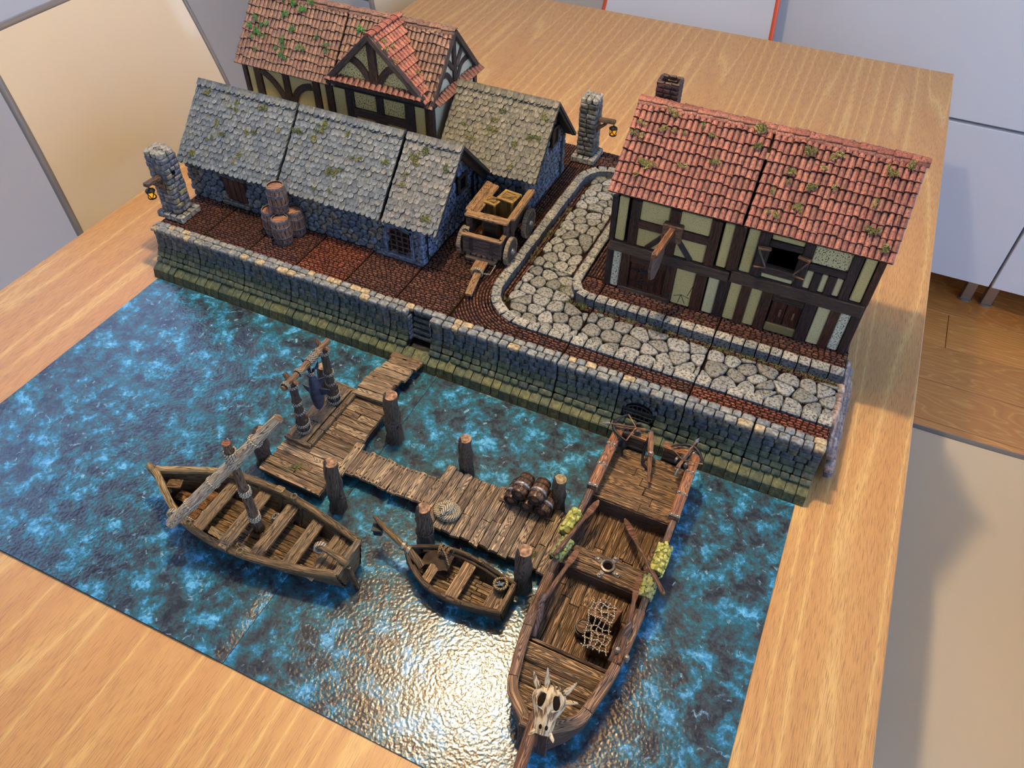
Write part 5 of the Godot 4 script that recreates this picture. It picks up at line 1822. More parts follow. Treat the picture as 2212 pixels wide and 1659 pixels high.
func wheel(par: Node3D, at: Vector3, r: float, s: float) -> void:
	var m := mb(rgb(90, 80, 76))
	m.lathe(Vector3.ZERO, [[0, -0.18], [r * 0.84, -0.18], [r * 0.84, 0.18], [0, 0.18]], 24)
	m.t.clear()
	for p in m.v:
		m.t.append(Vector2(p.x, p.z) / S)
	var b := rot(V(0, 0, 1), -90.0 * s)
	var w := part(par, "wheel", m, M.timber, at, b)
	m = mb(rgb(150, 134, 112))
	m.lathe(Vector3.ZERO, [[r * 0.82, -0.24], [r, -0.24], [r, 0.24], [r * 0.82, 0.24]], 28)
	part(w, "tyre", m, M.timber)
	for k in 3:
		bx(w, "wheel_plank", V((k - 1) * r * 0.5, 0.2, 0), V(r * 0.46, 0.1, r * (1.5 if k == 1 else 1.2)), M.timber, rgb(80, 72, 70), Basis(), 0.04, 1.3)
	m = mb(rgb(150, 150, 156))
	m.lathe(Vector3.ZERO, [[0.42, 0.18], [0.36, 0.45], [0.2, 0.6], [0.0, 0.62]], 12)
	part(w, "hub", m, M.iron)


func rope_loop(par: Node3D, c: Vector3, r: float, n: Vector3, turns := 2, thick := 0.09, col := Color(0.55, 0.5, 0.4)) -> void:
	var u := n.cross(V(0, 1, 0) if absf(n.y) < 0.8 else V(1, 0, 0)).normalized()
	var w := n.cross(u).normalized()
	var pts := []
	for k in turns * 14 + 1:
		var a := TAU * k / 14.0
		pts.append(c + (u * cos(a) + w * sin(a)) * r + n.normalized() * thick * 1.8 * (k / 14.0 - turns / 2.0))
	tb(par, "rope_lashing", pts, thick, M.rope, col, 6)


func street_things() -> void:
	pillar("left stone pillar with a lantern arm, on the quay's left corner", V(1.25, UP + 0.02, -6.15), 2.6, 2.35, 4.1, 3.5, 9.25, rot(V(0, 1, 0), -90), -0.25, 6.1, [rgb8(124, 130, 142), rgb8(112, 120, 134), rgb8(136, 136, 132), rgb8(150, 140, 114), rgb8(104, 112, 128)], true)
	lantern("glowing yellow lantern hanging from the left stone pillar's arm", V(1.5, UP + 5.75, -2.85))
	pillar("right stone pillar with a lantern arm, standing where the lane bends at the far side", V(43.4, UP + 0.02, -42.7), 2.3, 2.4, 3.5, 4.0, 9.2, Basis(), 0.1, 6.1, [rgb8(96, 96, 94), rgb8(86, 88, 88), rgb8(110, 108, 102), rgb8(122, 118, 104), rgb8(140, 140, 138)])
	lantern("yellow lantern hanging from the far stone pillar's arm, left of the red roof", V(46.9, UP + 5.75, -42.6))
	var bw := rgb(150, 116, 98)
	var hp := rgb(126, 130, 140)
	barrel("wooden barrel standing in front of the barrel stack, nearest the quay edge", V(17.0, UP + 0.05, -7.1), rot(V(0, 1, 0), 20), 3.45, 1.2, bw, hp, "barrels stacked on the quay")
	barrel("wooden barrel at the right of the stack, close to the cottage wall", V(17.35, UP + 0.05, -9.35), rot(V(0, 1, 0), 70), 3.45, 1.2, bw, hp, "barrels stacked on the quay")
	barrel("wooden barrel half hidden at the left of the stack", V(14.75, UP + 0.05, -8.15), rot(V(0, 1, 0), 130), 3.45, 1.2, bw, hp, "barrels stacked on the quay")
	barrel("wooden barrel standing on top of the other three", V(16.1, UP + 3.52, -8.55), rot(V(0, 1, 0), 200), 3.45, 1.22, bw, hp, "barrels stacked on the quay")
	# cart
	var cb := rot(V(0, 1, 0), 3.0)
	var c := thing("cart", "wooden four wheeled cart with flared plank sides parked between the two stone cottages", "cart", V(40.75, UP + 0.02, -18.3), cb)
	var lt := rgb(176, 138, 96)
	var dk := rgb(92, 74, 66)
	var I := Basis()
	for k in 6:
		bx(c, "floor_board", V(-1.85 + k * 0.74, 2.2, 0.1), V(0.7, 0.3, 8.6), M.timber, tone(rgb(120, 84, 54), 0.12), I, 0.05, 1.2)
	# sides
	for s in [-1, 1]:
		for k in 3:
			bx(c, "side_board", V(s * (2.3 + k * 0.12), 2.7 + k * 0.85, -0.6), V(0.25, 0.82, 7.0), M.timber, tone(dk, 0.12), rot(V(0, 0, 1), -s * 8), 0.05, 1.3)
	for k in 2:
		bx(c, "flared_rail", V(-2.75 + k * 0.85, 5.35 - k * 0.22, -1.3), V(0.85, 0.42, 6.6), M.timber, tone(lt, 0.08), rot(V(0, 0, 1), -14), 0.1, 1.25)
	bx(c, "flared_rail", V(2.75, 5.5, -1.35), V(0.95, 0.45, 6.8), M.timber, tone(lt, 0.08), rot(V(0, 0, 1), 16), 0.1, 1.25)
	bx(c, "side_post", V(2.85, 4.3, 1.7), V(0.35, 2.4, 0.6), M.timber, dk, I, 0.06, 1.3)
	# seat board across the front and its posts
	for k in 2:
		bx(c, "seat_board", V(0, 5.45, 2.35 + k * 0.55), V(5.5, 0.36, 0.53), M.timber, tone(lt, 0.08), I, 0.07, 1.25)
	for s in [-1, 1]:
		for k in 3:
			bx(c, "seat_post", V(s * 2.4, 2.7 + k * 0.9, 2.55), V(0.55, 0.86, 0.8), M.timber, tone(dk, 0.15), I, 0.08, 1.3)
	# front box
	for k in 4:
		bx(c, "front_board", V(0, 1.5 + k * 0.56, 4.35), V(4.9, 0.52, 0.3), M.timber, tone(rgb(100, 82, 74), 0.1), I, 0.05, 1.35)
	bx(c, "front_rail", V(0, 3.75, 4.35), V(5.1, 0.34, 0.6), M.timber, lt, I, 0.09, 1.3)
	for s in [-1, 1]:
		bx(c, "front_side", V(s * 2.4, 2.6, 3.6), V(0.3, 2.2, 1.5), M.timber, dk, I, 0.06, 1.3)
		bx(c, "front_batten", V(s * 1.3, 2.5, 4.55), V(0.45, 1.7, 0.12), M.timber, rgb(66, 54, 50), I, 0.03, 1.3)
		bx(c, "armrest", V(s * 2.35, 3.75, 3.7), V(0.5, 0.34, 1.4), M.timber, lt, I, 0.08, 1.3)
	for k in 6:
		bx(c, "foot_slat", V(-1.75 + k * 0.7, 1.05, 4.4), V(0.58, 0.5, 0.35), M.timber, tone(rgb(110, 92, 82), 0.1), I, 0.06, 1.3)
	bx(c, "axle_beam", V(0.1, 0.95, 5.0), V(3.9, 0.42, 0.5), M.timber, rgb(76, 66, 64), I, 0.08, 1.3)
	bx(c, "axle", V(0, 1.7, 3.2), V(5.8, 0.4, 0.4), M.timber, dk, I, 0.06)
	bx(c, "axle", V(0, 1.85, -3.2), V(5.8, 0.4, 0.4), M.timber, dk, I, 0.06)
	for k in 3:
		bx(c, "tongue_plank", V(-0.05 + k * 0.52, 1.0, 6.3), V(0.5, 0.34, 2.0), M.timber, tone(lt, 0.1), rot(V(0, 1, 0), 4), 0.06, 1.25)
	bx(c, "tongue", V(0.95, 0.75, 8.9), V(0.85, 0.5, 4.4), M.timber, lt, rot(V(0, 1, 0), 7) * rot(V(1, 0, 0), 4), 0.1, 1.3)
	rope_loop(c, V(0.7, 0.95, 7.3), 0.62, V(0.1, 0, 1), 3, 0.08, rgb(190, 176, 150))
	rope_loop(c, V(-2.35, 3.85, 3.8), 0.38, V(0.3, 0, 1), 3, 0.07, rgb(190, 176, 150))
	tb(c, "rope", [V(1.0, 0.9, 7.3), V(1.9, 0.35, 6.4), V(2.1, 0.9, 5.2)], 0.07, M.rope, rgb(186, 176, 156), 6)
	for s in [-1, 1]:
		wheel(c, V(s * 3.05, 1.72, 2.9), 1.72, s)
		wheel(c, V(s * 3.05, 1.9, -3.1), 1.9, s)
	var cw := rgb(176, 140, 74)
	crate("small wooden crate on the cart, left of the larger crate", V(39.85, UP + 2.45, -19.2), -8, 1.75, 2.9, 1.6, cw)
	crate("larger wooden crate on the cart, at its right rear", V(41.5, UP + 2.45, -20.4), -6, 2.3, 3.3, 2.2, cw)
	crate("dark wooden crate under the cart's seat board", V(41.0, UP + 2.45, -16.9), 2, 2.1, 2.0, 1.6, rgb(120, 92, 60))
	# stones heaped behind the cart
	var o := thing("rubble_heap", "small heap of dark stones on the cart, behind the crates", "rubble", V(39.5, UP + 2.45, -21.9))
	for k in 14:
		part(o, "rubble_stone", unit_stone(), tinted("stone", rgb8(70, 76, 84)), V(rng.randf_range(-1.2, 1.5), rng.randf_range(0.2, 1.9), rng.randf_range(-0.8, 0.8)), scl(rot(V(rng.randf(), rng.randf(), rng.randf() + 0.1).normalized(), rng.randf() * 360), V(0.9, 0.7, 0.6)))


# a weathered plank along x with worn, wavy ends
func plank(par: Node3D, called: String, at: Vector3, len: float, w: float, th: float, col: Color, b := Basis(), m_name := "wood") -> MeshInstance3D:
	var m := mb(col)
	var n := 3
	var e0 := []
	var e1 := []
	for k in n + 1:
		e0.append(-len / 2 + rng.randf_range(-0.09, 0.09))
		e1.append(len / 2 + rng.randf_range(-0.09, 0.09))
	var sag := rng.randf_range(-0.04, 0.04)
	var up := func(u: float, k: int) -> Vector3:
		var x: float = lerpf(e0[k], e1[k], u)
		var z := -w / 2 + w * k / n
		var edge := 0.05 if k == 0 or k == n else 0.0
		return V(x, th / 2 - edge + sag * sin(PI * u), z)
	var hi := Color(col.r * 1.35, col.g * 1.3, col.b * 1.25)
	for k in n:
		for q in 2:
			var u0 := q / 2.0
			var u1 := (q + 1) / 2.0
			var pts := [up.call(u0, k), up.call(u1, k), up.call(u1, k + 1), up.call(u0, k + 1)]
			var uv := []
			for p: Vector3 in pts:
				uv.append(Vector2(p.x, p.z))
			m.face(pts, Vector3.UP, col, uv)
	for s in [0, n]:
		for q in 2:
			var a: Vector3 = up.call(q / 2.0, s)
			var c: Vector3 = up.call((q + 1) / 2.0, s)
			m.face([a, c, c - V(0, th, 0), a - V(0, th, 0)], V(0, 0, -1 if s == 0 else 1), Color(col.r * 0.5, col.g * 0.48, col.b * 0.46))
	for q in [0.0, 1.0]:
		for k in n:
			var a: Vector3 = up.call(q, k)
			var c: Vector3 = up.call(q, k + 1)
			m.face([a, c, c - V(0, th, 0), a - V(0, th, 0)], V(-1 if q == 0.0 else 1, 0, 0), hi)
	m.face([V(-len / 2, -th / 2, -w / 2), V(len / 2, -th / 2, -w / 2), V(len / 2, -th / 2, w / 2), V(-len / 2, -th / 2, w / 2)], V(0, -1, 0), Color(col.r * 0.4, col.g * 0.4, col.b * 0.4))
	return part(par, called, m, M[m_name], at, b)


func mooring_post(label: String, at: Vector3, h: float, r: float, lean := Vector2.ZERO, rope := 0.0, topc := Color(0.33, 0.23, 0.15)) -> void:
	var o := thing("mooring_post", label, "post", at, Basis(), "jetty mooring posts")
	var pts := []
	var rr := []
	for k in 8:
		var u := k / 7.0
		pts.append(V(lean.x * u + 0.06 * sin(k * 1.9), h * u, lean.y * u + 0.06 * cos(k * 2.3)))
		rr.append(r * (1.0 - 0.2 * u) * (1.12 if k == 0 else 1.0) * (1.0 + 0.03 * sin(k * 5.0)))
	tb(o, "trunk", pts, rr, M.bark, rgb(116, 96, 78), 20, rgb(60, 45, 38), 0.07)
	var m := mb(topc)
	m.lathe(pts[7] + V(0, 0.02, 0), [[rr[7] * 0.98, -0.1, topc * 0.6], [rr[7] * 0.94, 0.05, topc * 1.25], [rr[7] * 0.5, 0.04, topc * 0.7], [rr[7] * 0.45, 0.05, topc * 1.2], [0.0, 0.05, topc]], 20)
	part(o, "end_grain", m, M.stone)
	if rope > 0.0:
		rope_loop(o, V(lean.x * rope / h, rope, lean.y * rope / h), r * (1.0 - 0.2 * rope / h) + 0.06, V(0, 1, 0), 2, 0.08, rgb(110, 92, 80))
	if h > 6.4:
		bx(o, "knot", V(r * 1.0, h * 0.35, 0.3), V(0.45, 0.5, 0.4), M.bark, rgb(96, 72, 58), rot(V(0, 0, 1), 30), 0.15)


func jetty() -> void:
	var tan := [rgb(172, 146, 112), rgb(154, 128, 98), rgb(184, 158, 124), rgb(138, 112, 84)]
	var tan2 := [rgb(190, 164, 126), rgb(174, 148, 114), rgb(160, 134, 102), rgb(148, 122, 92)]
	var dark := rgb(70, 52, 42)
	# left deck
	var o := thing("jetty_platform", "left wooden jetty deck, carrying the gallows with the hanging shark", "jetty", V(36.8, 0.3, 13.7), rot(V(0, 1, 0), -1.5))
	bx(o, "deck_frame", V(0, 0.55, 0), V(6.9, 1.05, 13.0), M.timber, rgb(64, 50, 42), Basis(), 0.1, 1.2, 0.06)
	for z in [-6.2, 0, 6.2]:
		bx(o, "cross_beam", V(0, 0.3, z), V(7.1, 0.7, 0.5), M.timber, dark, Basis(), 0.08, 1.2, 0.05)
	for r in 14:
		var z := -6.35 + r * 0.972
		var cut := rng.randf_range(-1.6, 1.6) if r % 3 != 1 else 99.0
		var l := -3.65 + rng.randf_range(-0.1, 0.1)
		var e := 3.65 + rng.randf_range(-0.12, 0.12)
		if absf(cut) > 3:
			plank(o, "deck_plank", V((l + e) / 2, 1.3, z), e - l, 0.9, 0.36, tone(tan[r % 4], 0.2))
		else:
			plank(o, "deck_plank", V((l + cut) / 2, 1.3, z), cut - l - 0.05, 0.9, 0.36, tone(tan[r % 4], 0.12))
			plank(o, "deck_plank", V((cut + e) / 2, 1.3, z), e - cut - 0.05, 0.9, 0.36, tone(tan[(r + 1) % 4], 0.12))
	moss(o, "moss_tuft", V(-0.6, 1.52, 5.2), FLAT, 0.9, rgb8(112, 116, 78))
	moss(o, "moss_tuft", V(-0.2, 1.52, 4.8), FLAT, 0.7, rgb8(130, 134, 84))
	# gangway up to the stair notch
	o = thing("gangway", "sloping plank gangway rising from the jetty to the stair notch in the quay", "gangway", V(38.15, 2.2, 7.4), rot(V(0, 1, 0), 1.5) * rot(V(1, 0, 0), -7.5))
	for s in [-1, 1]:
		bx(o, "runner", V(s * 1.3, -0.3, -4.3), V(0.35, 0.4, 9.2), M.timber, dark, Basis(), 0.06)
	for k in 9:
		plank(o, "gangway_plank", V(rng.randf_range(-0.15, 0.15) - 0.25 * sin(k * 0.7), 0.05 + 0.06 * sin(k * 1.3), 0.0 - k * 1.07), 3.75 + 0.25 * sin(k * 2.0), 1.02, 0.3, tone(tan2[k % 4], 0.1), rot(V(0, 1, 0), rng.randf_range(-2.5, 2.5)) * rot(V(1, 0, 0), rng.randf_range(-2, 3)))
	bx(o, "knot_hole", V(0.1, 0.18, -7.05), V(0.5, 0.06, 0.28), M.plain, Color(0.008, 0.006, 0.005), Basis(), 0.02)
	# bridge between the decks
	o = thing("jetty_bridge", "narrow plank bridge with nail heads joining the two jetty decks", "jetty", V(45.4, 1.2, 15.45))
	for s in [-1, 1]:
		bx(o, "runner", V(0, 0.0, s * 1.2), V(10.0, 0.4, 0.4), M.timber, dark, Basis(), 0.06)
	for k in 11:
		var q := plank(o, "bridge_plank", V(-4.85 + k * 0.97, 0.55 - 0.14 * sin(PI * k / 10.0), rng.randf_range(-0.12, 0.12)), 3.3 + (0.9 if k == 0 else 0.0), 0.93, 0.3, tone(tan2[(k * 3) % 4], 0.12), rot(V(0, 1, 0), 90 + rng.randf_range(-4, 4)) * rot(V(1, 0, 0), rng.randf_range(-4, 4)))
		for s in [-1, 1]:
			for e in [-0.22, 0.22]:
				var m := mb(rgb(84, 62, 50))
				m.lathe(V(s * 1.4, 0.14, e), [[0.1, 0.0], [0.08, 0.07], [0.0, 0.08]], 7)
				part(q, "nail_head", m, M.iron)
	# right deck
	o = thing("jetty_platform", "right wooden jetty deck, carrying the coiled rope and the barrel pile", "jetty", V(56.85, 0.3, 15.4))
	bx(o, "deck_frame", V(0, 0.55, 0), V(13.0, 1.05, 6.3), M.timber, rgb(58, 46, 38), Basis(), 0.1, 1.2, 0.06)
	for x in [-6.0, 0, 6.0]:
		bx(o, "cross_beam", V(x, 0.3, 0), V(0.5, 0.7, 6.7), M.timber, dark, Basis(), 0.08, 1.2, 0.05)
	for r in 14:
		var x := -6.4 + r * 0.985
		var cut := rng.randf_range(-1.7, 1.9) if r % 4 != 1 else 99.0
		var l := -3.45 + rng.randf_range(-0.15, 0.15) - (0.3 if r < 1 else 0.0)
		var e := 3.45 + rng.randf_range(-0.15, 0.15)
		var b := rot(V(0, 1, 0), -90)
		if absf(cut) > 3:
			plank(o, "deck_plank", V(x, 1.3, (l + e) / 2), e - l, 0.91, 0.36, tone(tan[r % 4], 0.12), b)
		else:
			plank(o, "deck_plank", V(x, 1.3, (l + cut) / 2), cut - l - 0.05, 0.91, 0.36, tone(tan[r % 4], 0.12), b)
			plank(o, "deck_plank", V(x, 1.3, (cut + e) / 2), e - cut - 0.05, 0.91, 0.36, tone(tan[(r + 2) % 4], 0.12), b)
	for k in 3:
		moss(o, "moss_tuft", V(4.6 + k * 0.25, 1.52, 2.7 - k * 0.3), FLAT, 0.7, rgb8(104, 112, 76))
	# posts
	var g := rgb(180, 134, 98)
	mooring_post("thick knotted mooring post in front of the left deck, beside the plank bridge", V(42.0, 0.17, 20.0), 7.0, 0.84, Vector2(0.2, -0.1), 0.0, g)
	mooring_post("mooring post with a rope round it, behind the left deck near the gangway foot", V(42.45, 0.17, 10.0), 6.8, 0.92, Vector2(0.2, 0.1), 3.0, g)
	mooring_post("mooring post at the left deck's outer edge, under the mast boat's yard", V(32.0, 0.17, 18.6), 5.4, 0.8, Vector2(0.7, 0.1), 0.0, g)
	mooring_post("mooring post behind the gallows, half hidden by the hanging shark", V(33.2, 0.17, 8.7), 5.6, 0.72, Vector2(0.1, 0), 0.0, rgb(196, 158, 116))
	mooring_post("plain mooring post behind the right deck, left of the barrel pile", V(51.5, 0.17, 10.9), 5.5, 0.78, Vector2(0, 0), 0.0, g)
	mooring_post("mooring post in front of the right deck, beside the coiled rope", V(51.75, 0.17, 19.8), 5.6, 0.82, Vector2(0.1, 0), 2.0, g)
	mooring_post("mooring post in front of the right deck, beside the stern of the small boat", V(62.0, 0.17, 20.1), 6.0, 0.86, Vector2(0, 0), 0.0, g)
	mooring_post("mooring post behind the right deck, right of the barrel pile", V(61.75, 0.17, 11.4), 5.5, 0.78, Vector2(0, 0), 0.0, rgb(170, 146, 98))
	# coiled rope
	o = thing("rope_coil", "thick pale coiled rope lying on the right jetty deck", "rope", V(52.6, 1.8, 16.9))
	var pts := []
	for k in 120:
		var a := TAU * k / 22.0
		var rad := 1.05 - 0.62 * (k / 119.0) + 0.04 * sin(k * 0.9)
		pts.append(V(cos(a) * rad, 0.2 + 0.85 * (k / 119.0) * (k / 119.0) + 0.05 * sin(k * 0.5), sin(a) * rad * 0.95))
	tb(o, "rope", pts, 0.27, M.rope, rgb(214, 196, 160), 8)
	pts = []
	for k in 40:
		var a := TAU * k / 26.0
		pts.append(V(cos(a) * 1.1, 0.25 + 0.3 * sin(k * 0.25), sin(a) * 1.0))
	tb(o, "rope", pts, 0.27, M.rope, rgb(206, 188, 152), 8)
	pts = []
	for k in 16:
		pts.append(V(0.25 - k * 0.02, 0.95 + 0.25 * sin(k * 0.2), -0.35 + k * 0.09))
	tb(o, "rope", pts, 0.26, M.rope, rgb(220, 204, 170), 8)
	# pile of five small barrels
	var bw := rgb(120, 86, 58)
	var lay_b := rot(V(1, 0, 0), -90)
	var hp := rgb(206, 204, 204)
	var bl := ["small barrel lying at the bottom left of the pile on the right deck", "small barrel lying at the bottom middle of the pile on the right deck", "small barrel lying at the bottom right of the pile on the right deck", "small barrel on top of the pile at the left", "small barrel on top of the pile at the right"]
	var bp := [V(57.75, 2.75, 13.75), V(59.35, 2.75, 13.8), V(60.95, 2.75, 13.75), V(58.5, 4.1, 13.7), V(60.15, 4.1, 13.6)]
	for k in 5:
		small_barrel(bl[k], bp[k], lay_b * rot(V(0, 1, 0), k * 40), 2.45, 0.8, tone(bw, 0.1), hp)
	o = thing("barrel_chock", "two thin wooden chock rails lying under the small barrel pile", "chock", V(59.3, 1.8, 12.6))
	for z in [-0.7, 0.75]:
		bx(o, "rail", V(0, 0.08, z), V(5.9, 0.16, 0.3), M.timber, rgb(130, 100, 74), Basis(), 0.03, 1.3)
	gallows()


func small_barrel(label: String, at: Vector3, b: Basis, h: float, r: float, wood: Color, hoop: Color) -> void:
	var o := barrel(label, at, b, h, r, wood, rgb(96, 74, 56), "small barrels piled on the right deck", 12)
	var m := mb(hoop)
	m.lathe(Vector3.ZERO, [[r * 0.97, h * 0.36], [r * 1.04, h * 0.39], [r * 1.05, h * 0.44], [r * 0.99, h * 0.47]], 24)
	part(o, "bright_hoop", m, M.iron)


func gallows() -> void:
	var o := thing("gallows_frame", "rope bound log gallows frame standing on a raised plank base on the left deck", "frame", V(34.6, 1.8, 11.7), rot(V(0, 1, 0), -1.0))
	var wood := rgb(126, 104, 76)
	# raised base
	for k in 3:
		for q in 3:
			plank(o, "base_plank", V(-1.05 + k * 0.82, 0.24, -2.75 + q * 2.75), 2.7, 0.8, 0.42, tone(wood, 0.18), rot(V(0, 1, 0), 90), "timber")
	for q in 4:
		bx(o, "base_kerb", V(1.5, 0.27, -3.1 + q * 2.05), V(0.62, 0.5, 2.0), M.timber, tone(wood, 0.15), Basis(), 0.08, 1.35)
	for z in [-4.25, 4.25]:
		bx(o, "base_end", V(0.1, 0.22, z), V(3.3, 0.42, 0.42), M.timber, tone(wood, 0.15), Basis(), 0.07, 1.3)
	var bark := rgb(100, 82, 70)
	var rp := rgb(176, 166, 148)
	for g in [[-0.05, 2.85, 9.6], [0.35, -1.95, 10.2]]:
		var x: float = g[0]
		var z: float = g[1]
		var top: float = g[2] - 1.8
		# lower cuff of short logs round the post
		for k in 7:
			var a := TAU * k / 7.0
			tb(o, "cuff_log", [V(x + cos(a) * 0.42, 0.4, z + sin(a) * 0.42), V(x + cos(a) * 0.38, 2.3 + 0.4 * sin(k * 2.3), z + sin(a) * 0.38)], 0.27, M.bark, tone(bark, 0.2), 7, rgb(120, 90, 70))
		tb(o, "post", [V(x, 0.4, z), V(x + 0.1, top * 0.5, z + 0.1), V(x, top, z)], [0.5, 0.44, 0.4], M.bark, bark, 12, null, 0.1)
		for y in [0.75, 1.7, 3.4, 4.8, top - 0.6]:
			rope_loop(o, V(x, y, z), 0.72 if y < 2 else 0.52, V(0.05, 1, 0.05), 3, 0.07, rp)
		for s in [-1, 1]:
			tb(o, "fork_stub", [V(x, top - 0.3, z), V(x + s * 0.9, top + 0.5, z + s * 0.25)], [0.32, 0.26], M.bark, rgb(120, 88, 62), 8, rgb(150, 110, 76))
	tb(o, "cross_beam", [V(0.15, 8.15, 4.3), V(0.2, 8.2, 1.2), V(0.3, 8.35, -1.2), V(0.3, 8.5, -3.0)], [0.3, 0.36, 0.36, 0.3], M.bark, rgb(150, 116, 82), 10, rgb(180, 150, 112))
	for z in [3.9, 1.9, 0.2, -0.2, -0.6, -1.3]:
		rope_loop(o, V(0.22, 8.25, z), 0.42, V(0, 0.05, 1), 3, 0.07, rp)
	# the shark hangs by its tail
	var s := thing("shark", "dark blue grey shark hanging head down by its tail from the gallows beam", "shark", V(34.9, 3.2, 12.1))
	var skin := rgb(58, 68, 92)
	var m := mb(skin)
	var rad := [[0.0, 0.05], [0.5, 0.42], [1.2, 0.66], [2.2, 0.78], [3.2, 0.72], [4.2, 0.52], [5.0, 0.32], [5.5, 0.22], [6.0, 0.2]]
	m.surf(func(u: float, w: float):
		var q: float = u * 8.0
		var i := mini(int(q), 7)
		var y := lerpf(rad[i][0], rad[i + 1][0], q - i)
		var r := lerpf(rad[i][1], rad[i + 1][1], q - i)
		return V(cos(TAU * w) * r * 0.85 + 0.12 * sin(y * 0.7), y, sin(TAU * w) * r), 24, 16, 6.0, 3.0, true)
	part(s, "body", m, M.skin)
	var fins := [
		["fin", [Vector2(0.4, 2.4), Vector2(1.5, 3.1), Vector2(2.0, 3.9), Vector2(0.5, 3.5)], 0.0], ["fin", [Vector2(-0.4, 2.1), Vector2(-1.3, 2.5), Vector2(-1.6, 3.2), Vector2(-0.5, 3.1)], 0.0],
		["dorsal_fin", [Vector2(0.4, 2.9), Vector2(1.5, 3.9), Vector2(0.3, 4.2)], 70.0], ["fin", [Vector2(-0.2, 4.4), Vector2(-0.75, 4.9), Vector2(-0.2, 5.0)], 0.0],
		["tail_fin", [Vector2(-0.2, 5.6), Vector2(-0.95, 7.3), Vector2(-0.3, 6.7), Vector2(0.05, 6.3)], 0.0], ["tail_fin", [Vector2(0.2, 5.6), Vector2(1.0, 7.3), Vector2(0.9, 6.4), Vector2(0.25, 6.1)], 25.0]]
	for f: Array in fins:
		m = mb(skin)
		var b := rot(V(0, 1, 0), f[2])
		var a := []
		var c := []
		for p: Vector2 in f[1]:
			var t := 0.13 if absf(p.x) < 0.6 else 0.03
			a.append(b * V(p.x, p.y, t))
			c.append(b * V(p.x, p.y, -t))
		m.face(a, b * V(0, 0, 1), skin)
		m.face(c, b * V(0, 0, -1), skin)
		for k in a.size():
			var q: int = (k + 1) % a.size()
			m.face([a[k], a[q], c[q], c[k]], b * V(f[1][k].x, 0, 0) + V(0, 0.01, 0), skin)
		part(s, f[0], m, M.skin)
	rope_loop(s, V(0.1, 5.5, 0), 0.3, V(0, 1, 0), 3, 0.08, rp)
	tb(s, "rope", [V(0.15, 5.6, 0), V(0.2, 6.6, 0.1), V(0.1, 7.0, 0.1)], 0.08, M.rope, rp, 6)


# a value from a table of evenly spaced ones, smoothly
func along(tab: Array, t: float) -> float:
	var q := clampf(t, 0.0, 1.0) * (tab.size() - 1)
	var i := mini(int(q), tab.size() - 2)
	return cubic_interpolate(tab[i], tab[i + 1], tab[maxi(i - 1, 0)], tab[mini(i + 2, tab.size() - 1)], q - i)


# a rectangular rail swept along points (level side to side)
func rail(par: Node3D, called: String, pts: Array, w: float, h: float, col: Color, mname := "timber", hi := 1.3) -> void:
	var m := mb(col)
	var ring := []
	for k in pts.size():
		var d: Vector3 = pts[mini(k + 1, pts.size() - 1)] - pts[maxi(k - 1, 0)]
		var s := d.cross(Vector3.UP).normalized() * w / 2
		var c := minf(w, h) * 0.22
		var sn := s.normalized()
		var p: Vector3 = pts[k]
		var u := V(0, h / 2, 0)
		ring.append([p - s - u, p + s - u, p + s + u - V(0, c, 0), p + s + u - sn * c, p - s + u + sn * c, p - s + u - V(0, c, 0)])
	var len := 0.0
	for k in pts.size() - 1:
		var l: float = (pts[k + 1] - pts[k]).length()
		var mid: Vector3 = (pts[k] + pts[k + 1]) / 2
		for e in 6:
			var f := (e + 1) % 6
			var q: Array = [ring[k][e], ring[k + 1][e], ring[k + 1][f], ring[k][f]]
			var cc: Color = col * hi if e == 2 or e == 4 else col
			m.face(q, (q[0] + q[1] + q[2] + q[3]) / 4 - mid, cc, [Vector2(len, e * 0.5), Vector2(len + l, e * 0.5), Vector2(len + l, e * 0.5 + 0.5), Vector2(len, e * 0.5 + 0.5)])
		len += l
	m.face(ring[0], pts[0] - pts[1], col)
	m.face(ring[-1], pts[-1] - pts[-2], col)
	part(par, called, m, M[mname])


# bow at x = 0, stern at x = L
class Hull:
	var L: float
	var half: Array
	var sheer: Array
	var keel: Array
	var bot: float
	var host: Node

	func p(t: float, s: float, side: float, out := 0.0) -> Vector3:
		var w: float = host.along(half, t)
		var y0: float = host.along(keel, t)
		var y1: float = host.along(sheer, t)
		return Vector3(t * L, lerpf(y0, y1, s), side * (w * (bot + (1.0 - bot) * pow(s, 0.75)) + out))


func strakes(o: Node3D, hl: Hull, n: int, col: Color, lap := 0.14, mname := "timber") -> void:
	for side in [-1.0, 1.0]:
		for k in n:
			var s0 := float(k) / n
			var s1 := float(k + 1) / n
			var m := mb(tone(col, 0.12))
			var f := func(u: float, w: float, out: float) -> Vector3:
				return hl.p(u, lerpf(s0, s1, w), side, out)
			m.surf(func(u: float, w: float): return f.call(u, w, 0.16 + lap * (1.0 - w)), 22, 2, hl.L, 1.0, side < 0)
			m.surf(func(u: float, w: float): return f.call(u, w, 0.0), 22, 2, hl.L, 1.0, side > 0)
			m.surf(func(u: float, w: float): return f.call(u, 0.0, (0.16 + lap) * w), 22, 1, hl.L, 0.2, side > 0)
			part(o, "strake", m, M[mname])
	var m := mb(col * 0.5)
	m.surf(func(u: float, w: float): return hl.p(u, 0.0, 1.0 if w > 0.5 else -1.0), 22, 1, hl.L, 2.0)
	part(o, "bottom", m, M[mname])


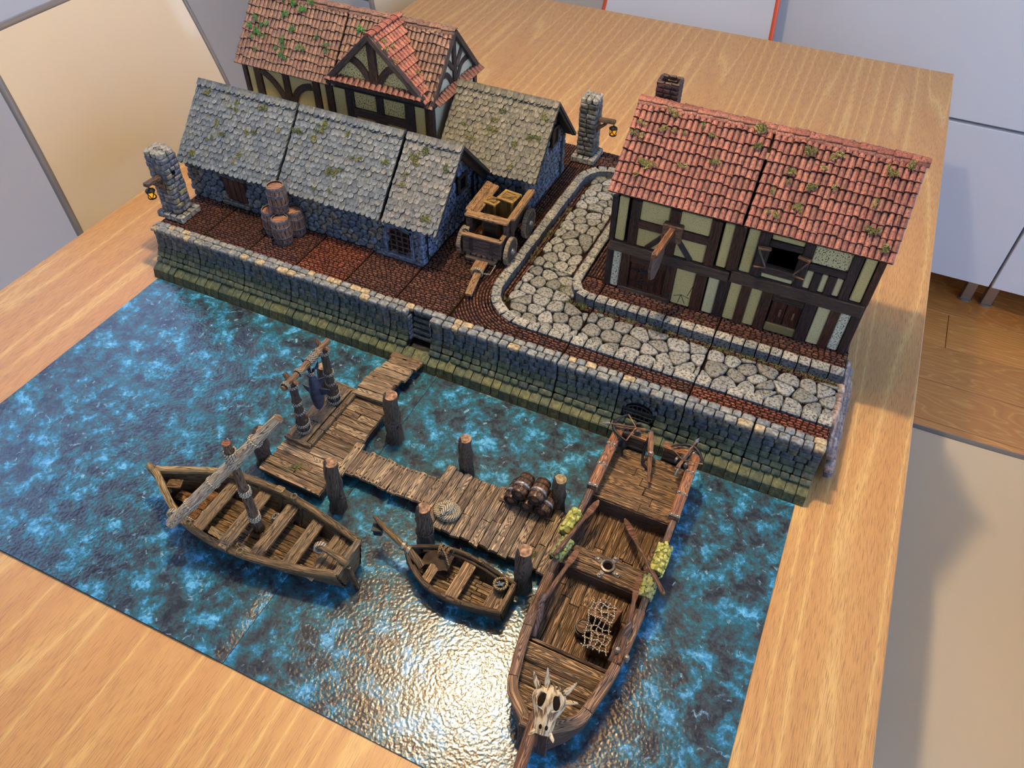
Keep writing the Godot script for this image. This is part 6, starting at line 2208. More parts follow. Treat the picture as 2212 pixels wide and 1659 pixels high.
# floor planks along the boat between x0 and x1 at height y
func floor_planks(o: Node3D, hl: Hull, y: float, s: float, n: int, x0: float, x1: float, cols: Array, mname := "wood", split := true) -> void:
	var wmax := 0.0
	for k in 21:
		wmax = maxf(wmax, hl.p(k / 20.0, s, 1.0).z)
	var w := 2.0 * wmax / n
	for k in n:
		var z := -wmax + (k + 0.5) * w
		var reach := absf(z) + w * 0.25
		var a := x1
		var b := x0
		for q in 81:
			var x := lerpf(x0, x1, q / 80.0)
			if hl.p(x / hl.L, s, 1.0).z > reach:
				a = minf(a, x)
				b = maxf(b, x)
		if b - a < 0.8:
			continue
		var cut := [a, b]
		if split and b - a > 6:
			cut = [a, lerpf(a, b, rng.randf_range(0.3, 0.45)), lerpf(a, b, rng.randf_range(0.6, 0.75)), b]
		for q in cut.size() - 1:
			bx(o, "floor_plank", V((cut[q] + cut[q + 1]) / 2, y + rng.randf_range(-0.03, 0.03), z), V(cut[q + 1] - cut[q] - 0.06, 0.22, w - 0.05), M[mname], tone(cols[rng.randi() % cols.size()], 0.1), Basis(), 0.05, 1.3)


func gunwale(o: Node3D, hl: Hull, w: float, h: float, parts: Array, lift := 0.0, inn := 0.0, mname := "timber") -> void:  # parts: [t0, t1, colour]
	for side in [-1.0, 1.0]:
		for g: Array in parts:
			var pts := []
			for k in 13:
				var t := lerpf(g[0], g[1], k / 12.0)
				pts.append(hl.p(t, 1.0, side, 0.05 - inn) + V(0, h * 0.2 + lift, 0))
			rail(o, "gunwale", pts, w, h, g[2], mname)


func transom(o: Node3D, hl: Hull, t: float, col: Color, rows := 4, called := "transom_board") -> void:
	for k in rows:
		var a = hl.p(t, float(k) / rows, 1.0)
		var b = hl.p(t, float(k + 1) / rows, 1.0)
		var m := mb(tone(col, 0.1))
		for dx in [0.0, 0.3]:
			m.face([V(a.x + dx, a.y, -a.z), V(a.x + dx, a.y, a.z), V(a.x + dx, b.y - 0.03, b.z), V(a.x + dx, b.y - 0.03, -b.z)], V(-1 if dx == 0.0 else 1, 0, 0), m.col)
		m.face([V(a.x, b.y - 0.03, -b.z), V(a.x + 0.3, b.y - 0.03, -b.z), V(a.x + 0.3, b.y - 0.03, b.z), V(a.x, b.y - 0.03, b.z)], V(0, 1, 0), m.col * 1.3)
		part(o, called, m, M.timber)


func boats() -> void:
	mast_boat()
	skiff()
	barge()


func mast_boat() -> void:
	var o := thing("mast_boat", "open wooden boat with a roped mast and slanting yard, left of the jetty", "boat", V(26.0, 0.2, 26.15), rot(V(0, 1, 0), 0.5))
	var wood := rgb(138, 112, 74)
	var light := rgb(184, 154, 104)
	var hl := Hull.new()
	hl.host = self
	hl.L = 21.6
	hl.half = [0.06, 1.35, 2.5, 3.2, 3.5, 3.58, 3.45, 3.15, 2.75, 2.3, 1.8]
	hl.sheer = [4.1, 3.6, 3.3, 3.1, 2.95, 2.9, 2.88, 2.9, 2.95, 3.05, 3.2]
	hl.keel = [1.0, 0.3, 0.0, 0.0, 0.0, 0.0, 0.0, 0.0, 0.0, 0.1, 0.3]
	hl.bot = 0.6
	strakes(o, hl, 4, rgb(118, 94, 62))
	transom(o, hl, 0.985, wood)
	floor_planks(o, hl, 0.75, 0.25, 9, 3.2, 20.8, [rgb(128, 100, 66), rgb(110, 84, 54), rgb(142, 112, 74)], "timber", false)
	floor_planks(o, hl, 1.2, 0.4, 5, 1.6, 5.2, [rgb(150, 106, 66)], "timber", false)
	gunwale(o, hl, 0.62, 0.5, [[0.0, 0.28, light], [0.285, 0.52, wood], [0.525, 1.0, wood]])
	tb(o, "stem_post", [V(0.4, 0.4, 0), V(0.0, 2.5, 0), V(-0.35, 4.1, 0), V(-0.9, 4.55, 0)], [0.35, 0.35, 0.42, 0.3], M.timber, light, 9)
	bx(o, "bow_plank", V(1.9, 3.0, 0.0), V(1.4, 0.25, 1.0), M.timber, rgb(128, 98, 62), rot(V(0, 1, 0), 20), 0.05, 1.3)
	bx(o, "bow_bulkhead", V(4.2, 2.15, 0), V(0.45, 0.6, 4.6), M.timber, wood, Basis(), 0.08, 1.4)
	for x in [6.6, 10.0, 13.3, 16.5]:
		var w = hl.p(x / hl.L, 0.75, 1.0).z
		for k in 2:
			bx(o, "thwart_plank", V(x - 0.36 + k * 0.66, 2.15, 0), V(0.62, 0.32, w * 2.0), M.timber, tone(rgb(146, 118, 78), 0.08), Basis(), 0.07, 1.35)
	for k in 3:
		bx(o, "stern_seat_plank", V(19.0 + k * 0.72, 2.3, 0), V(0.66, 0.3, 2.0 * hl.p((19.0 + k * 0.72) / hl.L, 0.8, 1.0).z), M.timber, tone(rgb(140, 112, 72), 0.1), Basis(), 0.06, 1.35)
	bx(o, "transom_rail", V(21.5, 3.35, 0), V(0.6, 0.5, 3.9), M.timber, wood, Basis(), 0.1, 1.4)
	for k in 7:
		for s in [-1.0, 1.0]:
			var t := 0.2 + k * 0.115
			var pts := [hl.p(t, 0.22, s, -0.08), hl.p(t, 0.6, s, -0.08), hl.p(t, 0.97, s, -0.08)]
			tb(o, "rib", pts, 0.16, M.timber, rgb(110, 86, 54), 6)
	for g in [[0.33, -1], [0.62, -1], [0.3, 1], [0.58, 1]]:
		var p = hl.p(g[0], 1.0, g[1]) + V(0, 0.3, 0)
		var m := mb(light)
		m.lathe(p, [[0.36, -0.1], [0.34, 0.35], [0.2, 0.36], [0.18, 0.2], [0.0, 0.2]], 10)
		part(o, "rowlock", m, M.timber)
	for g in [[0.54, -1], [0.5, 1]]:
		bx(o, "gunwale_block", hl.p(g[0], 1.0, g[1]) + V(0, 0.4, 0), V(0.9, 0.5, 0.7), M.timber, light, Basis(), 0.1, 1.3)
	# mast, yard and their lashings
	var bark := rgb(130, 106, 84)
	var rp := rgb(214, 198, 166)
	tb(o, "mast", [V(11.3, 0.7, -0.05), V(11.35, 5, -0.05), V(11.45, 10, 0), V(11.55, 14.2, 0)], [0.5, 0.45, 0.4, 0.36], M.bark, bark, 14, rgb(150, 90, 60), 0.06)
	var m := mb(rgb(96, 76, 46))
	m.lathe(V(11.3, 0.7, -0.05), [[0.95, 0.0], [0.95, 0.4], [0.55, 0.5]], 14)
	part(o, "mast_step", m, M.timber)
	for y in [3.2, 3.5, 7.2, 7.5, 12.3, 12.6, 12.9]:
		rope_loop(o, V(11.3 + y * 0.018, y, -0.03), 0.5, V(0.05, 1, 0), 3, 0.08, rp)
	var a := V(5.2, 4.2, 3.75)
	var b := V(15.0, 16.4, -3.1)
	var ypts := []
	for k in 7:
		ypts.append(a.lerp(b, k / 6.0) + V(0.35, 0.0, 0.4))
	tb(o, "yard", ypts, [0.5, 0.55, 0.56, 0.55, 0.52, 0.48, 0.42], M.bark, rgb(226, 206, 172), 14, rgb(160, 128, 96), 0.05)
	for u in [0.2, 0.42, 0.6, 0.8]:
		rope_loop(o, a.lerp(b, u) + V(0.35, 0.0, 0.4), 0.58, b - a, 2, 0.08, rp)
	rope_loop(o, V(4.6, 3.6, 3.0), 0.5, V(0.6, 0.2, 1), 3, 0.09, rp)
	tb(o, "rope", [V(4.9, 3.3, 2.6), V(5.7, 1.6, 2.0), V(6.0, 1.5, 1.2), V(6.4, 1.6, 0.7)], 0.12, M.rope, rp, 6)
	for k in 3:
		rope_loop(o, V(6.0 + k * 0.15, 1.5 + k * 0.1, 0.9 - k * 0.7), 0.5, V(0.2, 1, 0.2), 2, 0.11, rp)
	# things that belong to the boat: rudder and tiller
	tb(o, "tiller", [V(18.6, 4.15, 0.35), V(20.4, 3.95, 0.5), V(22.0, 3.75, 0.7)], [0.25, 0.3, 0.36], M.timber, wood, 10, light)
	rope_loop(o, V(19.0, 3.9, 0.4), 0.5, V(0.6, 0.3, 1), 3, 0.09, rp)
	bx(o, "rudder", V(22.2, 1.6, 0.75), V(0.7, 3.4, 0.28), M.timber, rgb(110, 88, 60), rot(V(0, 0, 1), 8), 0.06, 1.3)
	for g in [[8.3, 2.2, -6], [11.6, 2.5, -4], [15.6, 2.35, -8], [18.2, 2.1, -10]]:
		bx(o, "pale_plank", V(g[0], 1.6, g[1]), V(1.9, 0.14, 0.7), M.timber, rgb(206, 182, 140), rot(V(0, 1, 0), g[2]) * rot(V(1, 0, 0), 30), 0.04, 1.2)
	var k := thing("cloth_bundle", "small grey striped bundle lying in the mast boat behind the third thwart", "bundle", V(38.2, 1.1, 24.4))
	m = mb(rgb(150, 144, 130))
	m.surf(func(u: float, w: float): return V(cos(TAU * w) * (0.55 + 0.06 * sin(w * 40.0)) * sin(PI * (0.1 + 0.85 * u)), 1.1 * u, sin(TAU * w) * (0.55 + 0.06 * sin(w * 40.0)) * sin(PI * (0.1 + 0.85 * u))), 8, 24, 1, 1, true)
	part(k, "sack", m, M.rope)
	rope_loop(k, V(0, 0.8, 0), 0.32, V(0, 1, 0), 2, 0.07, rp)


func skiff() -> void:
	var o := thing("rowing_skiff", "small dark rowing boat with a hooked lantern pole at its bow, under the right deck", "boat", V(51.5, 0.2, 22.65), rot(V(0, 1, 0), -1.5))
	var wood := rgb(120, 92, 58)
	var hl := Hull.new()
	hl.host = self
	hl.L = 10.4
	hl.half = [0.06, 0.95, 1.6, 2.0, 2.2, 2.25, 2.2, 2.05, 1.85, 1.65, 1.45]
	hl.sheer = [2.9, 2.45, 2.2, 2.1, 2.05, 2.02, 2.02, 2.05, 2.1, 2.15, 2.2]
	hl.keel = [0.7, 0.2, 0.0, 0.0, 0.0, 0.0, 0.0, 0.0, 0.0, 0.0, 0.1]
	hl.bot = 0.62
	strakes(o, hl, 4, rgb(96, 74, 48), 0.1)
	transom(o, hl, 0.975, wood, 3)
	floor_planks(o, hl, 0.5, 0.22, 9, 1.6, 10.0, [rgb(140, 110, 74), rgb(124, 96, 62), rgb(152, 122, 82)], "timber", true)
	gunwale(o, hl, 0.3, 0.34, [[0.0, 0.35, wood], [0.355, 0.66, wood * 1.2], [0.665, 1.0, wood]])
	gunwale(o, hl, 0.24, 0.2, [[0.12, 1.0, rgb(96, 72, 46)]], -0.28, 0.3)
	for g in [[2.8, 0.9], [5.6, 1.2]]:
		bx(o, "thwart", V(g[0], 1.55, 0), V(g[1], 0.26, 2.0 * hl.p(g[0] / hl.L, 0.75, 1.0).z), M.wood, rgb(176, 138, 92), Basis(), 0.06, 1.35)
	bx(o, "stern_seat", V(9.2, 1.5, 0), V(1.4, 0.26, 3.1), M.wood, rgb(150, 116, 76), Basis(), 0.06, 1.35)
	bx(o, "transom_rail", V(10.2, 2.25, 0), V(0.34, 0.34, 3.1), M.timber, rgb(150, 118, 76), Basis(), 0.07, 1.4)
	for k in 5:
		for s in [-1.0, 1.0]:
			var t := 0.25 + k * 0.15
			tb(o, "rib", [hl.p(t, 0.2, s, -0.06), hl.p(t, 0.6, s, -0.06), hl.p(t, 0.95, s, -0.06)], 0.1, M.timber, rgb(92, 70, 44), 6)
	for t in [0.5, 0.62]:
		for s in [-1, 1]:
			bx(o, "thole_block", hl.p(t, 1.0, s) + V(0, 0.28, 0), V(0.5, 0.2, 0.3), M.timber, rgb(112, 86, 54), Basis(), 0.05, 1.3)
	# bow pole with its lamp
	tb(o, "bow_pole", [V(1.9, 1.9, 0.5), V(0.4, 2.9, 0.1), V(-1.6, 3.3, -0.35), V(-3.4, 3.9, -0.8)], [0.42, 0.34, 0.28, 0.24], M.timber, rgb(140, 110, 64), 9)
	tb(o, "pole_hook", [V(-3.3, 3.9, -0.8), V(-3.6, 4.15, -0.85), V(-3.9, 4.1, -0.85)], [0.24, 0.22, 0.16], M.timber, rgb(140, 110, 64), 8)
	for k in 2:
		var m := mb(rgb(186, 176, 156))
		m.lathe(V(0.35 - k * 0.62, 2.92 + k * 0.06, 0.08 - k * 0.12), [[0.34, -0.14], [0.44, -0.14], [0.44, 0.14], [0.34, 0.14]], 12, rot(V(0, 0, 1), 78))
		part(o, "pole_band", m, M.iron)
	var l := thing("bow_lamp", "small dark square lamp hanging from the skiff's bow pole", "lamp", V(48.15, 2.55, 22.0))
	bx(l, "lamp_box", V(0, 0.35, 0), V(0.85, 0.8, 0.85), M.iron, rgb(74, 74, 76), rot(V(0, 1, 0), 20), 0.1, 1.4)
	bx(l, "lamp_hood", V(0, 0.82, 0), V(1.0, 0.2, 1.0), M.iron, rgb(60, 60, 62), rot(V(0, 1, 0), 20), 0.06, 1.4)
	tb(l, "hook", [V(0, 0.9, 0), V(0, 1.5, 0)], 0.06, M.iron, rgb(60, 60, 60), 5)
	# net and rope by the bow, pot at the stern
	var rp := rgb(160, 128, 86)
	var n := thing("fishing_net", "brown knotted net and rope draped over the skiff's inner rail at its bow", "net", V(54.2, 1.95, 21.6))
	var m := mb(rgb(104, 80, 52))
	m.surf(func(u: float, w: float): return V(-1.2 + 2.6 * u, 0.25 + 0.22 * sin(u * 9.0) * sin(w * 7.0) - 0.35 * w, -0.4 + 1.5 * w + 0.15 * sin(u * 11.0)), 14, 10, 8, 8, true)
	part(n, "net_cloth", m, M.rope)
	for k in 3:
		rope_loop(n, V(0.1 + k * 0.4, 0.6, -0.5), 0.45, V(1, 0.3, 0.2 * k), 2, 0.08, rp)
	tb(n, "rope", [V(-0.2, 0.8, -0.8), V(0.3, 1.2, -0.3), V(0.9, 0.9, 0.1), V(1.4, 0.4, 0.6)], 0.08, M.rope, rp, 6)
	var p := thing("bait_pot", "small round pot with a rope rim, full of grey fish, on the skiff's stern seat", "pot", V(60.7, 1.83, 22.0))
	m = mb(rgb(96, 80, 50))
	m.lathe(Vector3.ZERO, [[0.0, 0.0], [0.5, 0.0], [0.64, 0.5], [0.6, 0.9], [0.5, 0.9], [0.48, 0.6], [0.0, 0.6]], 18)
	part(p, "pot", m, M.timber)
	rope_loop(p, V(0, 0.9, 0), 0.58, V(0, 1, 0), 1, 0.13, rgb(180, 150, 96))
	for k in 7:
		part(p, "fish", unit_stone(), tinted("stone", rgb8(122, 130, 138)), V(rng.randf_range(-0.25, 0.25), 0.66, rng.randf_range(-0.25, 0.25)), scl(FLAT * rot(V(0, 0, 1), rng.randf() * 180), V(0.5, 0.2, 0.2)))


func lump(o: Node3D, called: String, pts: Array, r: float, cols: Array) -> void:  # a mossy roll
	var m := mb(cols[0].srgb_to_linear() * 0.45)
	var rr := []
	var cv := Curve3D.new()
	for p in pts:
		cv.add_point(p)
	var q := []
	var n := 14
	for k in n + 1:
		q.append(cv.sample_baked(cv.get_baked_length() * k / n))
		rr.append(r * (0.9 + 0.22 * rng.randf()) * (0.7 if k == 0 or k == n else 1.0))
	m.tube(q, rr, 12, true, null, 0.12)
	var c := part(o, called, m, M.moss)
	for k in 130:
		var u := rng.randf()
		var ctr: Vector3 = cv.sample_baked(cv.get_baked_length() * u)
		var a := rng.randf() * TAU
		var d: Vector3 = (cv.sample_baked(cv.get_baked_length() * minf(u + 0.05, 1.0)) - cv.sample_baked(cv.get_baked_length() * maxf(u - 0.05, 0))).normalized()
		var e := d.cross(Vector3.UP).normalized()
		var nn := (e * cos(a) + Vector3.UP * sin(a)).normalized()
		var bs := Basis(d, nn.cross(d), nn).orthonormalized()
		part(c, "moss_clump", unit_stone(), tinted("moss", cols[rng.randi() % cols.size()]), ctr + nn * r * 0.92, scl(bs * rot(V(0, 0, 1), rng.randf() * 180), V(0.36, 0.3, 0.16)))


func barge() -> void:
	var BX := 68.55
	var BZ := 32.6
	var o := thing("barge", "long wooden barge with raised stern deck and dragon skull at the bow, right of jetty", "boat", V(BX, 0.22, BZ), rot(V(0, 1, 0), 90.0) )
	var wood := rgb(124, 88, 60)
	var tan := [rgb(142, 108, 68), rgb(126, 94, 58), rgb(154, 118, 76), rgb(114, 84, 52)]
	var hl := Hull.new()
	hl.host = self
	hl.L = 30.2
	hl.half = [0.9, 2.95, 3.55, 3.95, 4.2, 4.35, 4.42, 4.42, 4.4, 4.36, 4.32, 4.28, 4.25, 4.22, 4.2, 4.2]
	hl.sheer = [4.2, 3.8, 3.55, 3.35, 3.2, 3.1, 3.05, 3.05, 3.1, 3.2, 3.35, 3.6, 3.9, 4.2, 4.4, 4.5]
	hl.keel = [0.5, 0.0, 0.0, 0.0, 0.0, 0.0, 0.0, 0.0, 0.0, 0.0, 0.0, 0.0, 0.0, 0.0, 0.0, 0.0]
	hl.bot = 0.82
	strakes(o, hl, 4, rgb(108, 76, 52), 0.12, "wood")
	# local x runs from the bow (towards the viewer) to the stern
	floor_planks(o, hl, 0.75, 0.2, 8, 6.2, 23.0, tan, "wood", true)
	# bow deck, thwart, stern deck: planks across
	for k in 7:
		var x := 1.2 + k * 0.86
		var w = hl.p(x / hl.L, 0.8, 1.0).z - 0.15
		bx(o, "bow_deck_plank", V(x, 2.62 + (0.05 if k % 2 else 0.0), 0), V(0.82, 0.4, w * 2), M.wood, tone(tan[k % 4], 0.1), Basis(), 0.08, 1.3, 0.04)
	bx(o, "bow_bulkhead", V(7.15, 1.6, 0), V(0.3, 1.9, 7.6), M.wood, rgb(96, 66, 42), Basis(), 0.05)
	for k in 3:
		bx(o, "thwart_plank", V(15.3 + k * 0.78, 2.3, 0), V(0.74, 0.4, 8.3), M.wood, tone(tan[(k + 1) % 4], 0.1), Basis(), 0.08, 1.3, 0.03)
	bx(o, "thwart_face", V(14.95, 1.5, 0), V(0.25, 1.4, 8.0), M.wood, rgb(92, 64, 42), Basis(), 0.05)
	for k in 7:
		var x := 23.2 + k * 0.98
		var cut := rng.randf_range(-2.0, 2.0)
		var c2 := 1.0 if cut < 0 else -1.0
		for g in [[-4.0, cut], [cut, 4.0]]:
			bx(o, "stern_deck_plank", V(x, 2.85, (g[0] + g[1]) / 2), V(0.94, 0.3, g[1] - g[0] - 0.05), M.wood, tone(tan[(k * 2) % 4], 0.12), Basis(), 0.06, 1.3)
	bx(o, "stern_deck_front", V(22.75, 1.75, 0), V(0.25, 2.1, 8.2), M.wood, rgb(84, 58, 38), Basis(), 0.05)
	# gunwales: weathered amidships, orange brown with iron straps at the stern
	gunwale(o, hl, 0.85, 0.6, [[0.008, 0.1, rgb(170, 132, 96)], [0.102, 0.25, rgb(150, 112, 80)], [0.252, 0.43, rgb(134, 98, 68)]], 0.0, 0.3, "wood")
	gunwale(o, hl, 0.6, 0.5, [[0.43, 0.56, rgb(96, 70, 50)], [0.56, 0.745, rgb(130, 96, 72)]], 0.0, 0.25, "wood")
	gunwale(o, hl, 0.95, 0.75, [[0.75, 0.83, rgb(176, 112, 66)], [0.835, 0.915, rgb(186, 122, 74)], [0.92, 0.995, rgb(170, 110, 66)]], 0.2, 0.3, "timber")
	for side in [-1.0, 1.0]:
		for t in [0.755, 0.835, 0.918, 0.99]:
			var p = hl.p(t, 1.0, side, -0.25)
			bx(o, "iron_strap", p + V(0, 0.34, 0), V(0.3, 0.85, 1.06), M.iron, rgb(150, 140, 128), Basis(), 0.06, 1.4)
			for e in [-0.28, 0.28]:
				var m := mb(rgb(190, 180, 168))
				m.lathe(p + V(0, 0.76, e), [[0.12, 0.0], [0.1, 0.1], [0.0, 0.13]], 8)
				part(o, "rivet", m, M.iron)
		# inner side boards
		for k in 4:
			var t0 := 0.22 + k * 0.135
			rail(o, "inner_board", [hl.p(t0, 0.55, side, -0.12), hl.p(t0 + 0.066, 0.55, side, -0.12), hl.p(t0 + 0.132, 0.55, side, -0.12)], 0.14, 1.5, tone(rgb(104, 72, 48), 0.15), "wood")
	# stern boards with a gap for the steering oar
	for g in [[-4.1, -0.9], [0.75, 4.1]]:
		for k in 3:
			bx(o, "stern_board", V(30.0, 1.6 + k * 1.05, (g[0] + g[1]) / 2), V(0.3, 1.0, g[1] - g[0]), M.wood, tone(rgb(104, 76, 52), 0.12), Basis(), 0.06, 1.3)
		bx(o, "stern_rail", V(30.0, 4.85, (g[0] + g[1]) / 2), V(0.8, 0.5, g[1] - g[0] + 0.1), M.timber, rgb(176, 122, 74), Basis(), 0.1, 1.35)
	bx(o, "stern_sill", V(30.0, 1.0, 0), V(0.3, 2.0, 2.0), M.wood, rgb(84, 60, 42), Basis(), 0.05)
	transom(o, hl, 0.004, rgb(104, 74, 50), 4, "bow_board")
	bx(o, "stem_board", V(-0.12, 2.1, 0), V(0.3, 4.2, 2.45), M.wood, rgb(100, 72, 50), Basis(), 0.08, 1.3)
	bx(o, "bow_rail", V(0.15, 4.3, 0), V(0.75, 0.6, 2.3), M.wood, rgb(160, 122, 88), Basis(), 0.12, 1.3)
	# stem, prow beam
	tb(o, "stem_post", [V(0.6, 0.3, 0), V(-0.2, 2.2, 0), V(-0.6, 4.0, 0), V(-0.5, 4.9, 0)], [0.5, 0.55, 0.6, 0.5], M.wood, rgb(120, 84, 56), 10)
	tb(o, "bowsprit", [V(0.9, 4.6, -0.15), V(-1.5, 5.0, 0.1), V(-5.2, 5.6, 0.55)], [0.5, 0.48, 0.42], M.wood, rgb(140, 96, 66), 12, null, 0.05)
	# knees in the bow and oar crutches
	for g in [[9.9, -3.7], [10.6, 3.75]]:
		tb(o, "knee", [V(g[0] - 2.6, 2.6, g[1] * 0.9), V(g[0] - 0.8, 3.0, g[1] * 0.97), V(g[0], 3.9, g[1]), V(g[0] + 0.6, 4.0, g[1])], [0.3, 0.42, 0.36, 0.28], M.wood, rgb(112, 88, 74), 8, rgb(190, 176, 160))
	for g in [[8.6, 3.6], [8.3, 4.5]]:
		var m := mb(rgb(196, 186, 172))
		m.lathe(V(g[0], 3.4, g[1]), [[0.2, 0.0], [0.24, 0.5], [0.16, 0.75], [0.0, 0.8]], 10)
		part(o, "crutch_knob", m, M.iron)
	# mast ring on the thwart
	var m := mb(rgb(140, 130, 118))
	m.lathe(V(16.2, 2.5, 0.1), [[0.5, 0.0], [0.66, 0.0], [0.66, 0.3], [0.48, 0.34], [0.4, 0.1]], 20)
	part(o, "mast_ring", m, M.iron)
	m = mb(Color(0.008, 0.007, 0.006))
	m.lathe(V(16.2, 2.52, 0.1), [[0.42, 0.02], [0.0, 0.02]], 16)
	part(o, "mast_hole", m, M.plain)
	for k in 4:
		var a := TAU * k / 4.0 + 0.35
		var c := V(16.2 + cos(a) * 1.02, 2.55, 0.1 + sin(a) * 1.02)
		bx(o, "ring_lug", c, V(0.75, 0.16, 0.5), M.iron, rgb(130, 120, 108), rot(V(0, 1, 0), -rad_to_deg(a)), 0.06, 1.5)
		m = mb(rgb(170, 160, 146))
		m.lathe(c + V(cos(a) * 0.1, 0.08, sin(a) * 0.1), [[0.19, 0.0], [0.15, 0.14], [0.0, 0.18]], 10)
		part(o, "lug_bolt", m, M.iron)
	# mossy rolls over the rails
	var yel := [rgb8(178, 172, 84), rgb8(160, 156, 70), rgb8(196, 190, 110), rgb8(140, 140, 64)]
	var grn := [rgb8(124, 128, 84), rgb8(104, 112, 74), rgb8(140, 142, 96), rgb8(150, 150, 70)]
	lump(o, "moss_roll", [V(19.8, 3.5, -4.4), V(18.4, 3.5, -4.5), V(17.2, 3.45, -4.55)], 0.55, yel)
	lump(o, "moss_roll", [V(16.8, 3.3, -4.0), V(15.8, 3.2, -4.2), V(14.7, 2.9, -4.45)], 0.55, grn)
	lump(o, "moss_roll", [V(19.9, 3.5, 4.2), V(18.4, 3.5, 4.25), V(16.9, 3.45, 4.2)], 0.58, yel)
	lump(o, "moss_roll", [V(16.4, 3.2, 4.0), V(15.4, 3.15, 4.1), V(14.4, 3.0, 4.05)], 0.56, grn)
	# oars
	oar("wooden oar lying across the barge's left rail, over the mossy roll", V(65.6, 3.9, 10.8), V(64.1, 4.3, 18.3), 0.2)
	oar("wooden oar leaning out over the barge's right rail, its blade on the floor", V(68.3, 2.3, 10.6), V(74.1, 4.7, 18.0), 0.2)
	oar("wooden oar lying along the inside of the barge's left gunwale", V(65.75, 3.6, 16.4), V(64.9, 3.9, 22.6), 0.22)
	oar("wooden oar lying along the inside of the barge's right gunwale", V(71.6, 3.3, 16.2), V(72.6, 4.0, 25.0), 0.22)
	# dragon skull
	skull()
	crossbow("crossbow mounted on the barge's left stern corner, pointing left", V(65.2, 5.35, 2.6), 105.0, rgb(150, 104, 64))
	crossbow("crossbow mounted on the barge's right stern corner, pointing towards the quay", V(71.7, 5.35, 3.3), -12.0, rgb(150, 112, 80))
	# leaning steering oar with its iron collar
	var so := thing("steering_oar", "short steering oar with iron collar leaning in the barge's stern gap", "oar", V(68.3, 3.2, 4.4))
	tb(so, "shaft", [V(0.9, 0.7, 2.3), V(0.4, 1.5, 0.9), V(-0.2, 2.4, -0.9), V(-0.6, 2.9, -1.9)], [0.14, 0.2, 0.32, 0.26], M.timber, rgb(160, 108, 66), 9)
	bx(so, "collar", V(0.15, 1.95, 0.0), V(0.6, 0.7, 0.5), M.timber, rgb(150, 100, 60), rot(V(1, 0, 0), 25), 0.08, 1.3)
	m = mb(rgb(200, 192, 178))
	m.lathe(V(0.15, 2.3, 0.05), [[0.22, 0.0], [0.18, 0.12], [0.0, 0.16]], 10)
	part(so, "pivot", m, M.iron)
	tb(so, "iron_hook", [V(-0.6, 2.6, -1.4), V(-0.75, 1.2, -0.8), V(-0.5, 0.3, 0.0), V(0.2, 0.1, 0.4)], 0.13, M.iron, rgb(50, 46, 44), 7)
	var ct := thing("cloth_scrap", "dark grey cloth scrap hanging inside the barge's left stern corner", "cloth", V(65.1, 3.2, 4.0))
	m = mb(rgb(62, 62, 66))
	m.surf(func(u: float, w: float): return V(-0.45 + 1.2 * w + 0.12 * sin(u * 6.0), 2.2 - 2.0 * u * (0.7 + 0.3 * sin(w * 9.0)), 0.25 * sin(w * 8.0) + 0.2 * u), 10, 12, 2, 1)
	m.surf(func(u: float, w: float): return V(-0.45 + 1.2 * w + 0.12 * sin(u * 6.0), 2.2 - 2.0 * u * (0.7 + 0.3 * sin(w * 9.0)), 0.25 * sin(w * 8.0) + 0.2 * u - 0.1), 10, 12, 2, 1, true)
	part(ct, "cloth", m, M.rope)
	# cargo under a net
	var cw := rgb(150, 100, 58)
	crate("netted wooden crate in the barge, the one further from the bow", V(70.1, 1.08, 20.7), -12, 2.1, 1.9, 1.9, cw)
	crate("netted wooden crate in the barge, the one nearer the bow", V(70.5, 1.08, 23.3), 8, 1.8, 1.6, 1.6, cw)
	barrel("dark little keg beside the netted crates in the barge", V(68.75, 1.08, 22.4), Basis(), 1.35, 0.75, rgb(96, 72, 44), rgb(50, 42, 36), "barge cargo", 12)
	var net := thing("cargo_net", "pale knotted cargo net thrown over the barge's crates and keg", "net", V(69.9, 2.9, 22.0))
	var hgt := func(x: float, z: float) -> float:
		var y := 0.0
		if z < -0.2:
			y = 0.22
		elif z > 0.55:
			y = -0.06
		else:
			y = -0.25
		if x < -0.7:
			y -= 0.22 if z < 0 else 0.3
		return y
	for k in 5:
		var pts := []
		for q in 13:
			var x := -1.0 + k * 0.5 + 0.12 * sin(q * 1.3 + k)
			var z := -2.1 + q * 0.37
			if z > 0.6:
				x += 0.15
			pts.append(V(x + z * 0.12, hgt.call(x, z) + 0.1, z))
		tb(net, "net_cord", pts, 0.055, M.rope, rgb(226, 208, 170), 6)
	for k in 7:
		var pts := []
		for q in 8:
			var x := -1.1 + q * 0.32
			var z := -1.75 + k * 0.64 + 0.1 * sin(q * 1.7 + k * 2.0)
			pts.append(V(x + z * 0.12, hgt.call(x, z) + 0.12, z))
		tb(net, "net_cord", pts, 0.055, M.rope, rgb(226, 208, 170), 6)


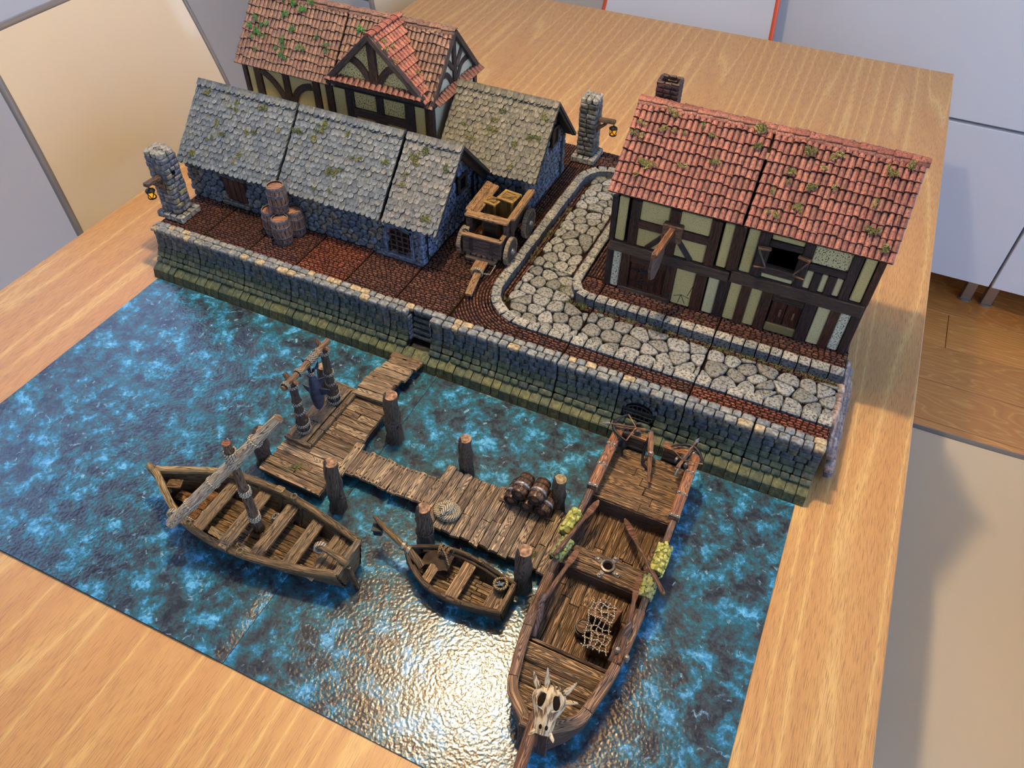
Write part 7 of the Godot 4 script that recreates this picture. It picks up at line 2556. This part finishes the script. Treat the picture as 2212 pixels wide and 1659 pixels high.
func oar(label: String, a: Vector3, b: Vector3, r: float) -> void:  # blade at a
	var o := thing("oar", label, "oar", a, Basis(), "barge oars")
	var d := b - a
	var col := rgb(134, 90, 60)
	tb(o, "shaft", [d * 0.3, d * 0.6, d * 0.97, d], [r * 0.8, r, r * 1.05, r * 0.7], M.timber, col, 9)
	var dir := d.normalized()
	var side := dir.cross(Vector3.UP).normalized()
	var up := side.cross(dir)
	var m := mb(tone(col, 0.1))
	var prof := [[0.0, 0.08], [0.06, 0.26], [0.2, 0.32], [0.32, 0.18], [0.36, 0.13]]
	for k in prof.size() - 1:
		var p0: Vector3 = d * prof[k][0]
		var p1: Vector3 = d * prof[k + 1][0]
		var w0: Vector3 = side * prof[k][1]
		var w1: Vector3 = side * prof[k + 1][1]
		var t := up * 0.09
		m.face([p0 - w0 + t, p0 + w0 + t, p1 + w1 + t, p1 - w1 + t], up, m.col)
		m.face([p0 - w0 - t, p0 + w0 - t, p1 + w1 - t, p1 - w1 - t], -up, m.col)
		m.face([p0 - w0 + t, p1 - w1 + t, p1 - w1 - t, p0 - w0 - t], -side, m.col)
		m.face([p0 + w0 + t, p1 + w1 + t, p1 + w1 - t, p0 + w0 - t], side, m.col)
	part(o, "blade", m, M.timber)


func skull() -> void:
	# local: y runs from the snout (0) to the crown, z out of the face
	var fz := V(0.1, 0.94, 0.32).normalized()
	var fy := V(-0.17, 0.3, -0.95)
	fy = (fy - fz * fy.dot(fz) + fz * 0.12).normalized()
	var b := Basis(fy.cross(fz), fy, fz).orthonormalized()
	var o := thing("dragon_skull", "pale horned dragon skull lashed to the top of the barge's bow post", "skull", V(69.35, 5.4, 33.1), b)
	var bone := rgb(214, 200, 172)
	var m := mb(bone)
	var wid := [0.62, 0.72, 0.78, 0.84, 0.98, 1.16, 1.3, 1.26, 1.0, 0.6]
	var hgt := [0.42, 0.55, 0.6, 0.66, 0.76, 0.86, 0.9, 0.84, 0.62, 0.3]
	m.surf(func(u: float, w: float):
		var wd := along(wid, u)
		var hg := along(hgt, u)
		var a := TAU * w
		var z := sin(a) * hg * (0.75 if sin(a) < 0 else 1.0)
		if sin(a) > 0.3:
			z -= 0.1 * (1.0 - absf(absf(cos(a)) * 2.2 - 1.0)) if absf(cos(a)) < 0.9 else 0.0
			z += 0.12 * exp(-pow(cos(a) * 6.0, 2.0))
		return V(cos(a) * wd, u * 3.5, z), 26, 28, 3.5, 4.0, true)
	var head := part(o, "cranium", m, M.bone)
	var hole := Color(0.02, 0.014, 0.01)
	for s in [-1, 1]:
		var e := mb(hole)
		e.stone(ell(0.3, 0.55), 0.1, -0.1, hole, 1, 1)
		part(o, "eye_socket", e, M.plain, V(s * 0.58, 2.35, 0.72), rot(V(0, 1, 0), s * 28) * rot(V(0, 0, 1), s * 18))
		e = mb(bone)
		e.tube([V(s * 0.32, 1.7, 0.72), V(s * 0.85, 2.0, 0.6), V(s * 0.98, 2.5, 0.5), V(s * 0.7, 2.98, 0.62), V(s * 0.3, 2.85, 0.78)], [0.04, 0.13, 0.15, 0.13, 0.04], 8)
		part(o, "brow_ridge", e, M.bone)
		e = mb(hole)
		e.stone(ell(0.13, 0.17), 0.06, -0.06, hole, 1, 1)
		part(o, "nostril", e, M.plain, V(s * 0.22, 0.55, 0.56))
		tb(o, "horn", [V(s * 0.9, 3.05, 0.1), V(s * 1.3, 3.5, 0.25), V(s * (1.55 if s < 0 else 1.7), 4.1, 0.5)], [0.26, 0.2, 0.06], M.bone, rgb(222, 206, 176), 8)
		tb(o, "tooth", [V(s * 0.55, 0.2, 0.1), V(s * 0.85, -0.15, 0.2), V(s * 0.95, -0.3, 0.3)], [0.18, 0.14, 0.04], M.bone, rgb(230, 220, 196), 7)
	tb(o, "horn", [V(-0.35, 3.3, 0.2), V(-0.5, 3.9, 0.5), V(-0.6, 4.6, 1.0)], [0.26, 0.2, 0.05], M.bone, rgb(222, 206, 176), 8)
	tb(o, "horn", [V(1.1, 2.5, 0.1), V(1.6, 2.65, 0.2), V(2.1, 2.75, 0.35)], [0.22, 0.18, 0.06], M.bone, rgb(222, 206, 176), 8)
	for k in 9:
		var a := PI * k / 8.0
		rope_loop(o, V(cos(a) * 0.95, 3.1 + sin(a) * 0.35, 0.15), 0.2, V(-sin(a), cos(a), 0.3), 1, 0.07, rgb(124, 100, 74))


func ell(a: float, b: float) -> PackedVector2Array:
	var p := PackedVector2Array()
	for k in 14:
		p.append(Vector2(cos(TAU * k / 14.0) * a, sin(TAU * k / 14.0) * b))
	return p


func crossbow(label: String, at: Vector3, deg: float, wood: Color) -> void:  # shoots along -z before turning
	var o := thing("crossbow", label, "crossbow", at, rot(V(0, 1, 0), deg), "deck crossbows")
	var ir := rgb(58, 58, 62)
	bx(o, "stock", V(0, 0.3, 0.4), V(0.32, 0.34, 3.2), M.timber, wood, Basis(), 0.07, 1.4)
	bx(o, "mount_plate", V(0, -0.15, 0.2), V(1.0, 0.3, 0.8), M.iron, rgb(96, 92, 90), Basis(), 0.06, 1.4)
	tb(o, "mount_pin", [V(0, -0.35, 0.2), V(0, 0.3, 0.2)], 0.2, M.iron, rgb(120, 116, 112), 8)
	var bow := []
	for k in 11:
		var u := k / 5.0 - 1.0
		bow.append(V(u * 1.75, 0.35, -1.2 + 1.35 * u * u))
	tb(o, "bow_limb", bow, [0.08, 0.11, 0.14, 0.17, 0.2, 0.22, 0.2, 0.17, 0.14, 0.11, 0.08], M.iron, ir, 7)
	tb(o, "string", [bow[0], V(0, 0.5, 1.0), bow[10]], 0.07, M.timber, rgb(190, 140, 92), 5)
	tb(o, "bolt", [V(0, 0.56, 1.0), V(0, 0.56, -1.7)], 0.09, M.timber, rgb(140, 100, 70), 6)
	tb(o, "bolt_head", [V(0, 0.56, -1.6), V(0, 0.56, -1.8), V(0, 0.56, -2.4)], [0.1, 0.26, 0.02], M.iron, rgb(150, 150, 152), 6)
	for s in [-1, 1]:
		var m := mb(rgb(110, 106, 104))
		m.lathe(V(s * 0.5, 0.3, 1.2), [[0.0, -0.12], [0.34, -0.12], [0.34, 0.12], [0.0, 0.12]], 12, rot(V(0, 0, 1), 90))
		part(o, "winch_wheel", m, M.iron)
	tb(o, "winch_handle", [V(0.1, 0.3, 1.6), V(0.15, 0.15, 2.3), V(0.2, -0.1, 2.7)], 0.13, M.iron, rgb(120, 116, 112), 6)
